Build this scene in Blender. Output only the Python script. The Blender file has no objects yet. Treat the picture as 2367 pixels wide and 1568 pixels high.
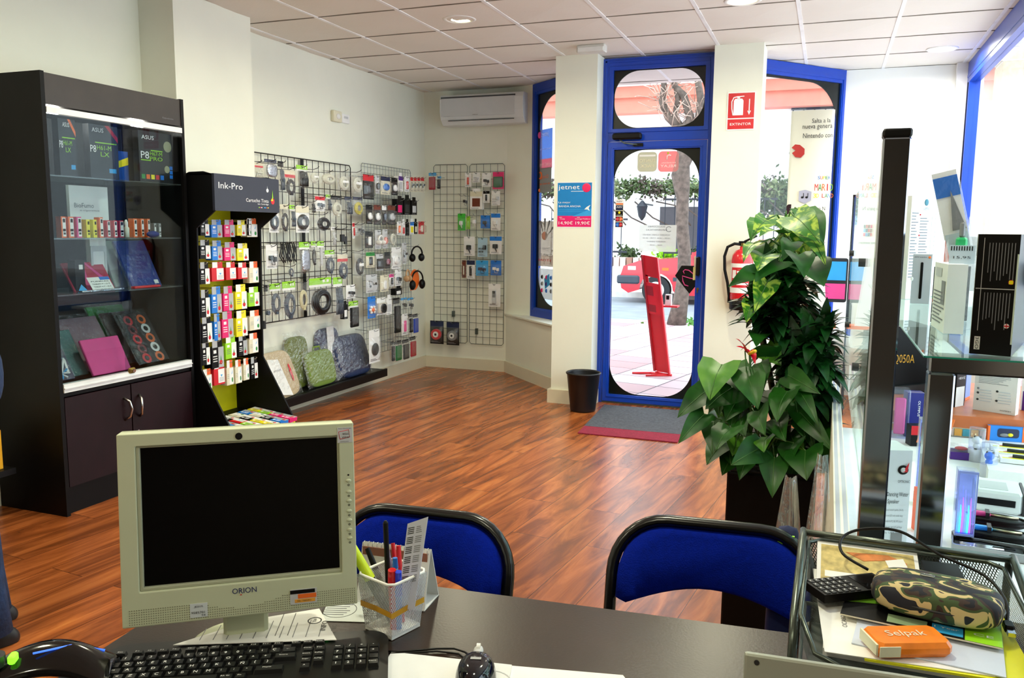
import bpy, bmesh, math, random
from mathutils import Vector, Matrix
random.seed(7)
SC = bpy.context.scene
COL = SC.collection
PI = math.pi
R_ = math.radians
# ---------------------------------------------------------------- camera (from the ceiling grid of 600 mm tiles)
F, YAW, PITCH, ROLL, CZ = 1916.57, .3617, .1297, .0092, 1.43
cy, sy, cp, sp, cr, sr = math.cos(YAW), math.sin(YAW), math.cos(PITCH), math.sin(PITCH), math.cos(ROLL), math.sin(ROLL)
FW = Vector((-sy*cp, cy*cp, -sp)); _r0 = Vector((cy, sy, 0)); _u0 = _r0.cross(FW)
RT = cr*_r0 + sr*_u0; UP = -sr*_r0 + cr*_u0
CAM = Vector((0, 0, CZ))
cd = bpy.data.cameras.new('camera'); cam = bpy.data.objects.new('camera', cd); COL.objects.link(cam)
cd.sensor_width = 36; cd.lens = F/2367*36; cd.clip_start = .02; cd.clip_end = 300
m3 = Matrix((RT, UP, -FW)).transposed()
cam.matrix_world = Matrix.Translation(CAM) @ m3.to_4x4()
SC.camera = cam
# ---------------------------------------------------------------- world and exposure
w = bpy.data.worlds.new('sky'); SC.world = w; w.use_nodes = True
bg = w.node_tree.nodes['Background']; bg.inputs[0].default_value = (.86, .93, 1, 1); bg.inputs[1].default_value = 4.5
SC.view_settings.view_transform = 'Standard'; SC.view_settings.look = 'None'
SC.view_settings.exposure = 0.0; SC.view_settings.gamma = 1; SC.view_settings.use_curve_mapping = False
SC.cycles.max_bounces = 8; SC.cycles.transparent_max_bounces = 24; SC.cycles.use_denoising = True
SC.cycles.sample_clamp_indirect = 8
LAMP_W = 18.5   # watts of one ceiling downlight
# ---------------------------------------------------------------- measuring helpers: where a sight line meets a wall, a table top or a floor
def ray(x, y): return RT*((x-1183.5)/F) - UP*((y-784)/F) + FW
def at(x, y, d): return CAM + ray(x, y)*d
def atz(x, y, z=0.): d = ray(x, y); return CAM + d*((z-CZ)/d.z)
def atx(x, y, X): d = ray(x, y); return CAM + d*(X/d.x)
def aty(x, y, Y): d = ray(x, y); return CAM + d*(Y/d.y)
# ---------------------------------------------------------------- materials
MC = {}
def lin(c):
    out = []
    for v in c[:3]:
        v /= 255.
        out.append(v/12.92 if v <= .04045 else ((v+.055)/1.055)**2.4)
    return (*out, 1)
def mt(name, col, rough=.5, metal=0., spec=.5, var=.06, vs=9., bump=0., bs=40., emit=None, es=0., coat=0., trans=0., aniso=0.):
    if name in MC: return MC[name]
    m = bpy.data.materials.new(name); m.use_nodes = True; nt = m.node_tree; b = nt.nodes['Principled BSDF']
    c = lin(col)
    if var > 0:
        tc = nt.nodes.new('ShaderNodeTexCoord'); n = nt.nodes.new('ShaderNodeTexNoise'); n.inputs['Scale'].default_value = vs; n.inputs['Detail'].default_value = 4
        r = nt.nodes.new('ShaderNodeValToRGB')
        r.color_ramp.elements[0].position = .3; r.color_ramp.elements[1].position = .7
        r.color_ramp.elements[0].color = (*[max(0, v*(1-var)) for v in c[:3]], 1); r.color_ramp.elements[1].color = (*[min(1, v*(1+var)) for v in c[:3]], 1)
        nt.links.new(tc.outputs['Object'], n.inputs['Vector']); nt.links.new(n.outputs['Fac'], r.inputs[0]); nt.links.new(r.outputs[0], b.inputs['Base Color'])
    else: b.inputs['Base Color'].default_value = c
    b.inputs['Roughness'].default_value = rough; b.inputs['Metallic'].default_value = metal; b.inputs['Specular IOR Level'].default_value = spec
    b.inputs['Coat Weight'].default_value = coat; b.inputs['Transmission Weight'].default_value = trans
    if emit is not None: b.inputs['Emission Color'].default_value = lin(emit); b.inputs['Emission Strength'].default_value = es
    if bump > 0:
        tc = nt.nodes.new('ShaderNodeTexCoord'); n = nt.nodes.new('ShaderNodeTexNoise'); n.inputs['Scale'].default_value = bs; n.inputs['Detail'].default_value = 5
        bp = nt.nodes.new('ShaderNodeBump'); bp.inputs['Strength'].default_value = bump; bp.inputs['Distance'].default_value = .01
        nt.links.new(tc.outputs['Object'], n.inputs['Vector']); nt.links.new(n.outputs['Fac'], bp.inputs['Height']); nt.links.new(bp.outputs[0], b.inputs['Normal'])
    MC[name] = m; return m
def film(name, tint=(255, 255, 255), milk=.12, gloss=.25, rough=.12, bump=.6, bs=30.):
    """thin clear plastic or glass sheet: mostly see-through, a little milky, glossy, more reflective at grazing angles"""
    if name in MC: return MC[name]
    m = bpy.data.materials.new(name); m.use_nodes = True; nt = m.node_tree; nt.nodes.clear(); N = nt.nodes.new; L = nt.links.new
    out = N('ShaderNodeOutputMaterial'); t = N('ShaderNodeBsdfTransparent'); t.inputs[0].default_value = lin(tint)
    g = N('ShaderNodeBsdfGlossy'); g.inputs['Roughness'].default_value = rough; g.inputs[0].default_value = (1, 1, 1, 1)
    d = N('ShaderNodeBsdfDiffuse'); d.inputs[0].default_value = (.85, .88, .9, 1)
    lw = N('ShaderNodeLayerWeight'); pw_ = N('ShaderNodeMath'); pw_.operation = 'POWER'; pw_.inputs[1].default_value = 4.; L(lw.outputs['Facing'], pw_.inputs[0])
    mu = N('ShaderNodeMath'); mu.operation = 'MULTIPLY_ADD'; mu.inputs[1].default_value = .5; mu.inputs[2].default_value = gloss*.25; mu.use_clamp = True
    m1 = N('ShaderNodeMixShader'); m1.inputs[0].default_value = milk; m2 = N('ShaderNodeMixShader')
    L(t.outputs[0], m1.inputs[1]); L(d.outputs[0], m1.inputs[2]); L(m1.outputs[0], m2.inputs[1]); L(g.outputs[0], m2.inputs[2])
    L(pw_.outputs[0], mu.inputs[0]); L(mu.outputs[0], m2.inputs[0]); L(m2.outputs[0], out.inputs[0])
    if bump > 0:
        tc = N('ShaderNodeTexCoord'); n = N('ShaderNodeTexNoise'); n.inputs['Scale'].default_value = bs; n.inputs['Detail'].default_value = 3
        bp = N('ShaderNodeBump'); bp.inputs['Strength'].default_value = bump; bp.inputs['Distance'].default_value = .02
        L(tc.outputs['Object'], n.inputs['Vector']); L(n.outputs['Fac'], bp.inputs['Height']); L(bp.outputs[0], g.inputs['Normal'])
    MC[name] = m; return m
def meshmat(name, col, cell, thick, metal=.3, rough=.4):
    """expanded-metal mesh: diamond openings cut procedurally in object space (u = x+y works on all four upright sides)"""
    m = bpy.data.materials.new(name); m.use_nodes = True; nt = m.node_tree; N = nt.nodes.new; L = nt.links.new
    b = nt.nodes['Principled BSDF']; b.inputs['Base Color'].default_value = lin(col); b.inputs['Metallic'].default_value = metal; b.inputs['Roughness'].default_value = rough
    tc = N('ShaderNodeTexCoord'); sx = N('ShaderNodeSeparateXYZ'); L(tc.outputs['Object'], sx.inputs[0])
    def M(op, a, b_=None):
        n = N('ShaderNodeMath'); n.operation = op
        for i, v in enumerate((a, b_)):
            if v is None: continue
            if isinstance(v, (int, float)): n.inputs[i].default_value = v
            else: L(v, n.inputs[i])
        return n.outputs[0]
    u = M('ADD', sx.outputs[0], sx.outputs[1]); v = M('MULTIPLY', sx.outputs[2], .62)
    a = M('FRACT', M('ADD', M('DIVIDE', M('ADD', u, v), cell), 500)); c = M('FRACT', M('ADD', M('DIVIDE', M('SUBTRACT', u, v), cell), 500))
    op = M('MAXIMUM', M('LESS_THAN', a, thick), M('LESS_THAN', c, thick)); L(op, b.inputs['Alpha'])
    MC[name] = m; return m
# ---------------------------------------------------------------- mesh builder
_txt = {}
def text_mesh(s, bold=False):
    if (s) in _txt: return _txt[s]
    cu = bpy.data.curves.new('t', 'FONT'); cu.body = s; cu.size = 1; cu.align_x = 'CENTER'; cu.align_y = 'CENTER'; cu.resolution_u = 2; cu.fill_mode = 'FRONT'
    o = bpy.data.objects.new('t', cu); me = bpy.data.meshes.new_from_object(o)
    vs = [v.co.copy() for v in me.vertices]; fs = [list(p.vertices) for p in me.polygons]
    xs = [v.x for v in vs] or [0, 1]; wd = max(xs)-min(xs); cx = (max(xs)+min(xs))/2
    ys = [v.y for v in vs] or [0, 1]; hy = max(ys)-min(ys); cyy = (max(ys)+min(ys))/2
    vs = [Vector((v.x-cx, v.y-cyy, 0)) for v in vs]
    bpy.data.objects.remove(o); bpy.data.curves.remove(cu); bpy.data.meshes.remove(me)
    _txt[s] = (vs, fs, wd, hy); return _txt[s]
class MB:
    def __init__(s): s.v = []; s.f = []; s.fm = []; s.sm = []; s.mats = []; s.M = None
    def mi(s, m):
        if m not in s.mats: s.mats.append(m)
        return s.mats.index(m)
    def add(s, vs, fs, m, smooth=False, M=None):
        k = len(s.v); i = s.mi(m)
        for p in vs:
            p = Vector(p)
            if M is not None: p = M @ p
            s.v.append(p)
        for f in fs: s.f.append([k+a for a in f]); s.fm.append(i); s.sm.append(smooth)
        return s
    def box(s, x0, y0, z0, x1, y1, z1, m, M=None):
        if x0 > x1: x0, x1 = x1, x0
        if y0 > y1: y0, y1 = y1, y0
        if z0 > z1: z0, z1 = z1, z0
        vs = [(x0, y0, z0), (x1, y0, z0), (x1, y1, z0), (x0, y1, z0), (x0, y0, z1), (x1, y0, z1), (x1, y1, z1), (x0, y1, z1)]
        return s.add(vs, [(0, 3, 2, 1), (4, 5, 6, 7), (0, 1, 5, 4), (1, 2, 6, 5), (2, 3, 7, 6), (3, 0, 4, 7)], m, False, M)
    def bbox(s, x0, y0, z0, x1, y1, z1, m, b=.004, M=None):
        """box with chamfered vertical edges and top/bottom rims"""
        hx, hy = (x1-x0)/2, (y1-y0)/2; b = min(b, hx*.9, hy*.9, (z1-z0)*.45); cx, cy_ = (x0+x1)/2, (y0+y1)/2
        def ring(z, ins):
            a, c = hx-ins, hy-ins; e = b
            return [(cx+q[0], cy_+q[1], z) for q in ((-a+e, -c), (a-e, -c), (a, -c+e), (a, c-e), (a-e, c), (-a+e, c), (-a, c-e), (-a, -c+e))]
        rs = [ring(z0, b*.6), ring(z0+b, 0), ring(z1-b, 0), ring(z1, b*.6)]
        vs = sum(rs, []); fs = [list(range(7, -1, -1)), [24+i for i in range(8)]]
        for k in range(3):
            for i in range(8): j = (i+1) % 8; fs.append((k*8+i, k*8+j, k*8+8+j, k*8+8+i))
        return s.add(vs, fs, m, False, M)
    def tube(s, pts, r, m, n=8, closed=False, rs=None, M=None):
        P = [Vector(p) for p in pts]; K = len(P); vs = []; fs = []
        up = Vector((0, 0, 1)); prev = None
        for i in range(K):
            if closed: t = P[(i+1) % K]-P[i-1]
            else: t = (P[min(i+1, K-1)]-P[max(i-1, 0)])
            t = t.normalized() if t.length > 1e-9 else Vector((0, 0, 1))
            if prev is None:
                a = up if abs(t.z) < .9 else Vector((1, 0, 0)); nrm = (a - t*a.dot(t)).normalized()
            else: nrm = (prev - t*prev.dot(t)); nrm = nrm.normalized() if nrm.length > 1e-6 else prev
            prev = nrm; bi = t.cross(nrm); rr = rs[i] if rs else r
            for k in range(n):
                a = 2*PI*k/n; vs.append(P[i]+(nrm*math.cos(a)+bi*math.sin(a))*rr)
        for i in range(K if closed else K-1):
            j = (i+1) % K
            for k in range(n): l = (k+1) % n; fs.append((i*n+k, i*n+l, j*n+l, j*n+k))
        if not closed: fs.append(list(range(n-1, -1, -1))); fs.append([(K-1)*n+k for k in range(n)])
        return s.add(vs, fs, m, True, M)
    def cyl(s, p0, p1, r0, m, r1=None, n=20, M=None):
        r1 = r0 if r1 is None else r1
        P0, P1 = Vector(p0), Vector(p1); t = (P1-P0).normalized(); a = Vector((0, 0, 1)) if abs(t.z) < .9 else Vector((1, 0, 0))
        u = (a-t*a.dot(t)).normalized(); v = t.cross(u); k = len(s.v)
        ring = lambda P, r: [P+(u*math.cos(2*PI*i/n)+v*math.sin(2*PI*i/n))*r for i in range(n)]
        s.add(ring(P0, r0)+ring(P1, r1), [(i, (i+1) % n, n+(i+1) % n, n+i) for i in range(n)], m, True, M)
        s.add(ring(P0, r0), [list(range(n-1, -1, -1))], m, False, M); s.add(ring(P1, r1), [list(range(n))], m, False, M)
        return s
    def lathe(s, prof, m, n=28, c=(0, 0, 0), M=None, smooth=True):
        vs = []; fs = []; K = len(prof)
        for r, z in prof:
            for i in range(n): a = 2*PI*i/n; vs.append((c[0]+r*math.cos(a), c[1]+r*math.sin(a), c[2]+z))
        for k in range(K-1):
            for i in range(n): j = (i+1) % n; fs.append((k*n+i, k*n+j, (k+1)*n+j, (k+1)*n+i))
        return s.add(vs, fs, m, smooth, M)
    def ell(s, c, r, m, nu=16, nv=10, M=None, pw=1.):
        vs = []; fs = []
        for j in range(nv+1):
            t = PI*j/nv
            for i in range(nu):
                a = 2*PI*i/nu; f = lambda q: math.copysign(abs(q)**pw, q)
                vs.append((c[0]+r[0]*f(math.sin(t))*f(math.cos(a)), c[1]+r[1]*f(math.sin(t))*f(math.sin(a)), c[2]+r[2]*f(math.cos(t))))
        for j in range(nv):
            for i in range(nu): k = (i+1) % nu; fs.append((j*nu+i, (j+1)*nu+i, (j+1)*nu+k, j*nu+k))
        return s.add(vs, fs, m, True, M)
    def prism(s, poly, O, U, V, N, d0, d1, m, M=None, smooth=False):
        O, U, V, N = Vector(O), Vector(U), Vector(V), Vector(N); n = len(poly)
        a = [O+U*p[0]+V*p[1]+N*d0 for p in poly]; b = [O+U*p[0]+V*p[1]+N*d1 for p in poly]
        s.add(a+b, [list(range(n-1, -1, -1)), list(range(n, 2*n))], m, False, M)
        s.add(a+b, [(i, (i+1) % n, n+(i+1) % n, n+i) for i in range(n)], m, smooth, M); return s
    def grid(s, fn, nu, nv, m, smooth=True, M=None, closed=False):
        vs = [fn(i/nu, j/nv) for j in range(nv+1) for i in range(nu+1)]
        fs = [(j*(nu+1)+i, j*(nu+1)+i+1, (j+1)*(nu+1)+i+1, (j+1)*(nu+1)+i) for j in range(nv) for i in range(nu)]
        return s.add(vs, fs, m, smooth, M)
    def frame(s, rect, hole, r, O, U, V, N, d0, d1, m, seg=7):
        """plate rect=(u0,v0,u1,v1) with a round-cornered opening"""
        u0, v0, u1, v1 = rect; a0, b0, a1, b1 = hole; O, U, V, N = map(Vector, (O, U, V, N)); out = []; inn = []
        for (cx, cy_, st, ox, oy) in ((a1-r, b1-r, 0, u1, v1), (a0+r, b1-r, 90, u0, v1), (a0+r, b0+r, 180, u0, v0), (a1-r, b0+r, 270, u1, v0)):
            for k in range(seg+1):
                an = R_(st+90*k/seg); p = (cx+r*math.cos(an), cy_+r*math.sin(an)); inn.append(p)
                t = k/seg*2
                e = {0: [(u1, b1-r), (u1, v1), (a1-r, v1)], 90: [(a0+r, v1), (u0, v1), (u0, b1-r)], 180: [(u0, b0+r), (u0, v0), (a0+r, v0)], 270: [(a1-r, v0), (u1, v0), (u1, b0+r)]}[st]
                q = [e[0][i]+(e[1][i]-e[0][i])*t if t <= 1 else e[1][i]+(e[2][i]-e[1][i])*(t-1) for i in (0, 1)]; out.append(q)
        n = len(inn); P = lambda p, d: O+U*p[0]+V*p[1]+N*d
        vs = [P(p, d0) for p in out]+[P(p, d0) for p in inn]+[P(p, d1) for p in out]+[P(p, d1) for p in inn]; fs = []
        for i in range(n):
            j = (i+1) % n
            fs += [(i, n+i, n+j, j), (2*n+i, 2*n+j, 3*n+j, 3*n+i), (i, j, 2*n+j, 2*n+i), (n+i, 3*n+i, 3*n+j, n+j)]
        return s.add(vs, fs, m)
    def text(s, t, O, U, V, size, m, width=None, off=.0006, N=None):
        """letters lying on a face: centre O, reading direction U, up V"""
        vs, fs, wd, hy = text_mesh(t); U, V = Vector(U).normalized(), Vector(V).normalized(); O = Vector(O)
        Nn = Vector(N) if N is not None else U.cross(V); k = size; kx = k if width is None or wd < 1e-6 else width/wd
        return s.add([O+U*p.x*kx+V*p.y*k+Nn*off for p in vs], fs, m)
    def obj(s, name, parent=None, loc=(0, 0, 0), rz=0., rot=None, bevel=0., subd=0, solid=0.):
        me = bpy.data.meshes.new(name); me.from_pydata([tuple(p) for p in s.v], [], s.f)
        for mm in s.mats: me.materials.append(mm)
        me.polygons.foreach_set('material_index', s.fm); me.polygons.foreach_set('use_smooth', s.sm); me.update()
        o = bpy.data.objects.new(name, me); COL.objects.link(o); o.parent = parent; o.location = loc
        o.rotation_euler = rot if rot else (0, 0, rz)
        if solid: q = o.modifiers.new('s', 'SOLIDIFY'); q.thickness = solid
        if bevel: q = o.modifiers.new('b', 'BEVEL'); q.width = bevel; q.segments = 2; q.limit_method = 'ANGLE'
        if subd: q = o.modifiers.new('d', 'SUBSURF'); q.levels = subd; q.render_levels = subd
        return o
LABELS = {}
def tag(o, label, cat, grp=None):
    o['label'] = label; o['category'] = cat
    if grp: o['group'] = grp
    if label in LABELS and not grp: print('DUPLABEL', label)
    if label in LABELS: print('SAMELABEL', label)
    LABELS[label] = 1
    n = len(label.split())
    if n < 4 or n > 16: print('LABELLEN', n, label)
    return o
def thing(name, label, cat, loc=(0, 0, 0), rz=0., grp=None, rot=None):
    o = bpy.data.objects.new(name, None); COL.objects.link(o); o.location = loc; o.rotation_euler = rot if rot else (0, 0, rz); o.empty_display_size = .05
    return tag(o, label, cat, grp)
def struct(mb, name, **k): o = mb.obj(name, **k); o['kind'] = 'structure'; return o
X, Y, Z = Vector((1, 0, 0)), Vector((0, 1, 0)), Vector((0, 0, 1))
# ---------------------------------------------------------------- palette
WHITE = mt('white_paint', (236, 236, 232), .5); BLACK = mt('black_plastic', (7, 7, 9), .42, spec=.25); DARK = mt('dark_grey_plastic', (40, 42, 46), .4)
GREY = mt('grey_plastic', (128, 130, 132), .45); LGREY = mt('light_grey_card', (196, 198, 200), .5); CHROME = mt('chrome', (200, 200, 205), .12, 1., var=.03)
STEEL = mt('grey_wire', (92, 104, 100), .35, .6); BLKWIRE = mt('black_wire', (10, 10, 12), .4); RED = mt('red_print', (205, 20, 35), .4); BLUE = mt('blue_print', (20, 110, 205), .4)
CYAN = mt('cyan_print', (20, 120, 215), .4); MAG = mt('magenta_print', (225, 25, 110), .4); YEL = mt('yellow_print', (240, 225, 20), .4); LIME = mt('lime_print', (150, 215, 30), .4)
ORANGE = mt('orange_print', (240, 110, 35), .4); CARD = mt('white_card', (238, 238, 236), .45); CREAM = mt('cream_card', (222, 216, 190), .5); NAVY = mt('navy_print', (22, 34, 70), .4)
PINK = mt('pink_print', (225, 70, 145), .45); GREEN = mt('green_print', (40, 140, 60), .4); PURPLE = mt('purple_print', (75, 25, 130), .4); SKYB = mt('sky_blue_print', (50, 160, 225), .4)
CABLEK = mt('black_cable', (22, 23, 27), .4); CABLEG = mt('slate_cable', (62, 74, 90), .45); CABLEW = mt('white_cable', (205, 205, 190), .4); BROWN = mt('brown_print', (110, 45, 20), .5)
INKTXT = mt('black_ink', (20, 20, 22), .6, var=0); INKG = mt('grey_ink', (120, 122, 128), .6, var=0); WTXT = mt('white_ink', (245, 245, 245), .5, var=0)
BAG = film('clear_bag', milk=.04, gloss=.3, bump=1., bs=38., rough=.06); BLIS = film('clear_blister', milk=.03, gloss=.2, bump=.15)
ACRYL = film('clear_acrylic', (240, 243, 255), milk=.05, gloss=.25, bump=0); GLASS = film('window_glass', (246, 250, 250), milk=.0, gloss=.06, rough=.01, bump=0)
CGLASS = film('cabinet_glass', (232, 238, 240), milk=.0, gloss=.04, rough=.01, bump=0); TGLASS = film('green_edge_glass', (225, 240, 236), milk=.06, gloss=.2, rough=.02, bump=0)
GEDGE = mt('glass_edge', (40, 150, 130), .15, spec=.6); SILVERF = mt('silver_foil', (190, 195, 205), .22, .9, bump=.8, bs=60)
# ================================================================ THE ROOM
H = 2.82
def wallmat():
    m = mt('wall_paint', (236, 237, 222), .55, var=.025, vs=2.5, bump=.08, bs=25); return m
WALL = wallmat(); WALLB = mt('wall_paint_cool', (238, 238, 234), .55, var=.02, vs=2.5, bump=.08, bs=25)
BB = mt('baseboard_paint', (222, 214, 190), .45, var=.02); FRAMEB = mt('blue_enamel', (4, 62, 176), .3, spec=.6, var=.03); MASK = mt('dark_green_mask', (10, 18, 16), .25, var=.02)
def floor_mat():
    m = bpy.data.materials.new('laminate'); m.use_nodes = True; nt = m.node_tree; N = nt.nodes.new; L = nt.links.new; b = nt.nodes['Principled BSDF']
    tc = N('ShaderNodeTexCoord'); mp = N('ShaderNodeMapping'); mp.inputs['Rotation'].default_value = (0, 0, R_(-84)); L(tc.outputs['Object'], mp.inputs[0])
    br = N('ShaderNodeTexBrick'); br.inputs['Scale'].default_value = 1; br.inputs['Brick Width'].default_value = 1.3; br.inputs['Row Height'].default_value = .19; br.inputs['Mortar Size'].default_value = .0012
    br.offset = .37; br.inputs['Color1'].default_value = (0, 0, 0, 1); br.inputs['Color2'].default_value = (1, 1, 1, 1); br.inputs['Mortar'].default_value = (.5, .5, .5, 1); br.inputs['Bias'].default_value = 0
    L(mp.outputs[0], br.inputs['Vector'])
    mp2 = N('ShaderNodeMapping'); mp2.inputs['Scale'].default_value = (1.1, 8, 1); L(mp.outputs[0], mp2.inputs[0])
    ad = N('ShaderNodeVectorMath'); ad.operation = 'MULTIPLY_ADD'; ad.inputs[1].default_value = (7, 5, 3); L(br.outputs['Color'], ad.inputs[0]); L(mp2.outputs[0], ad.inputs[2])
    n1 = N('ShaderNodeTexNoise'); n1.inputs['Scale'].default_value = 1.1; n1.inputs['Detail'].default_value = 7; n1.inputs['Roughness'].default_value = .62; n1.inputs['Distortion'].default_value = 1.3; L(ad.outputs[0], n1.inputs['Vector'])
    r = N('ShaderNodeValToRGB'); e = r.color_ramp.elements
    e[0].position = .3; e[0].color = lin((104, 54, 24)); e[1].position = .72; e[1].color = lin((196, 120, 62))
    for p, c in ((.42, (128, 66, 30)), (.52, (156, 84, 40)), (.6, (178, 100, 50))): q = e.new(p); q.color = lin(c)
    L(n1.outputs['Fac'], r.inputs[0])
    hs = N('ShaderNodeHueSaturation'); mr = N('ShaderNodeMapRange'); mr.inputs['To Min'].default_value = .8; mr.inputs['To Max'].default_value = 1.12; L(br.outputs['Color'], mr.inputs['Value']); L(mr.outputs[0], hs.inputs['Value']); L(r.outputs[0], hs.inputs['Color'])
    mx = N('ShaderNodeMix'); mx.data_type = 'RGBA'; mx.inputs[7].default_value = lin((50, 22, 8)); L(br.outputs['Fac'], mx.inputs[0]); L(hs.outputs[0], mx.inputs[6]); L(mx.outputs[2], b.inputs['Base Color'])
    b.inputs['Roughness'].default_value = .27; b.inputs['Specular IOR Level'].default_value = .5
    bp = N('ShaderNodeBump'); bp.inputs['Strength'].default_value = .12; bp.inputs['Distance'].default_value = .004; L(n1.outputs['Fac'], bp.inputs['Height']); L(bp.outputs[0], b.inputs['Normal'])
    return m
struct(MB().prism([(-4.05, -3.1), (1.15, -3.1), (1.15, 7.95), (.08, 7.95), (-.55, 7.2), (-.55, 6.8), (-2.0, 6.8), (-2.1, 7.2), (-2.75, 7.9), (-4.05, 7.95)], (0, 0, 0), X, Y, Z, -.15, 0, floor_mat()), 'floor')
# ceiling: 600 mm pressed tiles on a grid, relief modelled in each tile
TILE = mt('ceiling_tile', (228, 222, 212), .7, var=.03, vs=1.3, bump=.1, bs=60); BAR = mt('ceiling_bar', (236, 236, 236), .5); GAP = mt('ceiling_gap', (120, 112, 100), .7)
mb = MB()
for i in range(-1, 9):
    for j in range(-14, 6):
        x0 = .6*i-3.853; y0 = .6*j+4.89; x1 = min(x0+.6, 1.12); x0 = max(x0, -3.95); y1 = min(y0+.6, 8.02)
        if x1-x0 < .03: continue
        cx, cy_ = (x0+x1)/2, (y0+y1)/2; z = H+.004; e = .006
        P = [(x0, y0, z), (cx, y0, z+.002), (x1, y0, z), (x1, cy_, z-.0035), (x1, y1, z), (cx, y1, z+.002), (x0, y1, z), (x0, cy_, z-.0035), (cx, cy_, z-.012)]
        mb.add(P, [(8, (k+1) % 8, k) for k in range(8)], TILE)
for i in range(0, 9): x = .6*i-3.853; mb.box(x-.012, -3, H-.002, x+.012, 7.95, H+.02, BAR)
for j in range(-13, 6): y = .6*j+4.89; mb.box(-3.93, y-.004, H+.0005, 1.1, y+.004, H+.02, GAP)
mb.box(-4.1, -3, H+.04, 1.3, 8.05, H+.2, WHITE)
struct(mb, 'ceiling')
struct(MB().box(-4.1, -3.1, 0, -3.93, 8.0, H, WALL), 'wall_left')
struct(MB().box(-3.93, 4.03, 0, -3.67, 4.735, H, WALL), 'wall_column_left')
struct(MB().box(-3.93, 7.8, 0, -3.02, 7.98, H, WALL).prism([(-3.02, 7.8), (-2.722, 7.7), (-2.70, 7.82), (-3.02, 7.98)], (0, 0, 0), X, Y, Z, 0, H, WALL), 'wall_back')
struct(MB().prism([(-3.02, 7.8), (-2.08, 6.88), (-1.86, 6.9), (-1.86, 7.0), (-2.70, 7.75), (-2.722, 7.7)], (0, 0, 0), X, Y, Z, 0, .585, WALL), 'wall_window_left')
struct(MB().box(-2.12, 6.54, 0, -1.775, 6.9, H, WALL), 'wall_pillar_left')
struct(MB().box(-.875, 6.54, 0, -.52, 6.85, H, WALL), 'wall_pillar_right')
struct(MB().box(.062, 7.87, 0, 1.1, 8.02, H, WALLB).box(.9, 7.80, 0, 1.1, 7.87, H, WALLB), 'wall_back_right')
struct(MB().prism([(-.80, 6.85), (-.74, 6.85), (.062, 7.80), (.062, 8.0), (-.86, 6.95)], (0, 0, 0), X, Y, Z, 0, .55, WALL), 'wall_window_right')
struct(MB().box(1.0, -3.1, 0, 1.12, 7.80, .5, WALLB).box(1.0, -3.1, .5, 1.12, 1.2, H, WALLB), 'wall_right')
struct(MB().box(-4.1, -3.2, 0, 1.12, -3.05, H, mt('rear_wall_grey', (96, 92, 84), .7)), 'wall_rear')
# baseboards
struct(MB().box(-3.93, -3, 0, -3.915, 7.8, .115, BB), 'baseboard_left')
struct(MB().box(-3.93, 7.785, 0, -3.02, 7.8, .115, BB).prism([(-3.03, 7.785), (-2.13, 6.865), (-2.12, 6.88), (-3.02, 7.8)], (0, 0, 0), X, Y, Z, 0, .115, BB), 'baseboard_back')
struct(MB().box(-2.145, 6.515, 0, -1.75, 6.54, .115, BB).box(-2.145, 6.54, 0, -2.12, 6.9, .115, BB).box(-1.775, 6.54, 0, -1.75, 6.70, .115, BB), 'baseboard_pillar_left')
struct(MB().box(-.9, 6.515, 0, -.495, 6.54, .115, BB).box(-.52, 6.54, 0, -.495, 6.86, .115, BB).box(-.9, 6.54, 0, -.875, 6.70, .115, BB), 'baseboard_pillar_right')
struct(MB().prism([(-3.03, 7.79), (-2.12, 6.86), (-2.12, 7.2), (-2.70, 7.76)], (0, 0, 0), X, Y, Z, .585, .6, WALL), 'trim_1')
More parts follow.
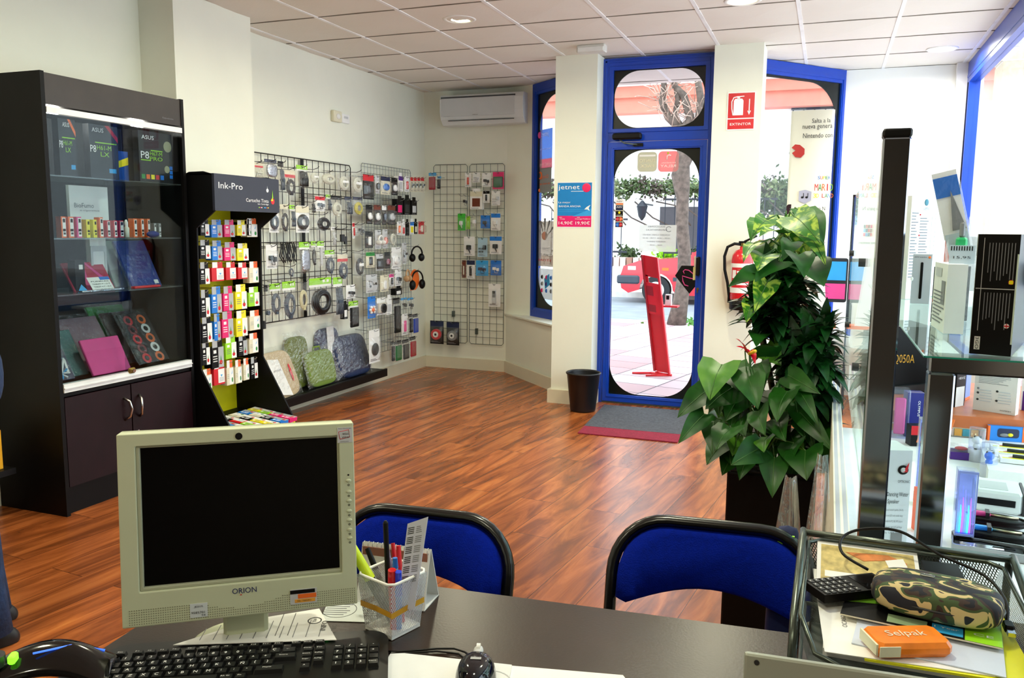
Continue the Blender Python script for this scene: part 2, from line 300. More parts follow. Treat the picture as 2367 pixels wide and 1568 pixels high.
# ---- door: blue frame with transom and leaf, dark plates with rounded openings
def door():
    t = bpy.data.objects.new('door_1', None); COL.objects.link(t); t['kind'] = 'structure'; t.location = (-1.775, 6.72, 0); O = Vector((0, 0, 0)); N = Vector((0, 1, 0)); W_ = .90
    fr = MB(); f = lambda r, h, rr, a, b, m: fr.frame(r, h, rr, O, X, Z, N, a, b, m, 2)
    fr.box(0, 0, 0, .05, .09, H-.012, FRAMEB).box(W_-.05, 0, 0, W_, .09, H-.012, FRAMEB).box(.05, 0, H-.075, W_-.05, .09, H-.012, FRAMEB).box(.05, 0, 2.155, W_-.05, .09, 2.225, FRAMEB).box(.05, -.004, 0, W_-.05, .09, .012, STEEL)
    fr.box(.018, -.006, 0, .034, 0, H-.03, FRAMEB).box(W_-.034, -.006, 0, W_-.018, 0, H-.03, FRAMEB).box(.018, -.006, H-.045, W_-.018, 0, H-.03, FRAMEB)
    fr.frame((.05, 2.225, W_-.05, H-.075), (.085, 2.255, W_-.085, H-.105), .006, O, X, Z, N, -.006, .03, FRAMEB, 2)
    fr.obj('frame', t, bevel=.002)
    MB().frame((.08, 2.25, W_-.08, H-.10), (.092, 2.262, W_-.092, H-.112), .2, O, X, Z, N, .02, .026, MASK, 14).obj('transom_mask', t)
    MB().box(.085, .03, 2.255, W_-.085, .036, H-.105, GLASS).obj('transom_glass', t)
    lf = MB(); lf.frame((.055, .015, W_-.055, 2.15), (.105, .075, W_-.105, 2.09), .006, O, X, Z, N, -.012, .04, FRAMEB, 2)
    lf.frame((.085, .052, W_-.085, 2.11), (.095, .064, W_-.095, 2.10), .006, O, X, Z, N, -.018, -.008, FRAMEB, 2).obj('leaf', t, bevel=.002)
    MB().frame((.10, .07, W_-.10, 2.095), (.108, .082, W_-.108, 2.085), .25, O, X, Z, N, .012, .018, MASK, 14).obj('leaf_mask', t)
    MB().box(.105, .022, .075, W_-.105, .028, 2.09, GLASS).obj('leaf_glass', t)
    c = MB(); c.bbox(.10, -.07, 2.165, .335, -.006, 2.215, BLACK, .012); c.tube([(.16, -.05, 2.165), (.20, -.06, 2.135), (.30, -.03, 2.125)], .006, STEEL); c.box(.27, -.035, 2.11, .345, -.012, 2.135, BLACK).obj('door_closer', t)
    hd = MB().bbox(W_-.10, -.055, 1.09, W_-.068, -.012, 1.24, BLACK, .008).obj('door_handle', t)
    lk = MB(); lk.cyl((W_-.083, -.013, .985), (W_-.083, -.022, .985), .010, mt('brass', (150, 130, 70), .3, .9), n=14); lk.box(W_-.088, -.028, .955, W_-.080, -.02, .985, mt('brass', (150, 130, 70))).obj('lock', t)
    return t
door()
def dpt(px, py, y=6.738): return aty(px, py, y)
def mtext(mb, s, O, width, size, m):  # lettering meant to be read from the street: mirrored from inside
    mb.text(s, O, -X, Z, size, m, width, .0005, N=-Y)
# stickers and notices on the door glass (inside face y = 6.741)
def sticker(name, label, cat, px0, py0, px1, py1, fn, y=6.738):
    a = dpt(px0, py0, y); b = dpt(px1, py1, y); x0, x1, z1, z0 = a.x, b.x, a.z, b.z; mb = MB(); fn(mb, (x1-x0), (z1-z0))
    return tag(mb.obj(name, loc=((x0+x1)/2, y, (z0+z1)/2)), label, cat)
def rrect(w, h, r, n=5):
    out = []
    for cx, cz, st in ((w/2-r, h/2-r, 0), (-w/2+r, h/2-r, 90), (-w/2+r, -h/2+r, 180), (w/2-r, -h/2+r, 270)):
        for k in range(n+1): a = R_(st+90*k/n); out.append((cx+r*math.cos(a), cz+r*math.sin(a)))
    return out
OLIVEF = film('olive_film', (190, 180, 120), milk=.45, gloss=.05, bump=0); PINKF = film('pink_film', (255, 110, 125), milk=.3, gloss=.05, bump=0); PAPERF = film('paper_on_glass', (245, 248, 250), milk=.6, gloss=.05, bump=0)
def f1(mb, w_, h): mb.prism(rrect(w_, h, w_*.2), (0, 0, 0), X, Z, Y, 0, .001, OLIVEF); mtext(mb, 'PUNTO', (0, -.001, .01), w_*.8, .035, CREAM); mtext(mb, 'PACK', (0, -.001, -.032), w_*.7, .035, CREAM); mb.box(-w_*.4, -.001, h*.27, w_*.42, 0, h*.36, CARD)
sticker('window_sticker', 'olive rounded sticker with mirrored lettering at top of door glass', 'sticker', 1474, 352, 1518, 397, f1)
def f2(mb, w_, h): mb.prism(rrect(w_, h, w_*.2), (0, 0, 0), X, Z, Y, 0, .001, PINKF); mtext(mb, 'RELAY', (0, -.001, -.035), w_*.75, .03, WTXT); mtext(mb, 'MONDIAL', (0, -.001, -.01), w_*.7, .014, WTXT); mb.tube([(-.012, -.002, .012), (-.01, -.002, .045), (.005, -.002, .052), (.02, -.002, .045)], .005, WTXT, 6); mb.ell((-.005, 0, .066), (.008, .002, .008), LIME, 10, 6)
sticker('window_sticker', 'pink rounded sticker with mirrored lettering at top of door glass', 'sticker', 1522, 350, 1568, 397, f2)
def f3(mb, w_, h):
    mb.box(-w_/2, 0, -h/2, w_/2, .001, h/2, PAPERF)
    for s, z, wd, sz in (('SOLUCIONES', .085, .14, .018), ('INFORMATICAS', .058, .17, .018), ('HORARIO LUNES-VIERNES', .018, .22, .015), ('10:00 - 14:00  17:00 - 20:30', -.008, .22, .014), ('HORARIO SABADO', -.036, .15, .015), ('10:00 - 14:00', -.064, .1, .014)): mtext(mb, s, (-.01, -.001, z+.01), wd, sz, INKG)
    mb.tube([(.09+.022*math.cos(a/9*PI), -.001, .075+.02*math.sin(a/9*PI)) for a in range(2, 17)], .0022, INKG, 5)
sticker('notice', 'white opening hours notice with mirrored lettering on the door glass', 'notice', 1478, 520, 1562, 583, f3)
def f4(mb, w_, h):
    n = 5; ch = h/n
    for k, (bgm, a, b_) in enumerate(((CARD, 'VISA', YEL), (NAVY, 'VISA', None), (BLACK, '', None), (NAVY, '', None), (NAVY, '', None))):
        z = h/2-ch*(k+.5); mb.box(-w_/2, 0, z-ch/2, w_/2, .001, z+ch/2, CREAM); mb.box(-w_*.44, -.0008, z-ch*.44, w_*.44, 0, z+ch*.44, bgm)
        if a: mtext(mb, a, (0, -.001, z+.006), w_*.7, ch*.4, NAVY if k == 0 else WTXT)
        if k == 0: mb.box(-w_*.44, -.0012, z-ch*.44, w_*.44, 0, z-ch*.2, ORANGE)
        if k == 2: mb.ell((0, -.001, z+.006), (.010, .001, .010), YEL, 10, 6); mtext(mb, 'ServiRed', (0, -.001, z-.013), w_*.6, .008, WTXT)
        if k in (3, 4):
            for s_, c in ((-1, RED if k == 3 else BLUE), (1, ORANGE if k == 3 else RED)): mb.cyl((s_*w_*.17, -.001, z), (s_*w_*.17, -.0018, z), ch*.36, c, n=16)
            mtext(mb, 'MasterCard' if k == 3 else 'Maestro', (0, -.0025, z), w_*.7, .008, WTXT)
sticker('window_sticker', 'vertical strip of payment card emblems on left edge of door glass', 'sticker', 1423, 461, 1440, 526, f4)
def f5(mb, w_, h):
    mb.prism([(-.11, .012), (-.06, .095), (.085, .095), (.085, -.03), (.01, -.13)], (0, 0, 0), X, Z, Y, 0, .003, BLACK)
    mb.tube([(-.035, -.003, .03), (-.045, -.003, .05), (-.03, -.003, .062), (0, -.003, .058), (.03, -.003, .035), (.05, -.003, .01), (.045, -.003, -.01), (.01, -.003, -.005), (-.05, -.003, .012), (-.045, -.003, -.03), (-.03, -.003, -.06), (0, -.003, -.068)], .004, PINK, 6)
sticker('window_sign', 'black pointed diamond sign with red script stroke beside door handle', 'sign', 1567, 608, 1617, 676, f5)
def f6(mb, w_, h):
    mb.box(-w_/2, 0, -h/2, w_/2, .003, h/2, CREAM); mb.box(-w_*.62, -.002, -h/2, w_*.62, 0, h*.04, mt('sticker_yellow', (225, 215, 140), .5))
    for k, c in enumerate('EMPUJAR'): mb.text(c, (0, -.0025, -h*.02-k*h*.065), X, Z, h*.055, INKTXT, N=-Y)
sticker('window_sticker', 'narrow yellow push label overlapping the black diamond sign', 'sticker', 1605, 592, 1615, 648, f6, 6.733)
# ---- diagonal shop windows either side
def window(name, A, B, z0, z1, r, fl, fr, ft, fb, maskw=.03):
    A = Vector((*A, 0)); B = Vector((*B, 0)); L_ = (B-A).length; U = (B-A).normalized(); N = Vector((-U.y, U.x, 0))
    t = bpy.data.objects.new(name, None); COL.objects.link(t); t['kind'] = 'structure'; t.location = A; O = Vector((0, 0, 0))
    MB().frame((0, z0, L_, z1), (fl, z0+fb, L_-fr, z1-ft), .004, O, U, Z, N, 0, .07, FRAMEB, 2).frame((fl*.55, z0+fb*.55, L_-fr*.55, z1-ft*.55), (fl*.75, z0+fb*.75, L_-fr*.75, z1-ft*.75), .004, O, U, Z, N, -.006, 0, FRAMEB, 2).obj('window_frame', t)
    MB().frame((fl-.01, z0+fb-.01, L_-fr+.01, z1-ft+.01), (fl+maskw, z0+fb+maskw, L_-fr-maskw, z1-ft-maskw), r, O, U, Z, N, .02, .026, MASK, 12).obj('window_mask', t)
    g = MB(); g.prism([(fl, z0+fb), (L_-fr, z0+fb), (L_-fr, z1-ft), (fl, z1-ft)], O, U, Z, N, .03, .036, GLASS); g.obj('window_glass', t)
    return t
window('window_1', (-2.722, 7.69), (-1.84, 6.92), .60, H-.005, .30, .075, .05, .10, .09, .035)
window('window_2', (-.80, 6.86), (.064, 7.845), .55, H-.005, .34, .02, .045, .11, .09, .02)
w3 = bpy.data.objects.new('window_3', None); COL.objects.link(w3); w3['kind'] = 'structure'
MB().box(.98, 1.2, H-.17, 1.06, 7.80, H-.005, FRAMEB).box(.975, 1.2, H-.13, .98, 7.78, H-.11, FRAMEB).box(.98, 7.68, .5, 1.06, 7.80, H-.17, FRAMEB).box(.974, 7.73, .5, .98, 7.745, H-.17, BLACK).box(.98, 1.2, .5, 1.06, 7.68, .56, FRAMEB).box(.98, 1.2, .56, 1.06, 1.28, H-.17, FRAMEB).obj('window_frame', w3)
MB().box(1.02, 1.28, .56, 1.026, 7.68, H-.17, GLASS).obj('window_glass', w3)
# posters seen through the left window, printed side to the street
def wposter(label, px0, py0, px1, py1, fn, off):
    A = Vector((-2.722, 7.69, 0)); B = Vector((-1.84, 6.92, 0)); U = (B-A).normalized(); N = Vector((-U.y, U.x, 0)); A2 = A+N*off
    def hit(px, py): d = ray(px, py); t = N.dot(A2-CAM)/N.dot(d); return CAM+d*t
    a = hit(px0, py0); b = hit(px1, py1); u0 = (a-A2).dot(U); u1 = (b-A2).dot(U); c = A2+U*((u0+u1)/2); c.z = (a.z+b.z)/2
    mb = MB(); fn(mb, U, N, u1-u0, a.z-b.z); tag(mb.obj('poster', loc=c), label, 'poster')
def back(col): return film('poster_'+col[0], col[1], milk=.35, gloss=.03, bump=0)
PB = back(('blue', (80, 170, 235))); PR = back(('red', (220, 110, 150))); PK = back(('dark', (70, 80, 85))); PG = back(('grey', (205, 195, 185)))
def pw(mb, U, N, s, z, wd, sz, m): mb.text(s, Vector((0, 0, z))-N*.001, -U, Z, sz, m, wd, .0004, N=-N)
def p1_(mb, U, N, w_, h):
    q = lambda a, b, m: mb.prism([(-w_/2, a), (w_/2, a), (w_/2, b), (-w_/2, b)], (0, 0, 0), U, Z, N, 0, .001, m)
    q(-h*.25, h/2, PB); q(-h/2, -h*.25, PR); pw(mb, U, N, 'jetnet', h*.36, w_*.5, .07, WTXT); mb.ell(-U*.09*w_+Vector((0, 0, h*.37))-U*w_*.28, (.02, .02, .035), PINK, 10, 8); pw(mb, U, N, 'BANDA ANCHA', 0, w_*.8, .025, WTXT); pw(mb, U, N, '14,90€ 19,90€', -h*.4, w_*.9, .04, WTXT)
wposter('blue and pink tariff poster seen from behind on left window', 1244, 302, 1276, 388, p1_, .028)
def p2_(mb, U, N, w_, h): mb.prism([(-w_/2, -h/2), (w_/2, -h/2), (w_/2, h/2), (-w_/2, h/2)], (0, 0, 0), U, Z, N, 0, .001, PK); mb.tube([(-U*w_*.3)+Vector((.0, 0, h*.2))+U*(.03*math.cos(a))+Vector((0, 0, .03*math.sin(a))) for a in [k*PI/6 for k in range(12)]], .008, ORANGE, 6, closed=True); pw(mb, U, N, 'Orange', h*.12, w_*.6, .05, ORANGE); pw(mb, U, N, 'de venta aquí', -h*.15, w_*.8, .03, ORANGE); mb.ell(-U*w_*.35+Vector((0, 0, -h*.4)), (.012, .012, .018), ORANGE, 8, 6)
wposter('dark poster with orange lettering below the blue one on left window', 1243, 390, 1274, 444, p2_, .028)
def p3_(mb, U, N, w_, h):
    mb.prism([(-w_/2, -h/2), (w_/2, -h/2), (w_/2, h/2), (-w_/2, h/2)], (0, 0, 0), U, Z, N, 0, .001, PG)
    for k in range(7): a = R_(10+k*26.7); d = U*math.cos(a)+Z*math.sin(a); c = Vector((0, 0, h*.1)); mb.add([c+d*.05-N*.001, c+d*w_*.55+U*.02-N*.001, c+d*w_*.55-U*.02-N*.001], [(0, 1, 2)], INKG)
    mb.ell(Vector((0, 0, h*.18))-N*.002, (.03, .004, .04), mt('skin_print', (200, 140, 120)), 10, 8); pw(mb, U, N, 'Tengo su', -h*.1, w_*.6, .025, INKG); pw(mb, U, N, 'COMPUTER', -h*.25, w_*.8, .04, INKG); pw(mb, U, N, 'STORE', -h*.36, w_*.7, .03, RED)
wposter('grey sunburst poster on the lower half of left window', 1238, 512, 1281, 618, p3_, .028)
def p4_(mb, U, N, w_, h):
    mb.prism([(-w_/2, -h/2), (w_/2, -h/2), (w_/2, h/2), (-w_/2, h/2)], (0, 0, 0), U, Z, N, 0, .001, PAPERF)
    for k in range(9):
        i, j = k % 3, k//3; mb.ell(U*((i-1)*w_*.28)+Vector((0, 0, (1-j)*h*.22))-N*.002, (.015, .003, .02), (INKTXT, MAG, BLUE, INKG, PURPLE)[k % 5], 8, 6)
    mb.prism([(-w_*.1, -.05), (w_*.2, .0), (w_*.15, .1), (-w_*.15, .05)], (0, 0, 0), U, Z, N, -.002, 0, SKYB)
wposter('white poster of small round logos at foot of left window', 1246, 620, 1282, 695, p4_, .028)
# ================================================================ THE STREET
PAVE = bpy.data.materials.new('pavement'); PAVE.use_nodes = True
nt = PAVE.node_tree; b = nt.nodes['Principled BSDF']; tc = nt.nodes.new('ShaderNodeTexCoord'); mp = nt.nodes.new('ShaderNodeMapping'); mp.inputs['Rotation'].default_value = (0, 0, R_(12)); br = nt.nodes.new('ShaderNodeTexBrick')
br.inputs['Scale'].default_value = 1; br.inputs['Brick Width'].default_value = .6; br.inputs['Row Height'].default_value = .4; br.inputs['Mortar Size'].default_value = .008; br.offset = 0
br.inputs['Color1'].default_value = lin((176, 128, 130)); br.inputs['Color2'].default_value = lin((208, 190, 196)); br.inputs['Mortar'].default_value = lin((70, 62, 70))
nt.links.new(tc.outputs['Object'], mp.inputs[0]); nt.links.new(mp.outputs[0], br.inputs['Vector']); nt.links.new(br.outputs[0], b.inputs['Base Color']); b.inputs['Roughness'].default_value = .6
def st(mb, name): return struct(mb, name)
st(MB().box(-14, 6.9, -.14, 16, 13.4, -.008, PAVE), 'pavement')
st(MB().box(-30, 13.4, -.16, 30, 19.2, -.10, mt('asphalt', (130, 138, 145), .8, var=.15, vs=3)).box(-30, 13.38, -.16, 30, 13.52, -.012, mt('kerb', (200, 200, 200))), 'road')
st(MB().box(-30, 19.2, -.16, 30, 21, .03, mt('far_pavement', (215, 210, 205), .8, var=.1)), 'pavement_far')
VEG = mt('hedge_leaves', (66, 84, 44), .7, var=.5, vs=20); BARK = mt('plane_bark', (96, 84, 76), .85, var=.45, vs=14, bump=.8, bs=20)
# garden wall with brick coping, railing, hedge, house
y0 = 21.0
gw = MB(); gw.box(-22, y0, 0, 12, y0+.3, .55, mt('garden_wall_white', (232, 232, 230), .7))
BRK = mt('coping_brick', (215, 190, 180), .8); BRK2 = mt('coping_brick_dark', (150, 110, 95), .8)
for k in range(110): x = -14+k*.17; gw.box(x, y0-.03, .55, x+.14, y0+.32, .78, BRK if k % 3 else BRK2)
gw.box(-22, y0+.3, 0, 12, y0+1.3, .72, mt('garden_soil', (90, 80, 66), .9)); tag(gw.obj('garden_wall'), 'low white garden wall with brick coping across the street', 'wall')
IRON = mt('railing_iron', (28, 32, 44), .5)
def railing(x0, x1, z0, z1, y, step, label):
    n = int((x1-x0)/step); mb = MB(); r = MB()
    for k in range(n+1): x = x0+k*step; mb.cyl((x, y, z0), (x, y, z1+.25), .012, IRON, n=6)
    for z in (z0+.12, z1): r.box(x0, y-.02, z-.025, x1, y+.02, z+.025, IRON)
    t = thing('railing', label, 'railing', (0, 0, 0)); mb.obj('bars', t); r.obj('rail', t)
railing(-6.9, -4.85, .8, 1.75, y0+.12, .27, 'dark iron railing left of the notice across the street')
railing(-3.9, -1.2, .8, 2.25, y0+.12, .24, 'dark iron railing right of the tree trunk across the street')
hd = MB(); random.seed(3)
def leaves(mb, c, rad, n, size, m):
    for _ in range(n):
        p = Vector((random.gauss(0, .5)*rad[0], random.gauss(0, .5)*rad[1], random.gauss(0, .5)*rad[2]))+Vector(c); a = Vector((random.uniform(-1, 1), random.uniform(-1, 1), random.uniform(-1, 1))).normalized()*size*random.uniform(.6, 1.4); q = a.orthogonal().normalized()*size*.6
        mb.add([p-a, p+q, p+a, p-q], [(0, 1, 2, 3)], m)
VEG2 = mt('hedge_leaves_light', (120, 132, 90), .7, var=.4, vs=20); VEG3 = mt('hedge_twigs', (84, 72, 66), .8)
for k in range(60): x = -8.6+k*.15; leaves(hd, (x, y0+.2, 2.55+.05*math.sin(k)), (.28, .3, .22), 90, .06, random.choice((VEG, VEG, VEG2, VEG3)))
for k in range(14): x = -8+k*.55; hd.tube([(x, y0+.2, 2.2), (x+.5, y0+.1, 1.9+.2*math.sin(k*2)), (x+.9, y0+.15, 1.6)], .02, VEG3, 5)
tag(hd.obj('hedge'), 'clipped climbing hedge along top of the garden railing', 'hedge')
for i, (px, py) in enumerate(((1440, 582), (1533, 590), (1600, 588))):
    p = aty(px, py, y0+.1); s_ = MB(); leaves(s_, (0, .55, .06), (.28, .2, .2), 260, .06, (VEG, LIME, VEG)[i]); tag(s_.obj('shrub', loc=(p.x, y0+.1, .78)), ('dark green shrub behind coping left of the red stand', 'bright lime shrub behind coping beside the red stand', 'small green shrub on coping just right of tree trunk')[i], 'shrub')
ln = MB(); p = aty(1487, 487, y0); ln.cyl((0, 0, .1), (0, 0, .35), .09, IRON, r1=.14, n=6).cyl((0, 0, .35), (0, 0, .5), .15, IRON, r1=.02, n=6).cyl((0, 0, 0), (0, 0, .1), .02, IRON, r1=.09, n=6); ln.box(-.02, 0, .4, .02, 1.3, .44, IRON)
tag(ln.obj('wall_lantern', loc=(p.x, y0-.05+1.2-1.3, p.z-.25)), 'black wall lantern hanging under the hedge across the street', 'lantern')
hs = MB(); HW = mt('house_render', (236, 236, 238), .7, var=.03); CORAL = mt('coral_eave', (214, 132, 112), .7, var=.08, vs=2); RT_ = mt('roof_tile', (110, 70, 60), .8, var=.2)
yh = 24.0; hs.box(-24, yh, 0, 14, yh+6, 5.6, HW)
hh = thing('house', 'white rendered house with coral eave band across the street', 'house'); hs.obj('wall', hh)
MB().box(-24, yh-.45, 4.75, 14, yh, 5.15, CORAL).box(-24, yh-.6, 5.15, 14, yh, 5.45, CORAL).obj('eave', hh)
rf = MB(); rf.box(-24, yh-.85, 5.45, 14, yh+2, 5.52, CARD); g_ = MB(); g_.tube([(-24, yh-.95, 5.55), (14, yh-.95, 5.55)], .09, mt('gutter', (190, 205, 225), .4), 8); g_.obj('gutter', hh)
for k in range(150): x = -22+k*.24; rf.tube([(x, yh-.9, 5.68), (x, yh+2.6, 7.0)], .09, RT_, 6)
rf.obj('roof', hh)
wn = MB()
for px, py in ((1640, 400),): pass
p = aty(1905, 300, yh); hw = thing('window_grille', 'dark barred grille of upper window on house across the street', 'window grille', (p.x, yh-.12, p.z))
g = MB()
for k in range(8): x = -.8+k*.27; g.box(x-.018, 0, -2.6, x+.018, .03, .9, IRON)
for z in (.55, -.6, -1.8): g.box(-.85, -.01, z-.03, 1.2, .03, z+.03, IRON)
g.obj('bars', hw); MB().box(-.8, .08, -2.5, 1.2, .11, .1, mt('house_window_pane', (150, 185, 215), .2)).obj('pane', hw)
p = aty(1560, 520, yh-.05); a_ = aty(1620, 590, yh-.05)
tag(MB().box(-.0, -.1, 0, 1.9, 0, 1.45, mt('dark_gate', (70, 66, 72), .6)).box(-.05, -.12, 1.4, 2.0, 0, 1.5, CARD).obj('garage_door', loc=(aty(1527, 500, yh).x, yh-.01, .75)), 'dark doorway of the house behind the tree trunk', 'door')
p = aty(1860, 470, 22); tr = MB(); leaves(tr, (0, 0, 0), (1.2, .35, .5), 1500, .07, VEG)
tag(tr.obj('bush', loc=(aty(1805, 465, 22).x, 22.6, aty(1805, 465, 22).z)), 'green bushy treetop seen through the right window', 'bush')
# bare plane tree on the pavement
tb = atz(1575, 750, 0); T0 = thing('street_tree', 'bare pollarded plane tree on the pavement outside the door', 'tree', (tb.x, tb.y, 0))
yt = tb.y
def tp(px, py, dy=0): p = aty(px, py, yt+dy); return (p.x-tb.x, p.y-tb.y, p.z)
tr = MB(); pts = [(1563, 752), (1573, 700), (1581, 640), (1582, 580), (1576, 520), (1578, 460), (1576, 432), (1573, 405), (1577, 380), (1586, 355), (1584, 320), (1575, 290)]
tr.tube([tp(*q) for q in pts], .1, BARK, 12, rs=[.155, .12, .105, .1, .1, .098, .125, .145, .12, .145, .12, .10]).obj('trunk', T0)
for br_, r in (([(1575, 300), (1545, 272), (1530, 235), (1535, 200), (1530, 150)], .07), ([(1578, 300), (1560, 270), (1567, 230), (1560, 190)], .055), ([(1580, 310), (1596, 275), (1580, 220), (1560, 200), (1555, 160)], .075), ([(1590, 330), (1615, 280), (1620, 230), (1612, 180), (1600, 120)], .075)):
    MB().tube([tp(*q) for q in br_], r, BARK, 9, rs=[r*(1-.12*k) for k in range(len(br_))]).obj('branch', T0)
tw = MB(); random.seed(5)
for k in range(70):
    a = random.choice(((1530, 235), (1545, 270), (1560, 200), (1575, 290), (1615, 250), (1600, 280))); x, y = a; q = [tp(x, y)]
    for j in range(3): x += random.uniform(-32, 30); y += random.uniform(-38, 12); q.append(tp(x, y, random.uniform(-.3, .3)))
    tw.tube(q, .006, mt('twig', (190, 165, 150), .8), 4)
tw.obj('twigs', T0)
gr = MB(); random.seed(8); leaves(gr, (tb.x+.4, tb.y+.2, .02), (.6, .25, .05), 220, .05, mt('grass', (90, 150, 60), .8)); o = gr.obj('weeds'); o['kind'] = 'stuff'; tag(o, 'green weeds growing round the foot of the street tree', 'weeds')
# red display stand leaning outside
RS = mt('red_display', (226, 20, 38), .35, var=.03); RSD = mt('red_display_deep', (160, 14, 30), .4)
ys = 8.28; bl = aty(1512, 862, ys); t = thing('brochure_stand', 'tall red metal brochure stand standing on the pavement outside', 'stand', (bl.x, ys, 0))
def sp(px, py): p = aty(px, py, ys); return Vector((p.x-bl.x, 0, p.z))
A, B_, C_, D = sp(1482, 589), sp(1523, 592), sp(1549, 866), sp(1511, 857)
s1 = MB(); up_ = (A-D); wd = (C_-D); q = lambda a, b: D+wd*a+up_*b; n_ = Vector((0, 1, 0))
def sl(mb, a0, b0, a1, b1, y0_, y1_, m): mb.add([q(a0, b0)+n_*y0_, q(a1, b0)+n_*y0_, q(a1, b1)+n_*y0_, q(a0, b1)+n_*y0_, q(a0, b0)+n_*y1_, q(a1, b0)+n_*y1_, q(a1, b1)+n_*y1_, q(a0, b1)+n_*y1_], [(0, 1, 2, 3), (7, 6, 5, 4), (0, 4, 5, 1), (1, 5, 6, 2), (2, 6, 7, 3), (3, 7, 4, 0)], m)
sl(s1, 0, 0, 1, .77, .03, .04, RS); sl(s1, 0, .82, 1, 1, .03, .04, RS); sl(s1, .0, .76, .25, .83, .03, .04, RS); sl(s1, .88, .76, 1, .83, .03, .04, RS); s1.obj('back_panel', t)
for a in (0, .9):
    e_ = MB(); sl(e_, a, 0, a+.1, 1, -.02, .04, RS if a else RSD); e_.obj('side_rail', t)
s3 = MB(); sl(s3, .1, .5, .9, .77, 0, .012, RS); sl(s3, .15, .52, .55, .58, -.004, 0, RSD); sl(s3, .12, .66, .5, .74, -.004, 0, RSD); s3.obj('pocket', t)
MB().tube([(-.03, .0, .01), (-.22, -.02, .0)], .012, RS, 8).tube([(.16, 0, .0), (-.06, -.12, -.0)], .012, RS, 8).tube([(-.03, 0, .01), (.18, 0, 0)], .014, RS, 8).tube([(.02, 0, .02), (.05, .30, 0)], .012, RS, 8).obj('foot', t)
sh = MB(); sh.box(.03, .06, .68, .20, .2, .695, RS); sh.obj('shelf', t); tag(MB().box(-.03, 0, 0, .03, .06, .11, CARD).box(-.02, -.003, .06, .01, 0, .10, BLACK).obj('leaflet_stack', loc=(bl.x+.10, ys+.1, .696)), 'white leaflets standing on the small shelf of red stand', 'leaflets')
# red hatchback parked across the road (side view, nose to the left)
CARR = mt('car_red', (190, 14, 40), .25, spec=.6, coat=.6, var=.02); TYRE = mt('tyre', (24, 26, 30), .7); CG = mt('car_glass', (120, 170, 180), .1); TRIMB = mt('bumper_grey', (52, 60, 72), .5)
cb = atz(1515, 703, -.1); cx0 = cb.x; cyy = cb.y; kz = -.1
t = thing('car', 'red hatchback parked on the far side of the road', 'car', (cx0, cyy, kz))
prof = [(-.76, .32), (-.80, .55), (-.70, .80), (-.35, .93), (.55, 1.0), (1.05, 1.36), (1.3, 1.42), (2.5, 1.40), (3.05, 1.0), (3.1, .4), (2.9, .25), (-.62, .2)]
def arch(cx, r): return [(cx+r*math.cos(a), .30+r*math.sin(a)) for a in [PI*k/10 for k in range(11)]]
body = [(-.76, .32), (-.80, .55), (-.72, .80), (-.35, .93), (.55, 1.0), (3.0, 1.02), (3.1, .4), (2.85, .22)]+[(2.75, .22)]+arch(2.4, .34)+[(1.95, .2), (.45, .2)]+arch(0, .36)[::1]+[(-.6, .22)]
MB().prism(body, (0, 0, 0), X, Z, Y, 0, 1.6, CARR).obj('body', t, bevel=.03)
MB().prism([(.6, .98), (1.08, 1.36), (1.3, 1.41), (2.5, 1.39), (2.95, 1.0)], (0, 0, 0), X, Z, Y, .12, 1.48, CARR).obj('roof', t, bevel=.03)
MB().prism([(.78, 1.02), (1.15, 1.33), (1.7, 1.35), (1.7, 1.02)], (0, 0, 0), X, Z, Y, .105, .125, CG).prism([(1.78, 1.02), (1.78, 1.35), (2.45, 1.33), (2.75, 1.02)], (0, 0, 0), X, Z, Y, .105, .125, CG).obj('side_glass', t)
MB().bbox(-.86, -.03, .42, .0-.36, 1.63, .60, TRIMB, .03).obj('bumper', t); MB().box(.36, -.012, .50, 2.05, 0, .58, TRIMB).obj('side_strip', t); MB().box(-.62, -.01, .72, -.45, 0, .80, CARD).obj('headlamp', t); MB().box(.12, -.01, .72, .26, 0, .78, ORANGE).obj('indicator', t)
MB().box(.75, -.12, 1.0, .95, 0, 1.12, CARR).obj('wing_mirror', t)
for x in (0, 2.4):
    wh = MB(); wh.cyl((x, -.02, .30), (x, .2, .30), .30, TYRE, n=28); wo = wh.obj('wheel', t); MB().cyl((x, -.03, .3), (x, .0, .3), .18, LGREY, n=24).cyl((x, -.04, .3), (x, -.03, .3), .06, DARK, n=12).obj('hubcap', wo)
# stone pier and railing beyond the right-hand glazing
SPM = mt('sandstone', (196, 178, 148), .85, var=.25, vs=30, bump=.6, bs=40)
pr = MB(); 
for k in range(8): pr.box(1.32, 8.4, k*.42, 1.62, 8.8, k*.42+.405, SPM); pr.box(1.325, 8.405, k*.42+.405, 1.615, 8.795, k*.42+.42, CARD)
tag(pr.obj('stone_pier', loc=(0, 0, -.008)), 'sandstone block pier outside the right shop window', 'pier')
# ================================================================ CEILING AND WALL FITTINGS
def lamp(px, py, label, power=1., col=(1, .96, .69)):
    p = atz(px, py, H) if px is not None else Vector((py[0], py[1], H))
    t = thing('ceiling_light', label, 'ceiling light', (p.x, p.y, H), grp='round ceiling downlights')
    MB().lathe([(.078, .004), (.105, .004), (.112, -.004), (.104, -.009), (.088, -.008), (.080, .0)], WHITE, 30).obj('ring', t)
    MB().lathe([(.0001, -.006), (.05, -.0065), (.084, -.004)], mt('lamp_diffuser', (255, 250, 215), .5, var=0, emit=(255, 250, 190), es=14.), 30).obj('diffuser', t)
    ld = bpy.data.lights.new('downlight', 'AREA'); ld.shape = 'DISK'; ld.size = .17; ld.energy = LAMP_W*power; ld.color = col; ld.spread = R_(170)
    lo = bpy.data.objects.new('bulb', ld); COL.objects.link(lo); lo.parent = t; lo.location = (0, 0, -.014)
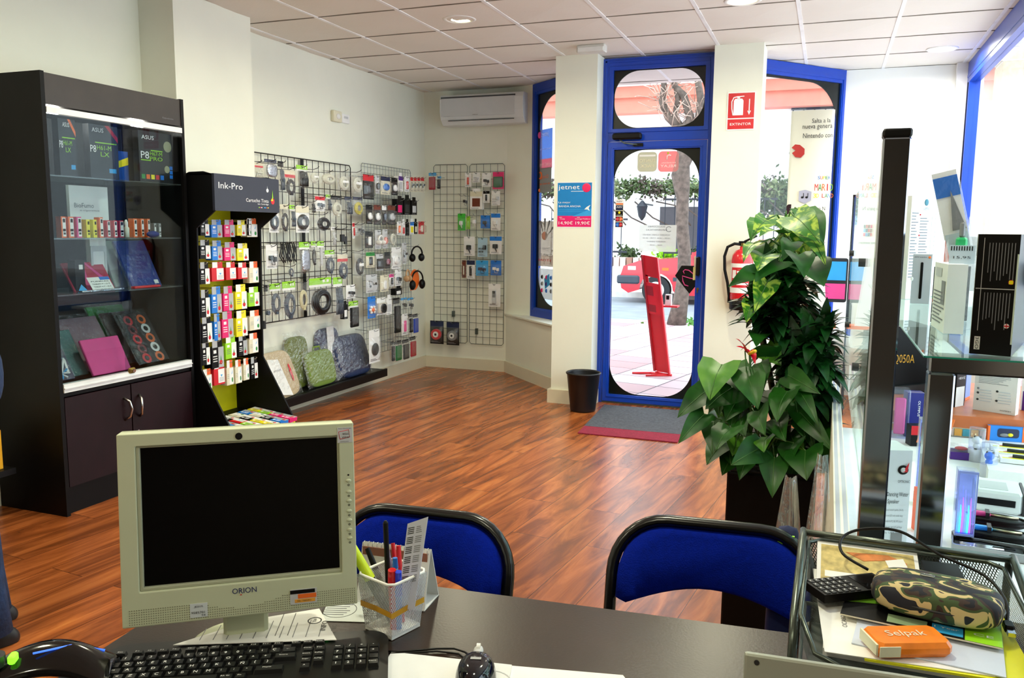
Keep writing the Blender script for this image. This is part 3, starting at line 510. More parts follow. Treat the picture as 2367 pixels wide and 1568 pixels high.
lamp(1062, 43, 'glowing round ceiling light above the middle of the sales floor')
lamp(1717, 0, 'glowing round ceiling light cut by the top edge of the picture')
lamp(2178, 112, 'glowing round ceiling light above the right corner by the shop window', 1., (1, .97, .92))
for k, (x, y) in enumerate(((-2.4, 3.3), (-.6, 3.4), (-2.4, 1.4), (-.6, 1.5), (-2.4, -.9), (-.6, -.9))):
    lamp(None, (x, y), ('round ceiling light nearer the desk on the left', 'round ceiling light nearer the desk on the right', 'round ceiling light over the left end of desk', 'round ceiling light over the right end of desk', 'round ceiling light behind the desk on the left', 'round ceiling light behind the desk on the right')[k])
# emergency light on the ceiling above the left pillar
t = thing('emergency_light', 'white emergency light box on ceiling above the left pillar', 'emergency light', (-1.745, 6.25, H-.002))
MB().bbox(-.11, -.04, -.055, .11, .04, 0, mt('off_white_plastic', (214, 212, 205), .45), .008).obj('housing', t)
MB().bbox(-.10, -.046, -.05, .10, -.038, -.018, mt('diffuser_strip', (228, 228, 224), .3), .003).obj('diffuser', t)
# air conditioner
ACW = mt('air_conditioner_white', (226, 228, 228), .35, var=.02)
t = thing('air_conditioner', 'white wall mounted air conditioner above the silver wire grids', 'air conditioner', (-3.21, 7.795, 2.46))
def acp(d): return [(0, 0), (.14, -.0), (.19, .05), (.215, .12), (.215, .24), (.19, .285), (.0, .285)]
MB().prism([(a, b) for a, b in acp(0)], (-.44, 0, 0), -Y, Z, X, 0, .87, ACW).obj('casing', t, bevel=.006)
MB().box(-.42, -.219, .075, .345, -.213, .255, mt('air_conditioner_panel', (206, 208, 210), .3, var=.02)).obj('front_panel', t, bevel=.004)
MB().box(-.425, -.222, .248, .35, -.205, .262, mt('vent_slot', (60, 66, 72), .5)).obj('vent_slot', t)
MB().box(-.36, -.196, .035, .33, -.18, .04, DARK).obj('louver_gap', t)
MB().text('SAMSUNG', (-.06, -.220, .085), X, Z, .012, INKTXT, .055).text('Smart Inverter', (-.36, -.220, .078), X, Z, .008, INKG, .07).obj('lettering', t)
# sensors on the left wall
for px0, py0, px1, py1, dx, lab, mtr in ((771, 254, 790, 284, .035, 'cream wall sensor box high on left wall', CREAM), (793, 262, 811, 287, .02, 'small white thermostat beside the cream sensor box', CARD)):
    a = atx(px0, py0, -3.90); b = atx(px1, py1, -3.90)
    t = thing('wall_sensor' if mtr is CREAM else 'thermostat', lab, 'sensor' if mtr is CREAM else 'thermostat', (-3.929, (a.y+b.y)/2, (a.z+b.z)/2))
    h = (a.z-b.z)/2; w_ = (b.y-a.y)/2
    MB().bbox(0, -w_, -h, dx, w_, h, mtr, .006).obj('casing', t); (MB().ell((dx, 0, 0), (.012, w_*.5, h*.5), WHITE, 12, 8) if mtr is CREAM else MB().box(dx, -w_*.5, 0, dx+.002, w_*.5, h*.5, LGREY)).obj('lens' if mtr is CREAM else 'display', t)
# fire extinguisher sign and tariff poster on the pillars
def wallplate(name, label, cat, a, b, y, fn):
    x0, x1, z1, z0 = a.x, b.x, a.z, b.z; mb = MB(); fn(mb, x1-x0, z1-z0); return tag(mb.obj(name, loc=((x0+x1)/2, y, (z0+z1)/2)), label, cat)
def ex(mb, w_, h):
    mb.box(-w_/2, -.003, -h/2, w_/2, 0, h/2, CARD); mb.box(-w_*.46, -.0036, -h*.18, w_*.46, -.003, h*.47, RED); mb.box(-w_*.46, -.0036, -h*.47, w_*.46, -.003, -h*.21, RED)
    y = -.004; mb.prism([(-.045, -.03), (.025, -.03), (.025, .075), (.015, .09), (-.035, .09), (-.045, .075)], (-.01, y, 0), X, Z, Y, -.0006, 0, WTXT); mb.prism([(-.02, .088), (.0, .088), (.0, .1), (-.02, .1)], (-.01, y, 0), X, Z, Y, -.0006, 0, WTXT)
    mb.prism([(-.03, .1), (.03, .104), (.03, .11), (-.02, .108)], (-.01, y, 0), X, Z, Y, -.0006, 0, WTXT); mb.tube([(-.025, y, .105), (-.055, y, .1), (-.07, y, .07), (-.068, y, .02), (-.058, y, -.03)], .004, WTXT, 6)
    mb.box(.055, y-.0006, -.005, .062, y, .085, WTXT); mb.prism([(.046, 0), (.071, 0), (.0585, -.03)], (0, y, 0), X, Z, Y, -.0006, 0, WTXT); mb.text('EXTINTOR', (0, y, -h*.34), X, Z, .026, WTXT, w_*.74, N=-Y)
wallplate('extinguisher_sign', 'red and white fire extinguisher sign on the right pillar', 'sign', aty(1682, 214, 6.537), aty(1744, 300, 6.537), 6.538, ex)
def jt(mb, w_, h):
    mb.box(-w_/2, -.001, -h/2, w_/2, 0, h/2, CARD); mb.box(-w_*.48, -.0016, -h*.24, w_*.48, -.001, h*.48, mt('tariff_blue', (10, 128, 200), .4)); mb.box(-w_*.48, -.0016, -h*.48, w_*.48, -.001, -h*.24, mt('tariff_magenta', (228, 20, 110), .4))
    mb.prism([(-w_*.05, -h*.25), (w_*.48, -h*.08), (w_*.48, -h*.24)], (0, -.0016, 0), X, Z, Y, -.0004, 0, SKYB)
    y = -.002; N = -Y; mb.text('jetnet', (-w_*.16, y, h*.37), X, Z, .052, WTXT, w_*.6, N=N); mb.ell((w_*.33, y, h*.37), (.036, .002, .036), mt('tariff_ball', (235, 40, 100), .3), 18, 12); mb.box(-w_*.1, y-.0004, h*.29, w_*.25, y, h*.3, WTXT)
    mb.text('La mejor', (-w_*.28, y, h*.05), X, Z, .02, WTXT, w_*.34, N=N); mb.text('BANDA ANCHA', (-w_*.13, y, -h*.03), X, Z, .021, WTXT, w_*.62, N=N)
    for k in range(2): mb.box(-w_*.45, y-.0004, -h*(.115+k*.035), w_*.28, y, -h*(.105+k*.035), SKYB)
    mb.prism([(w_*.28, -h*.1), (w_*.34, -h*.05), (w_*.45, h*.0), (w_*.40, -h*.07), (w_*.43, -h*.13), (w_*.37, -h*.10)], (0, y, 0), X, Z, Y, -.0005, 0, WTXT)
    mb.text('ADSL', (-w_*.38, y, -h*.275), X, Z, .011, WTXT, N=N); mb.text('Despega', (-w_*.33, y, -h*.31), X, Z, .012, WTXT, N=N); mb.text('14,90€', (-w_*.24, y, -h*.40), X, Z, .036, WTXT, w_*.40, N=N)
    mb.text('ADSL', (w_*.12, y, -h*.275), X, Z, .011, WTXT, N=N); mb.text('Despega+Teléfono', (w_*.24, y, -h*.31), X, Z, .012, WTXT, w_*.42, N=N); mb.text('19,90€', (w_*.24, y, -h*.40), X, Z, .036, WTXT, w_*.40, N=N)
wallplate('poster', 'blue and magenta broadband tariff poster on the left pillar', 'poster', aty(1288, 421, 6.538), aty(1368, 527, 6.538), 6.539, jt)
# fire extinguisher hanging on the right pillar
t = thing('fire_extinguisher', 'red fire extinguisher hanging on the right pillar behind the plants', 'fire extinguisher', (-.60, 6.455, .855))
MB().lathe([(.0, .07), (.078, .07), (.081, .09), (.081, .37), (.074, .41), (.05, .445), (.022, .455), (.022, .475)], mt('extinguisher_red', (205, 16, 30), .25, coat=.5), 26).obj('cylinder', t)
MB().lathe([(.0, 0), (.078, 0), (.083, .01), (.083, .072), (.078, .078)], BLACK, 26).obj('base_cup', t)
MB().cyl((0, 0, .47), (0, 0, .50), .018, mt('brass', (150, 130, 70)), n=12).box(-.03, -.012, .495, .03, .012, .515, BLACK).tube([(.01, 0, .512), (.10, -.02, .555)], .008, BLACK, 6).tube([(.01, 0, .50), (.09, -.02, .50)], .007, BLACK, 6).obj('valve', t)
MB().tube([(-.015, 0, .49), (-.06, -.01, .495), (-.11, -.01, .47), (-.13, -.01, .40), (-.125, -.01, .30), (-.10, -.01, .2), (-.085, -.01, .1), (-.085, -.01, .05)], .011, BLACK, 8).obj('hose', t)
lb = MB(); a0, a1 = R_(195), R_(340)
def wrap(z0, z1, b0, b1, r, m): lb.grid(lambda u, v: (r*math.cos(b0+(b1-b0)*u), r*math.sin(b0+(b1-b0)*u), z0+(z1-z0)*v), 12, 1, m)
wrap(.13, .35, a0, a1, .0818, CARD); wrap(.17, .32, R_(215), R_(320), .0822, RED); wrap(.24, .3, R_(222), R_(245), .0826, CARD)
for k in range(4): wrap(.19+k*.03, .205+k*.03, R_(250), R_(312), .0826, CARD)
lb.obj('label', t); MB().box(-.03, .06, .3, .03, .084, .42, STEEL).obj('bracket', t)
# waste bin
t = thing('waste_bin', 'black round waste bin on the floor before the left pillar', 'waste bin', (-1.78, 6.33, 0))
MB().lathe([(.0, .008), (.095, .004), (.098, 0), (.102, .012), (.133, .30), (.140, .302), (.142, .312), (.136, .316), (.129, .312), (.128, .302), (.096, .02), (0, .02)], mt('bin_black', (12, 12, 18), .4), 32).obj('body', t)
# door mat: grey pile with a red band along the near edge
MATG = mt('mat_grey', (78, 80, 88), .95, var=.3, vs=60, bump=.7, bs=160); MATR = mt('mat_red', (140, 22, 52), .95, var=.2, vs=60, bump=.7, bs=160)
m_ = MB(); c0, c1, c2, c3 = (-1.60, 5.57), (-.895, 5.575), (-.91, 6.62), (-1.665, 6.58)
L4 = lambda a, b, k: (a[0]+(b[0]-a[0])*k, a[1]+(b[1]-a[1])*k)
t = thing('door_mat', 'grey door mat with a red band on the floor at the entrance', 'mat', (-1.25, 6.1, .0)); Q = lambda *p: [(x+1.25, y-6.1) for x, y in p]
MB().prism(Q(L4(c0, c3, .22), L4(c1, c2, .22), c2, c3), (0, 0, 0), X, Y, Z, .001, .009, MATG).obj('pile', t); MB().prism(Q(c0, c1, L4(c1, c2, .22), L4(c0, c3, .22)), (0, 0, 0), X, Y, Z, .001, .008, MATR).obj('red_band', t)
# ================================================================ DISPLAY CABINET
WEN = mt('wenge', (6, 5, 5), .45, spec=.18, var=.35, vs=6); WENF = mt('wenge_front', (26, 6, 12), .42, spec=.25, var=.25, vs=8); ALU = mt('white_aluminium', (225, 228, 230), .35)
CX0, CX1, CY0, CY1 = -3.915, -3.46, 2.93, 3.85
t = thing('display_cabinet', 'tall dark wenge display cabinet with sliding glass doors on left wall', 'cabinet', (CX1, CY0, 0)); D_ = CX0-CX1; WY = CY1-CY0
MB().box(D_, 0, 0, 0, .022, 2.15, WEN).box(D_, WY-.022, 0, 0, WY, 2.15, WEN).box(D_, .022, 0, D_+.012, WY-.022, 2.15, mt('cabinet_back', (30, 33, 34), .6, spec=.2)).box(D_+.012, .022, .60, -.01, WY-.022, .622, WEN).box(D_+.012, .022, 2.0, -.01, WY-.022, 2.02, WEN).box(D_+.012, .022, 0, -.03, WY-.022, .14, WEN).obj('carcass', t)
MB().box(-.02, .022, 2.0, -.004, WY-.022, 2.145, mt('wenge_pelmet', (44, 36, 30), .4, var=.15)).obj('pelmet', t)
MB().text('Exposición', (-.003, WY-.12, 2.03), Y, Z, .012, INKG, .08).obj('badge', t)
MB().box(-.03, .022, 1.962, .004, WY-.022, 1.99, ALU).obj('top_rail', t); MB().box(-.03, .022, .622, .006, WY-.022, .664, ALU).box(.006, .022, .64, .012, WY-.022, .646, ALU).obj('bottom_rail', t)
hy = .44
MB().box(-.008, .024, .66, -.004, hy+.02, 1.965, CGLASS).obj('glass_door', t); MB().box(-.02, hy-.01, .66, -.016, WY-.024, 1.965, CGLASS).obj('glass_door', t)
MB().bbox(-.004, hy-.015, .655, .014, hy+.03, .685, mt('brass', (150, 130, 70)), .006).cyl((.014, hy+.01, .67), (.024, hy+.01, .67), .009, CHROME, n=12).obj('lock', t)
for y0_, y1_, hy_, s_ in ((.026, hy-.004, hy-.05, 1), (hy+.004, WY-.026, hy+.055, -1)):
    d = MB().box(-.018, y0_, .145, 0, y1_, .595, WENF).obj('door', t)
    MB().tube([(.0, hy_, .41), (.028, hy_+.012*s_, .43), (.036, hy_+.018*s_, .47), (.028, hy_+.012*s_, .51), (.0, hy_, .53)], .007, STEEL if 0 else mt('satin_nickel', (190, 190, 190), .25, 1.), 8).obj('handle', d)
MB().cyl((0, hy+.035, .33), (.006, hy+.035, .33), .009, CHROME, n=12).obj('keyhole', t)
SH1 = atx(140, 548, -3.48).z-.006; SH2 = atx(143, 680, -3.48).z-.006
SH0 = atx(200, 408, -3.5).z-.004
for z in (SH1, SH2): MB().box(D_+.014, .024, z-.007, -.035, WY-.024, z, TGLASS).obj('shelf', t)
MB().lathe([(.0001, -.004), (.028, -.004), (.034, 0)], mt('spot_led', (255, 245, 225), .5, var=0, emit=(255, 240, 215), es=25.), 20, c=(.09-.22, .16, 1.998)).obj('cabinet_spot', t)
ld = bpy.data.lights.new('cabinet_spot', 'POINT'); ld.energy = 5.0; ld.shadow_soft_size = .03; ld.color = (1, .95, .85); lo = bpy.data.objects.new('bulb', ld); COL.objects.link(lo); lo.parent = t; lo.location = (-.13, .16, 1.96)
ld = bpy.data.lights.new('cabinet_spot_b', 'POINT'); ld.energy = 5.0; ld.shadow_soft_size = .03; ld.color = (1, .95, .85); lo = bpy.data.objects.new('bulb', ld); COL.objects.link(lo); lo.parent = t; lo.location = (-.13, .70, 1.96)
MB().lathe([(.0001, -.004), (.028, -.004), (.034, 0)], mt('spot_led', (0, 0, 0)), 20, c=(-.13, .70, 1.998)).obj('cabinet_spot', t)
# contents: everything stands on a shelf, sizes taken at x = -3.58
def cab(px0, py0, px1, py1, Xp, zb):
    a = atx(px0, py0, Xp); b = atx(px1, py1, Xp); return a.y, b.y, zb, zb+(a.z-b.z)
def pbox(name, label, cat, Xp, y0, y1, z0, h, d, faces, lean=0., m=CARD, grp=None, txt=()):
    """carton facing +x; faces = list of (v0,v1,u0,u1,material) bands on the front in 0..1"""
    mb = MB(); w_ = y1-y0; mb.box(-d, -w_/2, 0, 0, w_/2, h, m)
    for v0, v1, u0, u1, fm in faces: mb.box(0, -w_/2+w_*u0, h*v0, .0006, -w_/2+w_*u1, h*v1, fm)
    for s, v, u, wd, sz, fm in txt: mb.text(s, (.0007, -w_/2+w_*u, h*v), Y, Z, sz, fm, wd*w_, N=X)
    return tag(mb.obj(name, loc=(Xp, (y0+y1)/2, z0+.0008), rot=(0, -lean, 0)), label, cat, grp)
for k, (px0, px1, hh_, col, lab) in enumerate(((141, 154, 1, ORANGE, 'leftmost'), (158, 172, 1, ORANGE, 'second'), (177, 190, 1, PINK, 'third, pink-edged'), (199, 209, .88, YEL, 'left yellow'), (215, 225, .88, YEL, 'right yellow'), (229, 240, 1, ORANGE, 'white-striped one right of the yellow pair'), (246, 256, .86, RED, 'left of three short red'), (262, 272, .86, RED, 'middle of three short red'), (275, 287, .86, RED, 'right of three short red'), (308, 318, .98, ORANGE, 'left of three right of the bottle'), (325, 334, .98, ORANGE, 'middle of three right of the bottle'), (340, 348, .98, ORANGE, 'right of three right of the bottle'), (355, 362, .76, GREY, 'left grey'), (366, 373, .76, GREY, 'right grey'))):
    y0, y1, z0, z1 = cab(px0, 512, px1, 546, -3.56, SH1)
    h = .105*hh_
    pbox('liquid_box', lab+' small flavour carton on the upper glass shelf', 'box', -3.56, y0, y1, SH1, h, .035, [(.06, .94, .28, .95, CARD if col is not YEL else YEL), (.3, .42, .3, .9, col), (.72, .9, .4, .85, col), (.15, .25, .4, .85, INKTXT)], m=col, grp='small cartons on the upper glass shelf')
y0, y1, z0, z1 = cab(291, 518, 300, 546, -3.56, SH1)
t = thing('dropper_bottle', 'small white dropper bottle among cartons on the upper glass shelf', 'bottle', (-3.57, (y0+y1)/2, SH1+.001)); MB().lathe([(0, 0), (.014, 0), (.015, .05), (.008, .06)], mt('bottle_white', (225, 230, 215), .3), 14).obj('bottle', t); MB().lathe([(.009, .058), (.010, .08), (.004, .095), (0, .096)], WHITE, 12).obj('cap', t)
y0, y1, z0, z1 = cab(160, 459, 252, 512, -3.70, SH1)
pbox('brand_card', 'white folded display card behind the small cartons', 'card', -3.70, y0, y1, SH1, .27, .02, [], txt=(('BioFumo', .62, .36, .5, .035, INKG), ('e-cigarettes', .52, .5, .5, .012, INKG)))
for k, (px0, px1, pt, lab) in enumerate(((132, 180, 262, 'leftmost dark motherboard carton at top of cabinet'), (203, 276, 270, 'middle dark motherboard carton at top of cabinet'), (318, 400, 290, 'right dark motherboard carton at top of cabinet'))):
    Xq = -3.50-.03*(k == 1); a = atx(px0, pt, Xq); b = atx(px1, 410, Xq); w_ = b.y-a.y; z0 = SH0; hh_ = min(a.z-z0, 1.95-z0)
    mb = MB(); mb.box(-.04, -w_/2, 0, 0, w_/2, hh_, mt('motherboard_carton', (26, 27, 30), .35)); u = lambda s_, v, uu, wd, sz, fm: mb.text(s_, (.0006, -w_/2+w_*uu, hh_*v), Y, Z, sz, fm, wd*w_, N=X)
    if k == 2:
        u('ASUS', .88, .27, .36, .03, WTXT); u('P8', .53, .17, .24, .055, WTXT); u('H67-M', .57, .5, .36, .03, LIME); u('PRO', .47, .5, .38, .03, LIME); mb.box(0, -w_*.15, hh_*.62, .0006, w_*.2, hh_*.64, LIME); mb.box(0, -w_*.45, hh_*.42, .0006, -w_*.16, hh_*.44, LIME)
        for q, fm in enumerate((GREEN, ORANGE, YEL, RED, BLUE)): mb.box(0, -w_*(.45-.14*q), hh_*.06, .0006, -w_*(.35-.14*q), hh_*.15, fm)
        mb.cyl((0, w_*.36, hh_*.74), (.0008, w_*.36, hh_*.74), .03, mt('medal', (150, 150, 120), .4), n=18).cyl((0, w_*.32, hh_*.28), (.0008, w_*.32, hh_*.28), .02, mt('medal', (150, 150, 120)), n=16)
        for q in range(3): mb.box(0, w_*.4, hh_*(.1+.09*q), .0006, w_*.49, hh_*(.17+.09*q), BLUE)
    else:
        u('ASUS', .9, .3 if k else .45, .4, .03, WTXT); u('P8', .55, .12, .2, .05, WTXT); u('H61-M', .58, .5, .5, .034, LIME); u('LX', .46, .52, .3, .034, LIME); mb.box(0, -w_*.3, hh_*.66, .0006, w_*.45, hh_*.68, LIME); mb.prism([(w_*.2, hh_), (w_*.5, hh_*.8), (w_*.5, hh_*.7), (w_*.05, hh_)], (0, 0, 0), Y, Z, X, 0, .0006, ORANGE if k == 0 else RED)
        mb.box(0, w_*.15, hh_*.12, .0006, w_*.4, hh_*.2, SKYB)
    tag(mb.obj('motherboard_box', loc=(Xq, (a.y+b.y)/2, z0)), lab, 'box')
# a clear shelf that carries the cartons
t = bpy.data.objects['display_cabinet']; MB().box(D_+.014, .024, SH0-.008, -.02, WY-.024, SH0-.001, TGLASS).obj('shelf', t)
a = atx(247, 345, -3.60); tag(MB().box(-.03, 0, 0, 0, .14, .16, mt('intel_blue', (25, 75, 160), .4)).prism([(0, .05), (.14, .09), (.14, .13), (0, .08)], (.0, 0, 0), Y, Z, X, 0, .0006, YEL).obj('processor_box', loc=(-3.60, a.y, SH0)), 'small blue and yellow carton between the motherboard cartons', 'box')
# middle shelf
z = SH2+.001
y0, y1, _, _ = cab(137, 0, 160, 0, -3.6, 0); pbox('small_black_box', 'black boxed gadget at left end of the middle shelf', 'box', -3.60, y0, y1, z, .16, .05, [(.7, .85, .4, .8, CARD)], m=BLACK)
y0, y1, _, _ = cab(176, 0, 214, 0, -3.68, 0)
t = thing('boxed_frame', 'white upright boxed tablet cover with window on the middle shelf', 'box', (-3.68, (y0+y1)/2, z)); w_ = y1-y0; MB().box(-.03, -w_/2, 0, 0, w_/2, .27, CARD).obj('carton', t); MB().frame((-w_/2, .01, w_/2, .23), (-w_*.36, .03, w_*.36, .2), .008, (0, 0, 0), Y, Z, X, 0, .003, LGREY).obj('window', t)
def slab(name, label, cat, p, w_, h, th, lean, yaw, m, extra=None, wrap_=None):
    """flat item (folder, sleeve) leaning back on a shelf, front towards +x"""
    t = thing(name, label, cat, p, rot=(0, -lean, yaw)); b = MB(); b.bbox(-th, -w_/2, 0, 0, w_/2, h, m, .003)
    if extra: extra(b, w_, h)
    b.obj('cover', t)
    if wrap_: MB().grid(lambda u, v: (.004+.004*random.random()+(.0 if 0 < u < 1 else -th), -w_/2-.01+(w_+.02)*u, -.0+(h+.02)*v), 12, 12, wrap_).obj('wrapper', t)
    return t
def red1(b, w_, h): b.prism([(-w_*.2, 0), (-w_*.1, 0), (.0, h), (-w_*.08, h)], (0, 0, 0), Y, Z, X, 0, .0015, PINK); b.prism([(w_*.45, 0), (w_*.48, .03), (w_*.06, h), (0, h)], (0, 0, 0), Y, Z, X, 0, .0015, PINK)
a = atx(228, 660, -3.58); slab('tablet_cover', 'raspberry red tablet cover leaning on the middle shelf', 'cover', (-3.60, a.y, z), .26, .17, .014, .55, 0, mt('cover_red', (180, 18, 62), .5), red1)
def sg(b, w_, h):
    b.box(0, w_*.05, h*.78, .0006, w_*.5, h, BLUE)
    for k, s in enumerate(('FUNDAS', 'TABLET 7" : 15 €', 'TABLET 9.7" : 18 €', 'TABLET 10" : 20 €')): b.text(s, (.0007, 0, h*(.68-.19*k)), Y, Z, .010, INKTXT, w_*.8, N=X)
a = atx(243, 650, -3.53); slab('price_sign', 'white price card propped against the raspberry tablet cover', 'sign', (-3.535, a.y, z), .14, .085, .002, .6, 0, CARD, sg)
BLUEC = mt('cover_blue', (18, 50, 140), .4)
a = atx(335, 655, -3.62); slab('laptop_sleeve', 'glossy blue wrapped cover leaning on the middle shelf', 'cover', (-3.60, a.y, z), .22, .285, .02, .45, 0, BLUEC, lambda b, w_, h: b.box(0, w_*.28, h*.05, .0008, w_*.42, h*.13, CARD), BAG)
a = atx(290, 655, -3.7); slab('laptop_sleeve', 'grey-white wrapped cover behind the glossy blue one', 'cover', (-3.70, a.y+.03, z), .2, .27, .02, .35, 0, LGREY, None, BAG)
a = atx(190, 665, -3.54); tag(MB().add([(0, -.035, 0), (0, .035, 0), (-.04, 0, 0), (-.015, 0, .04)], [(0, 1, 3), (1, 2, 3), (2, 0, 3), (0, 2, 1)], SKYB).obj('foil_pyramid', loc=(-3.53, a.y, z)), 'small blue foil pyramid pack at left on the middle shelf', 'pack')
a = atx(255, 668, -3.5); tag(MB().bbox(-.03, -.17, 0, 0, .10, .010, SILVERF, .003).obj('foil_pack', loc=(-3.505, a.y, z)), 'crumpled silver foil pack lying along the middle shelf edge', 'pack')
a = atx(320, 664, -3.5); tag(MB().bbox(-.03, -.10, 0, 0, .09, .012, RED, .003).obj('red_pack', loc=(-3.505, a.y+.08, z)), 'thin red pack lying at the middle shelf edge', 'pack')
a = atx(355, 540, -3.5); tag(MB().ell((0, 0, .018), (.025, .04, .018), mt('blue_cloth', (25, 45, 130), .7), 12, 8).obj('blue_pouch', loc=(-3.505, a.y, SH1+.001)), 'small blue pouch at front edge of the upper glass shelf', 'pouch')
# bottom shelf
z = .665
def eyes(b, w_, h):
    for k in range(10):
        i, j = k % 2, k//2; c = (RED, CARD, mt('dark_red', (120, 20, 30), .4), ORANGE)[(k*3) % 4]
        b.lathe([(.016, 0), (.020, .001), (.024, 0), (.028, .001), (.031, 0)], c, 16, M=Matrix.Translation((.001, -w_*.22+w_*.44*i, h*(.1+.19*j))) @ Matrix.Rotation(PI/2, 4, 'Y'))
def swirls(b, w_, h):
    for k in range(9): b.tube([(.001, random.uniform(-.4, .4)*w_, h*random.uniform(.05, .9)) for _ in range(3)], .006, CARD if k % 2 else SKYB, 5)
for k, (px, py, Xq, w_, h, lean, yaw, m, ex_, lab) in enumerate(((152, 880, -3.55, .12, .17, .5, 0, NAVY, swirls, 'navy patterned sleeve at left end of cabinet floor'), (180, 862, -3.60, .14, .26, .5, 0, mt('cover_teal', (40, 105, 105), .5), None, 'teal wrapped sleeve at left on cabinet floor'), (235, 848, -3.66, .26, .32, .55, 0, mt('cover_mauve', (150, 118, 128), .45), None, 'mauve wrapped sleeve on cabinet floor'), (262, 862, -3.52, .25, .20, .45, 0, PINK, None, 'plain pink folder standing in front on cabinet floor'), (300, 840, -3.72, .26, .36, .5, 0, GREEN, None, 'green edged wrapped sleeve at back of cabinet floor'), (325, 835, -3.66, .22, .33, .55, 0, mt('cover_brown', (60, 35, 32), .4), None, 'dark brown wrapped sleeve on cabinet floor'), (360, 830, -3.58, .22, .32, .55, 0, BLACK, eyes, 'black sleeve with rings of red and white on cabinet floor'))):
    a = atx(px, py, Xq); y = min(max(a.y, CY0+.03+w_/2), CY1-.03-w_/2); slab('notebook_sleeve', lab, 'sleeve', (Xq, y, z), w_, h, .016, lean, yaw, m, ex_, None if m is PINK else BAG)
# black shelf unit left of the cabinet with a yellow folder
a = atx(5, 1075, -3.75); t = thing('wall_shelf', 'black low wall shelf just left of the display cabinet', 'shelf', (-3.929, 2.48, a.z-.03)); MB().box(0, -.35, 0, .28, .34, .03, BLACK).box(0, -.35, -.3, .02, .34, 0, BLACK).obj('board', t)
b_ = atx(5, 985, -3.75); tag(MB().bbox(0, -.12, 0, .2, .18, b_.z-a.z, mt('yellow_box', (240, 175, 25), .5), .003).obj('yellow_box', loc=(-3.88, 2.60, a.z+.001)), 'yellow box on low black shelf at left edge of picture', 'box')
# ================================================================ INK CARTRIDGE STAND
SB = mt('stand_black', (5, 5, 6), .5, spec=.2); SH_ = mt('stand_header', (40, 43, 58), .4); SY = mt('stand_yellow', (208, 200, 10), .45, var=.05)
t = thing('cartridge_stand', 'black and yellow ink cartridge stand against the left column', 'display stand', (-3.66, 3.872, 0)); SW = .588
prof = [(0, 0), (.47, 0), (.47, .19), (.23, .60), (.24, 1.43), (.375, 1.53), (.375, 1.733), (.30, 1.752), (.2, 1.75), (.1, 1.71), (0, 1.62)]
for y in (0, SW-.012): MB().prism(prof, (0, y, 0), X, Z, Y, 0, .012, SB).obj('side_panel', t)
MB().box(0, .012, .0, .01, SW-.012, 1.62, SY).obj('back_panel', t)
hd = MB(); hd.box(.365, -.004, 1.53, .381, SW+.004, 1.737, SH_).box(.2, 0, 1.732, .375, SW, 1.74, SH_).obj('header', t)
hx = .3815; tx = MB(); T_ = lambda s, y, z, wd, sz: tx.text(s, (hx, y, z), Y, Z, sz, WTXT, wd, N=X)
T_('Ink-Pro', .135, 1.675, .21, .052); T_('Cartucho Tinta', .375, 1.60, .215, .03); T_('Ink Cartridge', .43, 1.578, .105, .014)
for k, c in enumerate((LIME, MAG, CARD, BLACK, SKYB, SKYB, RED, YEL)): tx.box(hx, .385+.0125*k, 1.556, hx+.0006, .396+.0125*k, 1.561, c)
def drop(y, z, s, c): tx.prism([(s*.55*math.sin(a)*(1 if abs(a) < 2.5 else .4), -s*.6*math.cos(a)) for a in [k*PI/8 for k in range(-7, 8)]]+[(0, s*1.3)], (hx, y, z), Y, Z, X, 0, .0006, c)
drop(.475, 1.665, .02, WTXT); drop(.525, 1.60, .032, mt('drop_red', (220, 30, 40), .4)); tx.prism([(-.006, 0), (.006, 0), (0, .05)], (hx+.0007, .524, 1.618), Y, Z, X, 0, .0006, LIME); tx.prism([(-.014, 0), (.010, 0), (0, .02)], (hx+.0007, .519, 1.602), Y, Z, X, 0, .0006, YEL); tx.obj('lettering', t)
MB().prism([(0, .02), (.455, .02), (.455, .19), (.44, .19), (0, .24)], (0, .012, 0), X, Z, Y, 0, SW-.024, SB).obj('tray', t)
strip = MB()
for k in range(18): strip.box(.470, .02+k*.031, .176, .4716, .05+k*.031, .19, (YEL, SKYB, MAG, RED, CARD, YEL)[k % 6])
strip.obj('price_strip', t)
GC = mt('carton_grey', (175, 178, 182), .4)
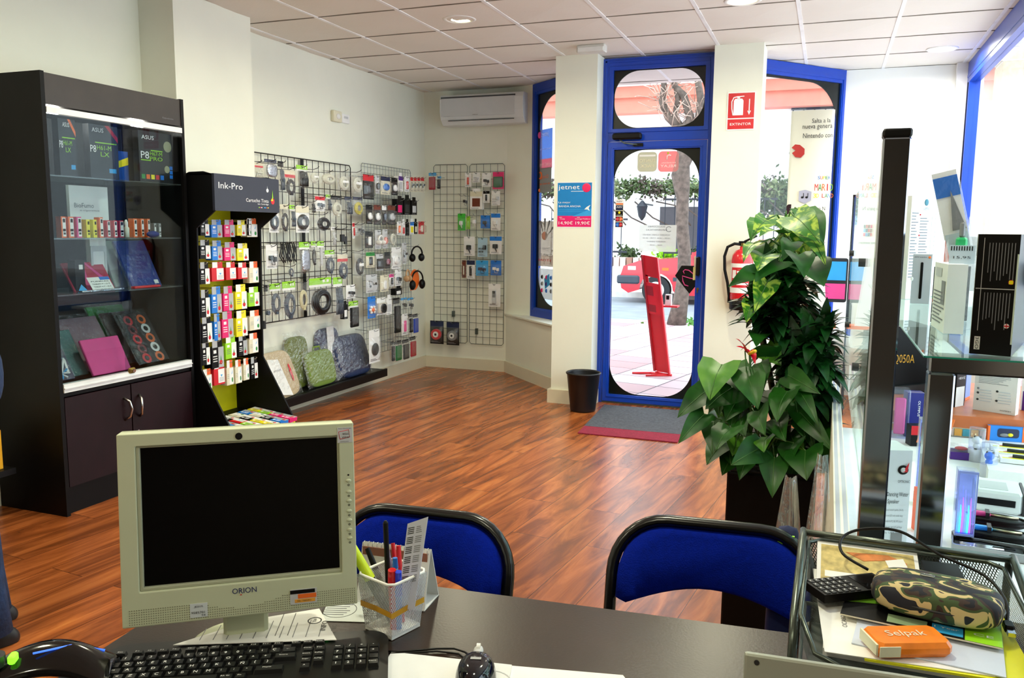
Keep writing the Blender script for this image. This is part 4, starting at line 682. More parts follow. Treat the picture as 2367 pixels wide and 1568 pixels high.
def cart(kind, w_, h, d):
    body = {'k': BLACK, 'K': BLACK, 'c': CYAN, 'm': MAG, 'y': YEL, 'g': LIME, 'r': RED, 'w': CREAM}[kind]; mb = MB()
    mb.box(-d, -w_/2, -h, 0, w_/2, 0, body); s = .02*w_
    if kind in 'kcmygK':
        mb.box(0, w_*.05, -h, .0005, w_/2, 0, GC if kind in 'cmK' else CARD); mb.box(-d, w_/2, -h, 0, w_/2+.0005, 0, GC); mb.ell((.0006, w_*.25, -h*.75), (.0008, w_*.13, h*.12), RED, 8, 6); mb.add([(.001, w_*.2, -h*.68), (.001, w_*.32, -h*.68), (.001, w_*.24, -h*.4)], [(0, 1, 2)], GREEN)
        for q in range(3): mb.box(0, -w_*.4, -h*(.45+.12*q), .0006, -w_*.05, -h*(.41+.12*q), WTXT if kind in 'kKcm' else INKG)
        mb.box(0, -w_*.35, -h*.28, .0006, -w_*.12, -h*.12, CARD)
    elif kind == 'r':
        mb.box(0, -w_*.1, -h*.9, .0006, w_*.48, -h*.05, CARD); mb.add([(.001, w_*.1, -h*.4), (.001, w_*.3, -h*.4), (.001, w_*.2, -h*.55)], [(0, 2, 1)], SKYB)
        for q in range(4): mb.box(.0006, -.0, -h*(.6+.07*q), .0010, w_*.42, -h*(.58+.07*q), INKG)
    else:
        mb.box(0, -w_*.1, -h*.95, .0006, w_*.5, -h*.05, CARD); mb.ell((.001, w_*.3, -h*.72), (.0008, w_*.1, h*.15), GREEN, 8, 6); mb.prism([(-w_*.0, -h*.5), (w_*.3, -h*.35), (w_*.34, -h*.15), (w_*.2, -h*.4)], (0, 0, 0), Y, Z, X, 0, .001, SKYB)
        for q in range(3): mb.box(0, -w_*.4, -h*(.4+.1*q), .0006, -w_*.15, -h*(.38+.1*q), INKG)
    return mb, (mt('tab_orange', (235, 95, 40)) if kind == 'w' else body)
NAMEK = {'k': 'black', 'K': 'large black', 'c': 'cyan', 'm': 'magenta', 'y': 'yellow', 'g': 'lime green', 'r': 'red and white', 'w': 'white and orange'}
ROWS = [[(462, 518, 485, 545, 'k'), (487, 520, 515, 549, 'c'), (517, 520, 544, 548, 'm'), (547, 520, 569, 545, 'y'), (570, 518, 582, 545, 'w'), (583, 518, 609, 548, 'w')],
[(461, 568, 488, 598, 'k'), (489, 570, 515, 601, 'c'), (517, 573, 546, 602, 'm'), (547, 575, 576, 602, 'y')],
[(461, 622, 486, 656, 'k'), (488, 620, 519, 649, 'r'), (521, 619, 547, 646, 'r'), (549, 619, 573, 644, 'r'), (575, 620, 599, 653, 'w')],
[(463, 690, 487, 732, 'k'), (488, 682, 514, 722, 'c'), (515, 680, 541, 717, 'm'), (543, 676, 572, 713, 'y'), (574, 678, 604, 706, 'g')],
[(465, 750, 492, 790, 'k'), (494, 745, 511, 786, 'c'), (512, 740, 541, 778, 'm'), (544, 738, 574, 775, 'y'), (576, 733, 603, 761, 'w')],
[(466, 806, 487, 842, 'k'), (488, 806, 519, 847, 'K'), (520, 795, 548, 826, 'g'), (550, 790, 573, 820, 'K'), (575, 786, 598, 814, 'w')],
[(468, 870, 491, 898, 'w'), (493, 855, 521, 886, 'r'), (523, 852, 541, 888, 'w'), (543, 850, 560, 884, 'w'), (562, 845, 577, 877, 'w'), (579, 842, 597, 873, 'k')]]
ORD = ('top', 'second', 'third', 'fourth', 'fifth', 'sixth', 'seventh')
ORDX = ('first', 'second', 'third', 'fourth', 'fifth', 'sixth')
stand = t; GRPC = 'ink cartridge cartons hanging on the yellow stand'
for r, row in enumerate(ROWS):
    for i, (a0, b0, a1, b1, k) in enumerate(row):
        Xp = -3.44; pa = atx(a0, b0, Xp); pb = atx(a1, b1, Xp); w_ = min(pb.y-pa.y, .115)*.93; h = pa.z-pb.z; yc = (pa.y+pb.y)/2
        yc = min(max(yc, 3.872+.014+w_/2), 3.872+SW-.014-w_/2)
        ct = thing('ink_cartridge_box', '%s cartridge carton, %s from left in %s hanging row' % (NAMEK[k], ORDX[i], ORD[r]), 'cartridge box', (Xp, yc, pa.z), grp=GRPC)
        d = .05 if k not in 'K' else .06; mb, tm = cart(k, w_, h, d); mb.obj('carton', ct)
        tb_ = MB(); hh_ = h*.42; tb_.box(-.004, -w_*.42, 0, -.002, w_*.42, hh_, tm).box(-.002, -w_*.42, 0, -.0012, 0, hh_, GC if k in 'cmkK' else CARD); tb_.obj('hang_tab', ct)
        MB().tube([(.012, yc-3.872, pa.z+hh_*.7), (Xp+3.66+.012, yc-3.872, pa.z+hh_*.7), (Xp+3.66+.022, yc-3.872, pa.z+hh_*.7+.012)], .0022, mt('hook_nickel', (190, 185, 160), .3, .9), 5).obj('hook', stand)
TR = [(470, 950, 'w'), (503, 952, 'g'), (540, 966, 'K'), (578, 965, 'g'), (600, 960, 'w'), (560, 952, 'w'), (615, 952, 'K'), (590, 948, 'y'), (625, 950, 'k'), (648, 955, 'k'), (640, 945, 'c'), (618, 942, 'm'), (600, 940, 'w'), (575, 945, 'w'), (545, 950, 'c'), (660, 948, 'w'), (632, 940, 'y')]
z = .242; random.seed(11)
cells = [(ix, iy) for ix in range(4) for iy in range(6)]
for n_, (ix, iy) in enumerate(cells):
    k = 'gKkycmwkgyKmwcrkwgmykwcy'[n_]; x = -3.30+ix*-.082+.0; y = 3.93+iy*.094; w_, h, d = .075, .085, .028
    ct = cart(k, .078, .085, .026)[0]
    zt = .19+.05*(1-(x+3.66)/.44)+.004
    tag(ct.obj('ink_cartridge_box', loc=(x+.05, y, zt+.027), rot=(0, R_(-90+6), 0)), '%s cartridge carton lying in the stand tray, %s across, %s deep' % (NAMEK[k], ORDX[iy], ORDX[ix]), 'cartridge box', 'cartridge cartons lying in the stand tray')
# ================================================================ LOW LEDGE WITH PADDED BAGS
t = thing('wall_ledge', 'black low wall ledge under the black wire grid', 'ledge', (-3.928, 5.0, .10)); MB().box(0, -.2, 0, .21, 1.61, .062, BLACK).box(.19, -.2, .062, .21, 1.61, .07, BLACK).obj('board', t, bevel=.002)
def softbag(label, px0, py0, px1, py1, m, kind, Xb=-3.74, th=.05, lean=.22, yaw=0.):
    a = atx(px0, py0, Xb); b = atx(px1, py1, Xb); w_ = (b.y-a.y); h = a.z-.17; t = thing('padded_bag', label, 'bag', (Xb, (a.y+b.y)/2, .171), rot=(0, -lean, yaw)); rnd = random.Random(len(label))
    body = MB(); body.ell((-th/2, 0, h*.47), (th/2, w_*.45, h*.46), m, 28, 18, pw=.45); body.obj('padding', t)
    if kind == 'loop': MB().tube([(-th/2, -w_*.12, h*.9), (-th/2, -w_*.10, h*1.02), (-th/2, w_*.10, h*1.02), (-th/2, w_*.12, h*.9)], .008, m, 8).obj('handle', t)
    if kind == 'tag': MB().prism([(-w_*.2, h*.1), (w_*.12, h*.02), (w_*.05, h*.75), (-w_*.22, h*.8)], (.006, 0, 0), Y, Z, X, 0, .002, CARD).text('LAPTOP SLEEVE', (.0085, -w_*.06, h*.55), Y, Z, .02, INKG, w_*.2, N=X).obj('label_sheet', t); MB().ell((.006, w_*.27, h*.45), (.004, w_*.03, h*.18), RED, 10, 8).obj('red_tag', t)
    if kind == 'slip': MB().box(.006, -w_*.1, h*.4, .008, w_*.18, h*.95, CARD).obj('label_sheet', t)
    P = {}
    def fn(u, v):
        k = (round(u*22), round(v*22)); P.setdefault(k, rnd.uniform(-.006, .006)); e = min(u, 1-u, v, 1-v)
        return (-th*.5+min(1, e*7)*(th*.55+.006)+P[k], -w_*.5+w_*u, h*1.02*v+.002)
    MB().grid(fn, 22, 22, film('bag_shiny', milk=.05, gloss=.4, rough=.1, bump=.8, bs=30.), smooth=False).obj('plastic_wrap', t)
OLV = mt('bag_olive', (96, 112, 30), .8, bump=.3); BGE = mt('bag_beige', (196, 176, 140), .8, bump=.3); NVB = mt('bag_navy', (26, 44, 84), .6, bump=.4)
softbag('beige wrapped laptop bag with white label sheet on the ledge', 612, 810, 715, 915, BGE, 'tag', -3.73, .05, .36, .1)
softbag('upright olive wrapped bag at the back of the ledge', 665, 775, 722, 880, OLV, '', -3.85, .05, .05)
softbag('green wrapped bag with loop handle in middle of the ledge', 718, 810, 788, 885, mt('bag_green', (110, 135, 50), .8, bump=.3), 'loop', -3.76)
softbag('tall dark blue wrapped bag with white slip behind green bag', 735, 755, 795, 870, NVB, 'slip', -3.86, .05, .06)
softbag('large navy wrapped bag at right end of the ledge', 790, 770, 872, 860, NVB, '', -3.75, .10, .3)
# ================================================================ WIRE GRIDS AND WHAT HANGS ON THEM
class Rack:
    def __init__(s, name, label, wall, a0, a1, z0, z1, vs, hs, r, m, rods=()):
        """wall 'L' = left wall (runs along y), 'B' = back wall (runs along x)"""
        s.wall = wall; s.a0 = a0; s.z0 = z0
        s.t = thing(name, label, 'wire grid', ((-3.905, a0, z0) if wall == 'L' else (a0, 7.775, z0)), rz=(PI/2 if wall == 'L' else 0))
        W_ = a1-a0; Hh = z1-z0; p = MB(); rr = .02
        p.tube([(rr, 0, 0), (W_-rr, 0, 0), (W_, 0, rr), (W_, 0, Hh-rr), (W_-rr, 0, Hh), (rr, 0, Hh), (0, 0, Hh-rr), (0, 0, rr)], r*1.5, m, 6, closed=True)
        for x in vs: p.cyl((x, 0, 0), (x, 0, Hh), r, m, n=5)
        for z in hs: p.cyl((0, -.004, z), (W_, -.004, z), r, m, n=5)
        p.obj('grid_panel', s.t); s.m = m; s.hooks = 0
        for x, z in rods: MB().box(x-.012, -.01, z-.03, x+.012, .02, z+.03, DARK if m is BLKWIRE else STEEL).obj('wall_clip', s.t)
        s.W = W_
    def hook(s, a, z, out):
        if s.hooks >= 95: return
        s.hooks += 1; x = a-s.a0; zz = z-s.z0
        MB().tube([(x, 0, zz+.004), (x, -out, zz-.006), (x, -out-.035, zz+.004), (x, -out-.05, zz+.016)], .0026, s.m if s.m is BLKWIRE else mt('hook_chrome', (150, 158, 160), .3, .8), 5).obj('hook', s.t)
def coil(mb, cx, cz, rx, rz, r, m, turns=3, y=-.008):
    for k in range(turns):
        f = 1-k*.13; mb.tube([(cx+rx*f*math.cos(a), y-k*r*.4, cz+rz*f*math.sin(a)) for a in [2*PI*i/18 for i in range(18)]], r, m, 6, closed=True)
def fill(t, w, h, z1, z0, kind, m, m2=None):
    """contents of a pack between heights z1 (upper) and z0 (lower), local -y is the front"""
    hh = z1-z0; c = (z1+z0)/2; mb = MB(); m2 = m2 or CARD
    if kind == 'coil': coil(mb, 0, c-hh*.04, w*.36, hh*.38, max(.003, w*.06), m, 3); mb.box(-w*.1, -.02, z0+hh*.02, w*.12, -.005, z0+hh*.12, m); mb.obj('cable_coil', t)
    elif kind == 'coillabel': coil(mb, 0, c-hh*.04, w*.34, hh*.36, max(.003, w*.05), m, 3); mb.obj('cable_coil', t); MB().box(-w*.22, -.024, c-hh*.02, w*.25, -.022, c+hh*.12, CARD).obj('label', t)
    elif kind == 'bundle':
        for k in range(5): x = w*(-.25+.12*k); mb.tube([(x, -.01, z1-hh*.08), (x+w*.05, -.014, c), (x-w*.02, -.012, z0+hh*.1), (x+w*.10, -.02, z0+hh*.12), (x+w*.14, -.018, c), (x+w*.06, -.012, z1-hh*.1)], w*.05, m, 6)
        mb.box(-w*.2, -.03, c-hh*.05, w*.22, -.004, c+hh*.05, m); mb.obj('cable_bundle', t)
    elif kind == 'squiggle':
        rnd = random.Random(4)
        for k in range(7): x = w*(-.42+.14*k); mb.tube([(x, -.01, 0), (x+w*rnd.uniform(-.12, .12), -.02, -h*.3), (x+w*rnd.uniform(-.15, .15), -.012, -h*.6), (x+w*.06, -.02, -h*rnd.uniform(.8, 1)), (x+w*.12, -.02, -h*.6), (x+w*.05, -.01, -h*.1)], .005, m, 6)
        mb.obj('cable', t)
    elif kind == 'mouse': mb.ell((0, -.012, c-hh*.02), (w*.3, .018, hh*.3), m, 16, 10); mb.obj('mouse', t); MB().box(-.0015, -.031, c, .0015, -.026, c+hh*.2, DARK).obj('scroll_wheel', t)
    elif kind == 'plug': mb.bbox(-w*.28, -.022, c-hh*.1, w*.05, -.002, c+hh*.2, m, .003); mb.bbox(w*.08, -.02, c-hh*.2, w*.32, -.002, c+hh*.12, m, .003); mb.tube([(-w*.1, -.01, c-hh*.1), (-w*.08, -.012, z0+hh*.12), (w*.2, -.012, z0+hh*.1), (w*.2, -.01, c-hh*.2)], .0025, m, 5); mb.obj('adapter', t)
    elif kind == 'charger': mb.bbox(-w*.2, -.032, c-hh*.15, w*.2, -.002, c+hh*.22, m, .005); mb.cyl((0, -.016, c-hh*.15), (w*.12, -.016, z0+hh*.06), .007, m, r1=.004, n=10); mb.obj('charger', t)
    elif kind == 'phones':
        R0 = w*.40; mb.tube([(R0*math.cos(a), -.03, c+hh*.05+hh*.38*math.sin(a)) for a in [PI*k/12 for k in range(13)]], .008, m, 8); mb.obj('headband', t)
        for s_ in (-1, 1): MB().ell((s_*R0*.85, -.03, c-hh*.12), (w*.13, .03, hh*.2), m, 14, 10).obj('ear_cup', t)
    elif kind == 'earbuds': mb.tube([(-w*.2, -.008, c), (-w*.3, -.01, z1-hh*.1), (0, -.01, z1-hh*.2), (w*.1, -.01, c), (w*.3, -.01, c+hh*.1)], .0022, m, 5); mb.ell((-w*.2, -.014, c-.01), (.009, .008, .012), m, 10, 8).ell((w*.3, -.014, c+hh*.1), (.009, .008, .012), m, 10, 8).obj('earphones', t)
    elif kind == 'case': mb.bbox(-w*.42, -.02, z0+hh*.03, w*.42, -.002, z1-hh*.03, m, .005); mb.obj('case', t)
    elif kind == 'disc': mb.cyl((0, -.004, c), (0, -.03, c), min(w, hh)*.36, m, n=24).cyl((0, -.03, c), (0, -.035, c), min(w, hh)*.2, m2, n=20).cyl((0, -.035, c), (0, -.038, c), min(w, hh)*.08, DARK, n=16).obj('webcam', t)
    elif kind == 'camera': mb.bbox(-w*.45, -.022, z0+hh*.05, w*.45, -.002, z1-hh*.05, m, .004).cyl((0, -.022, c-hh*.05), (0, -.038, c-hh*.05), w*.27, DARK, n=20).cyl((0, -.038, c-hh*.05), (0, -.04, c-hh*.05), w*.14, BLACK, n=16).obj('camera', t)
    elif kind == 'remote': mb.bbox(-w*.17, -.018, z0+hh*.05, w*.17, -.002, z1-hh*.04, m, .006).bbox(-w*.12, -.0195, c, w*.12, -.017, z1-hh*.08, DARK, .002); [mb.box(-w*.09+w*.07*i, -.021, c+hh*.03+hh*.06*j, -w*.05+w*.07*i, -.0195, c+hh*.06+hh*.06*j, LGREY) for i in range(3) for j in range(4)]; mb.obj('remote_control', t)
    elif kind == 'stick': mb.bbox(-w*.15, -.016, z0+hh*.1, w*.15, -.002, z1-hh*.1, m, .004); mb.obj('stick', t)
    elif kind == 'foil': mb.ell((0, -.012, c), (w*.42, .014, hh*.46), SILVERF, 12, 10, pw=.6); mb.obj('foil_pouch', t)
    elif kind == 'reel': mb.cyl((0, -.003, z0+hh*.3), (0, -.025, z0+hh*.3), w*.44, m, n=20).obj('reel', t)
    elif kind == 'tips':
        for i in range(3):
            for j in range(2): mb.cyl((-w*.3+w*.17*i, -.01, z0+hh*(.2+.25*j)), (-w*.3+w*.17*i, -.01, z0+hh*(.34+.25*j)), .005, m, n=8)
        mb.bbox(w*.12, -.03, c-hh*.05, w*.4, -.003, c+hh*.3, m, .004); mb.obj('charger', t)
    elif kind == 'toy': mb.ell((0, -.012, c-hh*.05), (w*.18, .02, hh*.16), ORANGE, 10, 8); [mb.ell((w*.3*math.cos(a), -.012, c-hh*.05+hh*.24*math.sin(a)), (w*.1, .015, w*.1), CARD, 8, 6) for a in (0, .9, 2.2, PI, 4, 5.4)]; mb.obj('toy_figure', t)
def bagmesh(t, w, z1, z0, m, seed, puff=.022):
    rnd = random.Random(seed); P = {}
    def fn(u, v):
        k = (round(u*8), round(v*10)); P.setdefault(k, rnd.uniform(-.003, .004)); e = min(u, 1-u)*4; g = min(v, 1-v)*4
        return (-w/2+w*u, -puff*min(1, e)**.6*min(1, .25+g)-P[k]-.002, z0+(z1-z0)*v)
    MB().grid(fn, 8, 10, m, smooth=False).obj('plastic_bag', t)
def pack(rack, l, tt, r, b, style, head, cont, cm, label, cat='pack', base=None, out=.19, yaw=0.):
    """style: bag (header card + clear bag), card (backing card + blister), box (carton), bare"""
    if rack.wall == 'L': Xp = -3.905+out; pa = atx(l, tt, Xp); pb = atx(r, b, Xp); u0, u1 = pa.y, pb.y
    else: Yp = 7.775-out; pa = aty(l, tt, Yp); pb = aty(r, b, Yp); u0, u1 = pa.x, pb.x
    w = (u1-u0)*.97; mid = (u0+u1)/2; zt = pa.z; h = zt-pb.z
    if rack.wall == 'L': loc = (Xp, mid, zt); rz = PI/2+yaw
    else: loc = (mid, Yp, zt); rz = yaw
    t = thing('hanging_pack' if style != 'bare' else 'hanging_cable', label, cat, loc, rz, 'packs hanging on the wire grids')
    rack.hook(mid, zt-.012, out)
    sd = hash(label) % 1000 if 0 else sum(map(ord, label))
    if style == 'bag':
        hh = min(.055, h*.17); hb = MB().box(-w/2, -.003, -hh, w/2, .0, 0, head).box(-.012, -.0035, -.012, .012, -.003, -.007, BLACK)
        if head is LIME: hb.box(-w/2, -.003, -hh*1.35, w/2, 0, -hh, CARD).box(w*.1, -.0036, -hh*.7, w*.2, -.003, -hh*.3, CARD).box(w*.28, -.0036, -hh*.7, w*.38, -.003, -hh*.3, CARD)
        if head is RED: hb = MB().box(-w/2, -.003, -hh*1.5, w/2, 0, -hh*.6, CREAM).box(-w/2, -.0034, -hh*2.1, w/2, 0, -hh*1.5, RED)
        if head is not None: hb.obj('header_card', t)
        bagmesh(t, w, -hh*.3, -h, BAG, sd); fill(t, w, h, -hh*(2.0 if head is RED else 1.2), -h*.97, cont, cm)
    elif style == 'card':
        base = base or CARD; cb = MB().box(-w/2, -.002, -h, w/2, 0, 0, base)
        if head is not None: cb.box(-w/2, -.0026, -h*.26, w/2, -.002, -h*.02, head)
        cb.box(-.010, -.003, -.010, .010, -.0026, -.006, BLACK)
        for q in range(2): cb.box(-w*.38, -.0028, -h*(.90+.04*q), w*(.1+.15*q), -.002, -h*(.88+.04*q), INKG)
        cb.obj('backing_card', t); fill(t, w, h, -h*.26, -h*.9, cont, cm)
        rnd = random.Random(sd)
        MB().grid(lambda u, v: (-w*.46+w*.92*u, -.004-(.034 if 0 < u < 1 and 0 < v < 1 else 0), -h*.95+h*.72*v), 6, 6, BLIS).obj('blister', t)
    elif style == 'box':
        d = min(.05, w*.6); bm = MB().box(-w/2, 0, -h, w/2, d, -h*.0, base or CARD)
        if head is not None: bm.box(-w/2, -.0006, -h*.28, w/2, 0, 0, head)
        if cm is not None: bm.box(-w*.32, -.0008, -h*.85, w*.32, 0, -h*.38, cm)
        for q in range(2): bm.box(-w*.4, -.0008, -h*(.93+.03*q), w*.2, 0, -h*(.915+.03*q), INKG)
        bm.obj('carton', t); MB().box(-w*.3, .002, 0, w*.3, .004, .03, base or CARD).obj('hang_tab', t)
    elif style == 'bare': fill(t, w, h, 0, -h, cont, cm)
    return t
# black grid on the left wall
bv = [.0813*k for k in range(1, 8)]+[.0813*k for k in range(9, 17)]
g1 = Rack('wire_grid', 'black wire grid of hooks on the left wall beside column', 'L', 4.95, 6.33, .728, 1.976, bv, [.10, .21, .32, .36, .46, .56, .60, .70, .86, .98, 1.03], .003, BLKWIRE, [(.14, -.01), (1.25, .0)])
MB().box(.648, -.008, 0, .682, .0, 1.248, BLACK).obj('upright', g1.t)
B1 = [
(577, 370, 608, 415, 'bag', RED, 'bundle', CABLEW, 'clear bag with red banded header above the stand header'), (610, 367, 640, 414, 'bag', NAVY, 'foil', None, 'silver foil pouch with navy header in top row'),
(641, 372, 656, 448, 'bag', BLACK, 'bundle', CABLEG, 'long slate cable pack with black header, top row'), (656, 385, 683, 455, 'bag', RED, 'coil', CABLEK, 'red banded bag with one black cable loop, top row'),
(684, 381, 711, 438, 'bag', LIME, 'bundle', CABLEK, 'lime headed bag with black cable at top middle'), (713, 385, 737, 428, 'bag', None, 'coillabel', CABLEW, 'clear bag with white cable just right of the upright, top row'),
(739, 392, 775, 428, 'bag', None, 'coil', CABLEW, 'clear bag with cream cable loop, third from right in top row'), (778, 390, 808, 445, 'bag', None, 'coillabel', CABLEW, 'clear bag with labelled white cable, second from right in top row'), (810, 392, 838, 450, 'bag', None, 'coillabel', CABLEW, 'clear bag with labelled white cable at right end of top row'),
(620, 475, 645, 538, 'card', RED, 'coil', CABLEG, 'red backed card with dark cable beside the stand header'), (646, 472, 667, 538, 'bag', CREAM, 'coil', CABLEK, 'cream headed bag with thick dark cable coil, second row'), (668, 474, 681, 530, 'bag', LIME, 'bundle', CABLEG, 'narrow lime headed grey cable pack in second row'),
(682, 475, 715, 538, 'card', CREAM, 'coil', CABLEK, 'cream card with dark reel and red left edge, second row'), (716, 462, 726, 495, 'bag', None, 'bundle', CABLEK, 'small bag with black lead right of the upright'), (727, 453, 751, 489, 'card', RED, 'plug', DARK, 'small red and white card with plugs, second row'),
(729, 491, 763, 534, 'bag', None, 'coil', CABLEK, 'clear bag with a single black cable ring below red card'), (753, 450, 763, 489, 'bag', LIME, 'bundle', CABLEG, 'thin lime headed bag between red card and black header'), (764, 453, 790, 502, 'bag', BLACK, 'coil', CABLEW, 'black headed bag with pale cable and orange tag'),
(796, 455, 812, 500, 'bag', NAVY, 'bundle', CABLEG, 'navy headed bag with a thin slate lead'), (815, 455, 838, 498, 'bag', NAVY, 'coil', mt('cable_yellow', (190, 180, 60), .4), 'navy headed bag with yellow cable at right of second row'),
(764, 525, 773, 571, 'bag', CARD, 'bundle', LGREY, 'thin white blister strip in third row'), (779, 525, 803, 581, 'bare', None, 'plug', CABLEK, 'black adapter lead hanging bare on a hook'), (814, 515, 820, 551, 'card', RED, 'stick', RED, 'thin red strip card past the right end of black grid'), (823, 515, 842, 546, 'bag', None, 'plug', DARK, 'small clear bag with two tiny adapters at right end'),
(613, 566, 641, 621, 'card', None, 'plug', BLACK, 'white card with two black plugs beside the cartridge stand'), (643, 560, 680, 612, 'bare', None, 'squiggle', CABLEK, 'loose black cables looped over a hook'), (664, 612, 678, 640, 'bag', None, 'coil', CABLEG, 'small slate coil below the loose black cables'),
(690, 560, 716, 632, 'bag', LIME, 'foil', None, 'green headed bag with blue grey foil content'), (718, 558, 730, 615, 'bag', LIME, 'coil', CABLEK, 'slim lime headed pack with black ring in third row'), (732, 558, 749, 620, 'bag', LIME, 'stick', LGREY, 'lime headed pack with pale stick in third row'),
(750, 579, 773, 634, 'bag', LIME, 'coil', CABLEG, 'lime headed bag with oval slate coil, fourth on the row'), (779, 582, 804, 646, 'bag', RED, 'coil', CABLEG, 'red banded bag with dark coil near the right of black grid'), (818, 577, 842, 640, 'bag', None, 'coillabel', CABLEK, 'clear bag with black cable ring just right of black grid'),
(609, 660, 620, 745, 'bag', BLACK, 'reel', CABLEG, 'black headed bag with slate reel tight by the stand'), (622, 657, 649, 728, 'bag', LIME, 'coil', CABLEG, 'lime headed bag with slate coil, first in bottom row'), (651, 652, 684, 738, 'bag', LIME, 'coil', CABLEG, 'lime headed bag with slate coil, second in bottom row'),
(687, 650, 711, 718, 'bag', None, 'coil', mt('cable_cream', (200, 192, 150), .4), 'clear bag with cream coil in bottom row'), (713, 645, 767, 727, 'bag', LIME, 'coil', CABLEK, 'widest lime headed bag with large black coil'), (769, 642, 792, 735, 'bag', LIME, 'bundle', CABLEG, 'lime headed bag with long slate bundle, right in bottom row'),
(799, 660, 821, 689, 'card', None, 'plug', BLACK, 'small white card with black plug right of bottom row'), (805, 698, 828, 757, 'bag', LIME, 'case', BLACK, 'lime headed bag with black box under small white card'), (794, 705, 804, 737, 'box', None, None, CARD, 'tiny black boxed adapter beside the long slate bundle')]
for q in B1:
    l, tt, r, b, sty, hd_, cont, cm, lab = q
    pack(g1, l, tt, r, b, sty, hd_, cont, cm, lab+('' if 'grid' in lab or len(lab.split()) > 13 else ' on black grid'), base=BLACK if 'boxed adapter' in lab else None)
g2 = Rack('wire_grid', 'silver wire grid crowded with packs near left wall corner', 'L', 6.51, 7.44, .28, 2.015, [.0545*k for k in range(1, 17)], [.0533*k for k in range(1, 33)], .0018, mt('silver_wire', (140, 146, 148), .35, .7), [(.45, .45), (.1, 1.6)])
S = 'on silver grid'
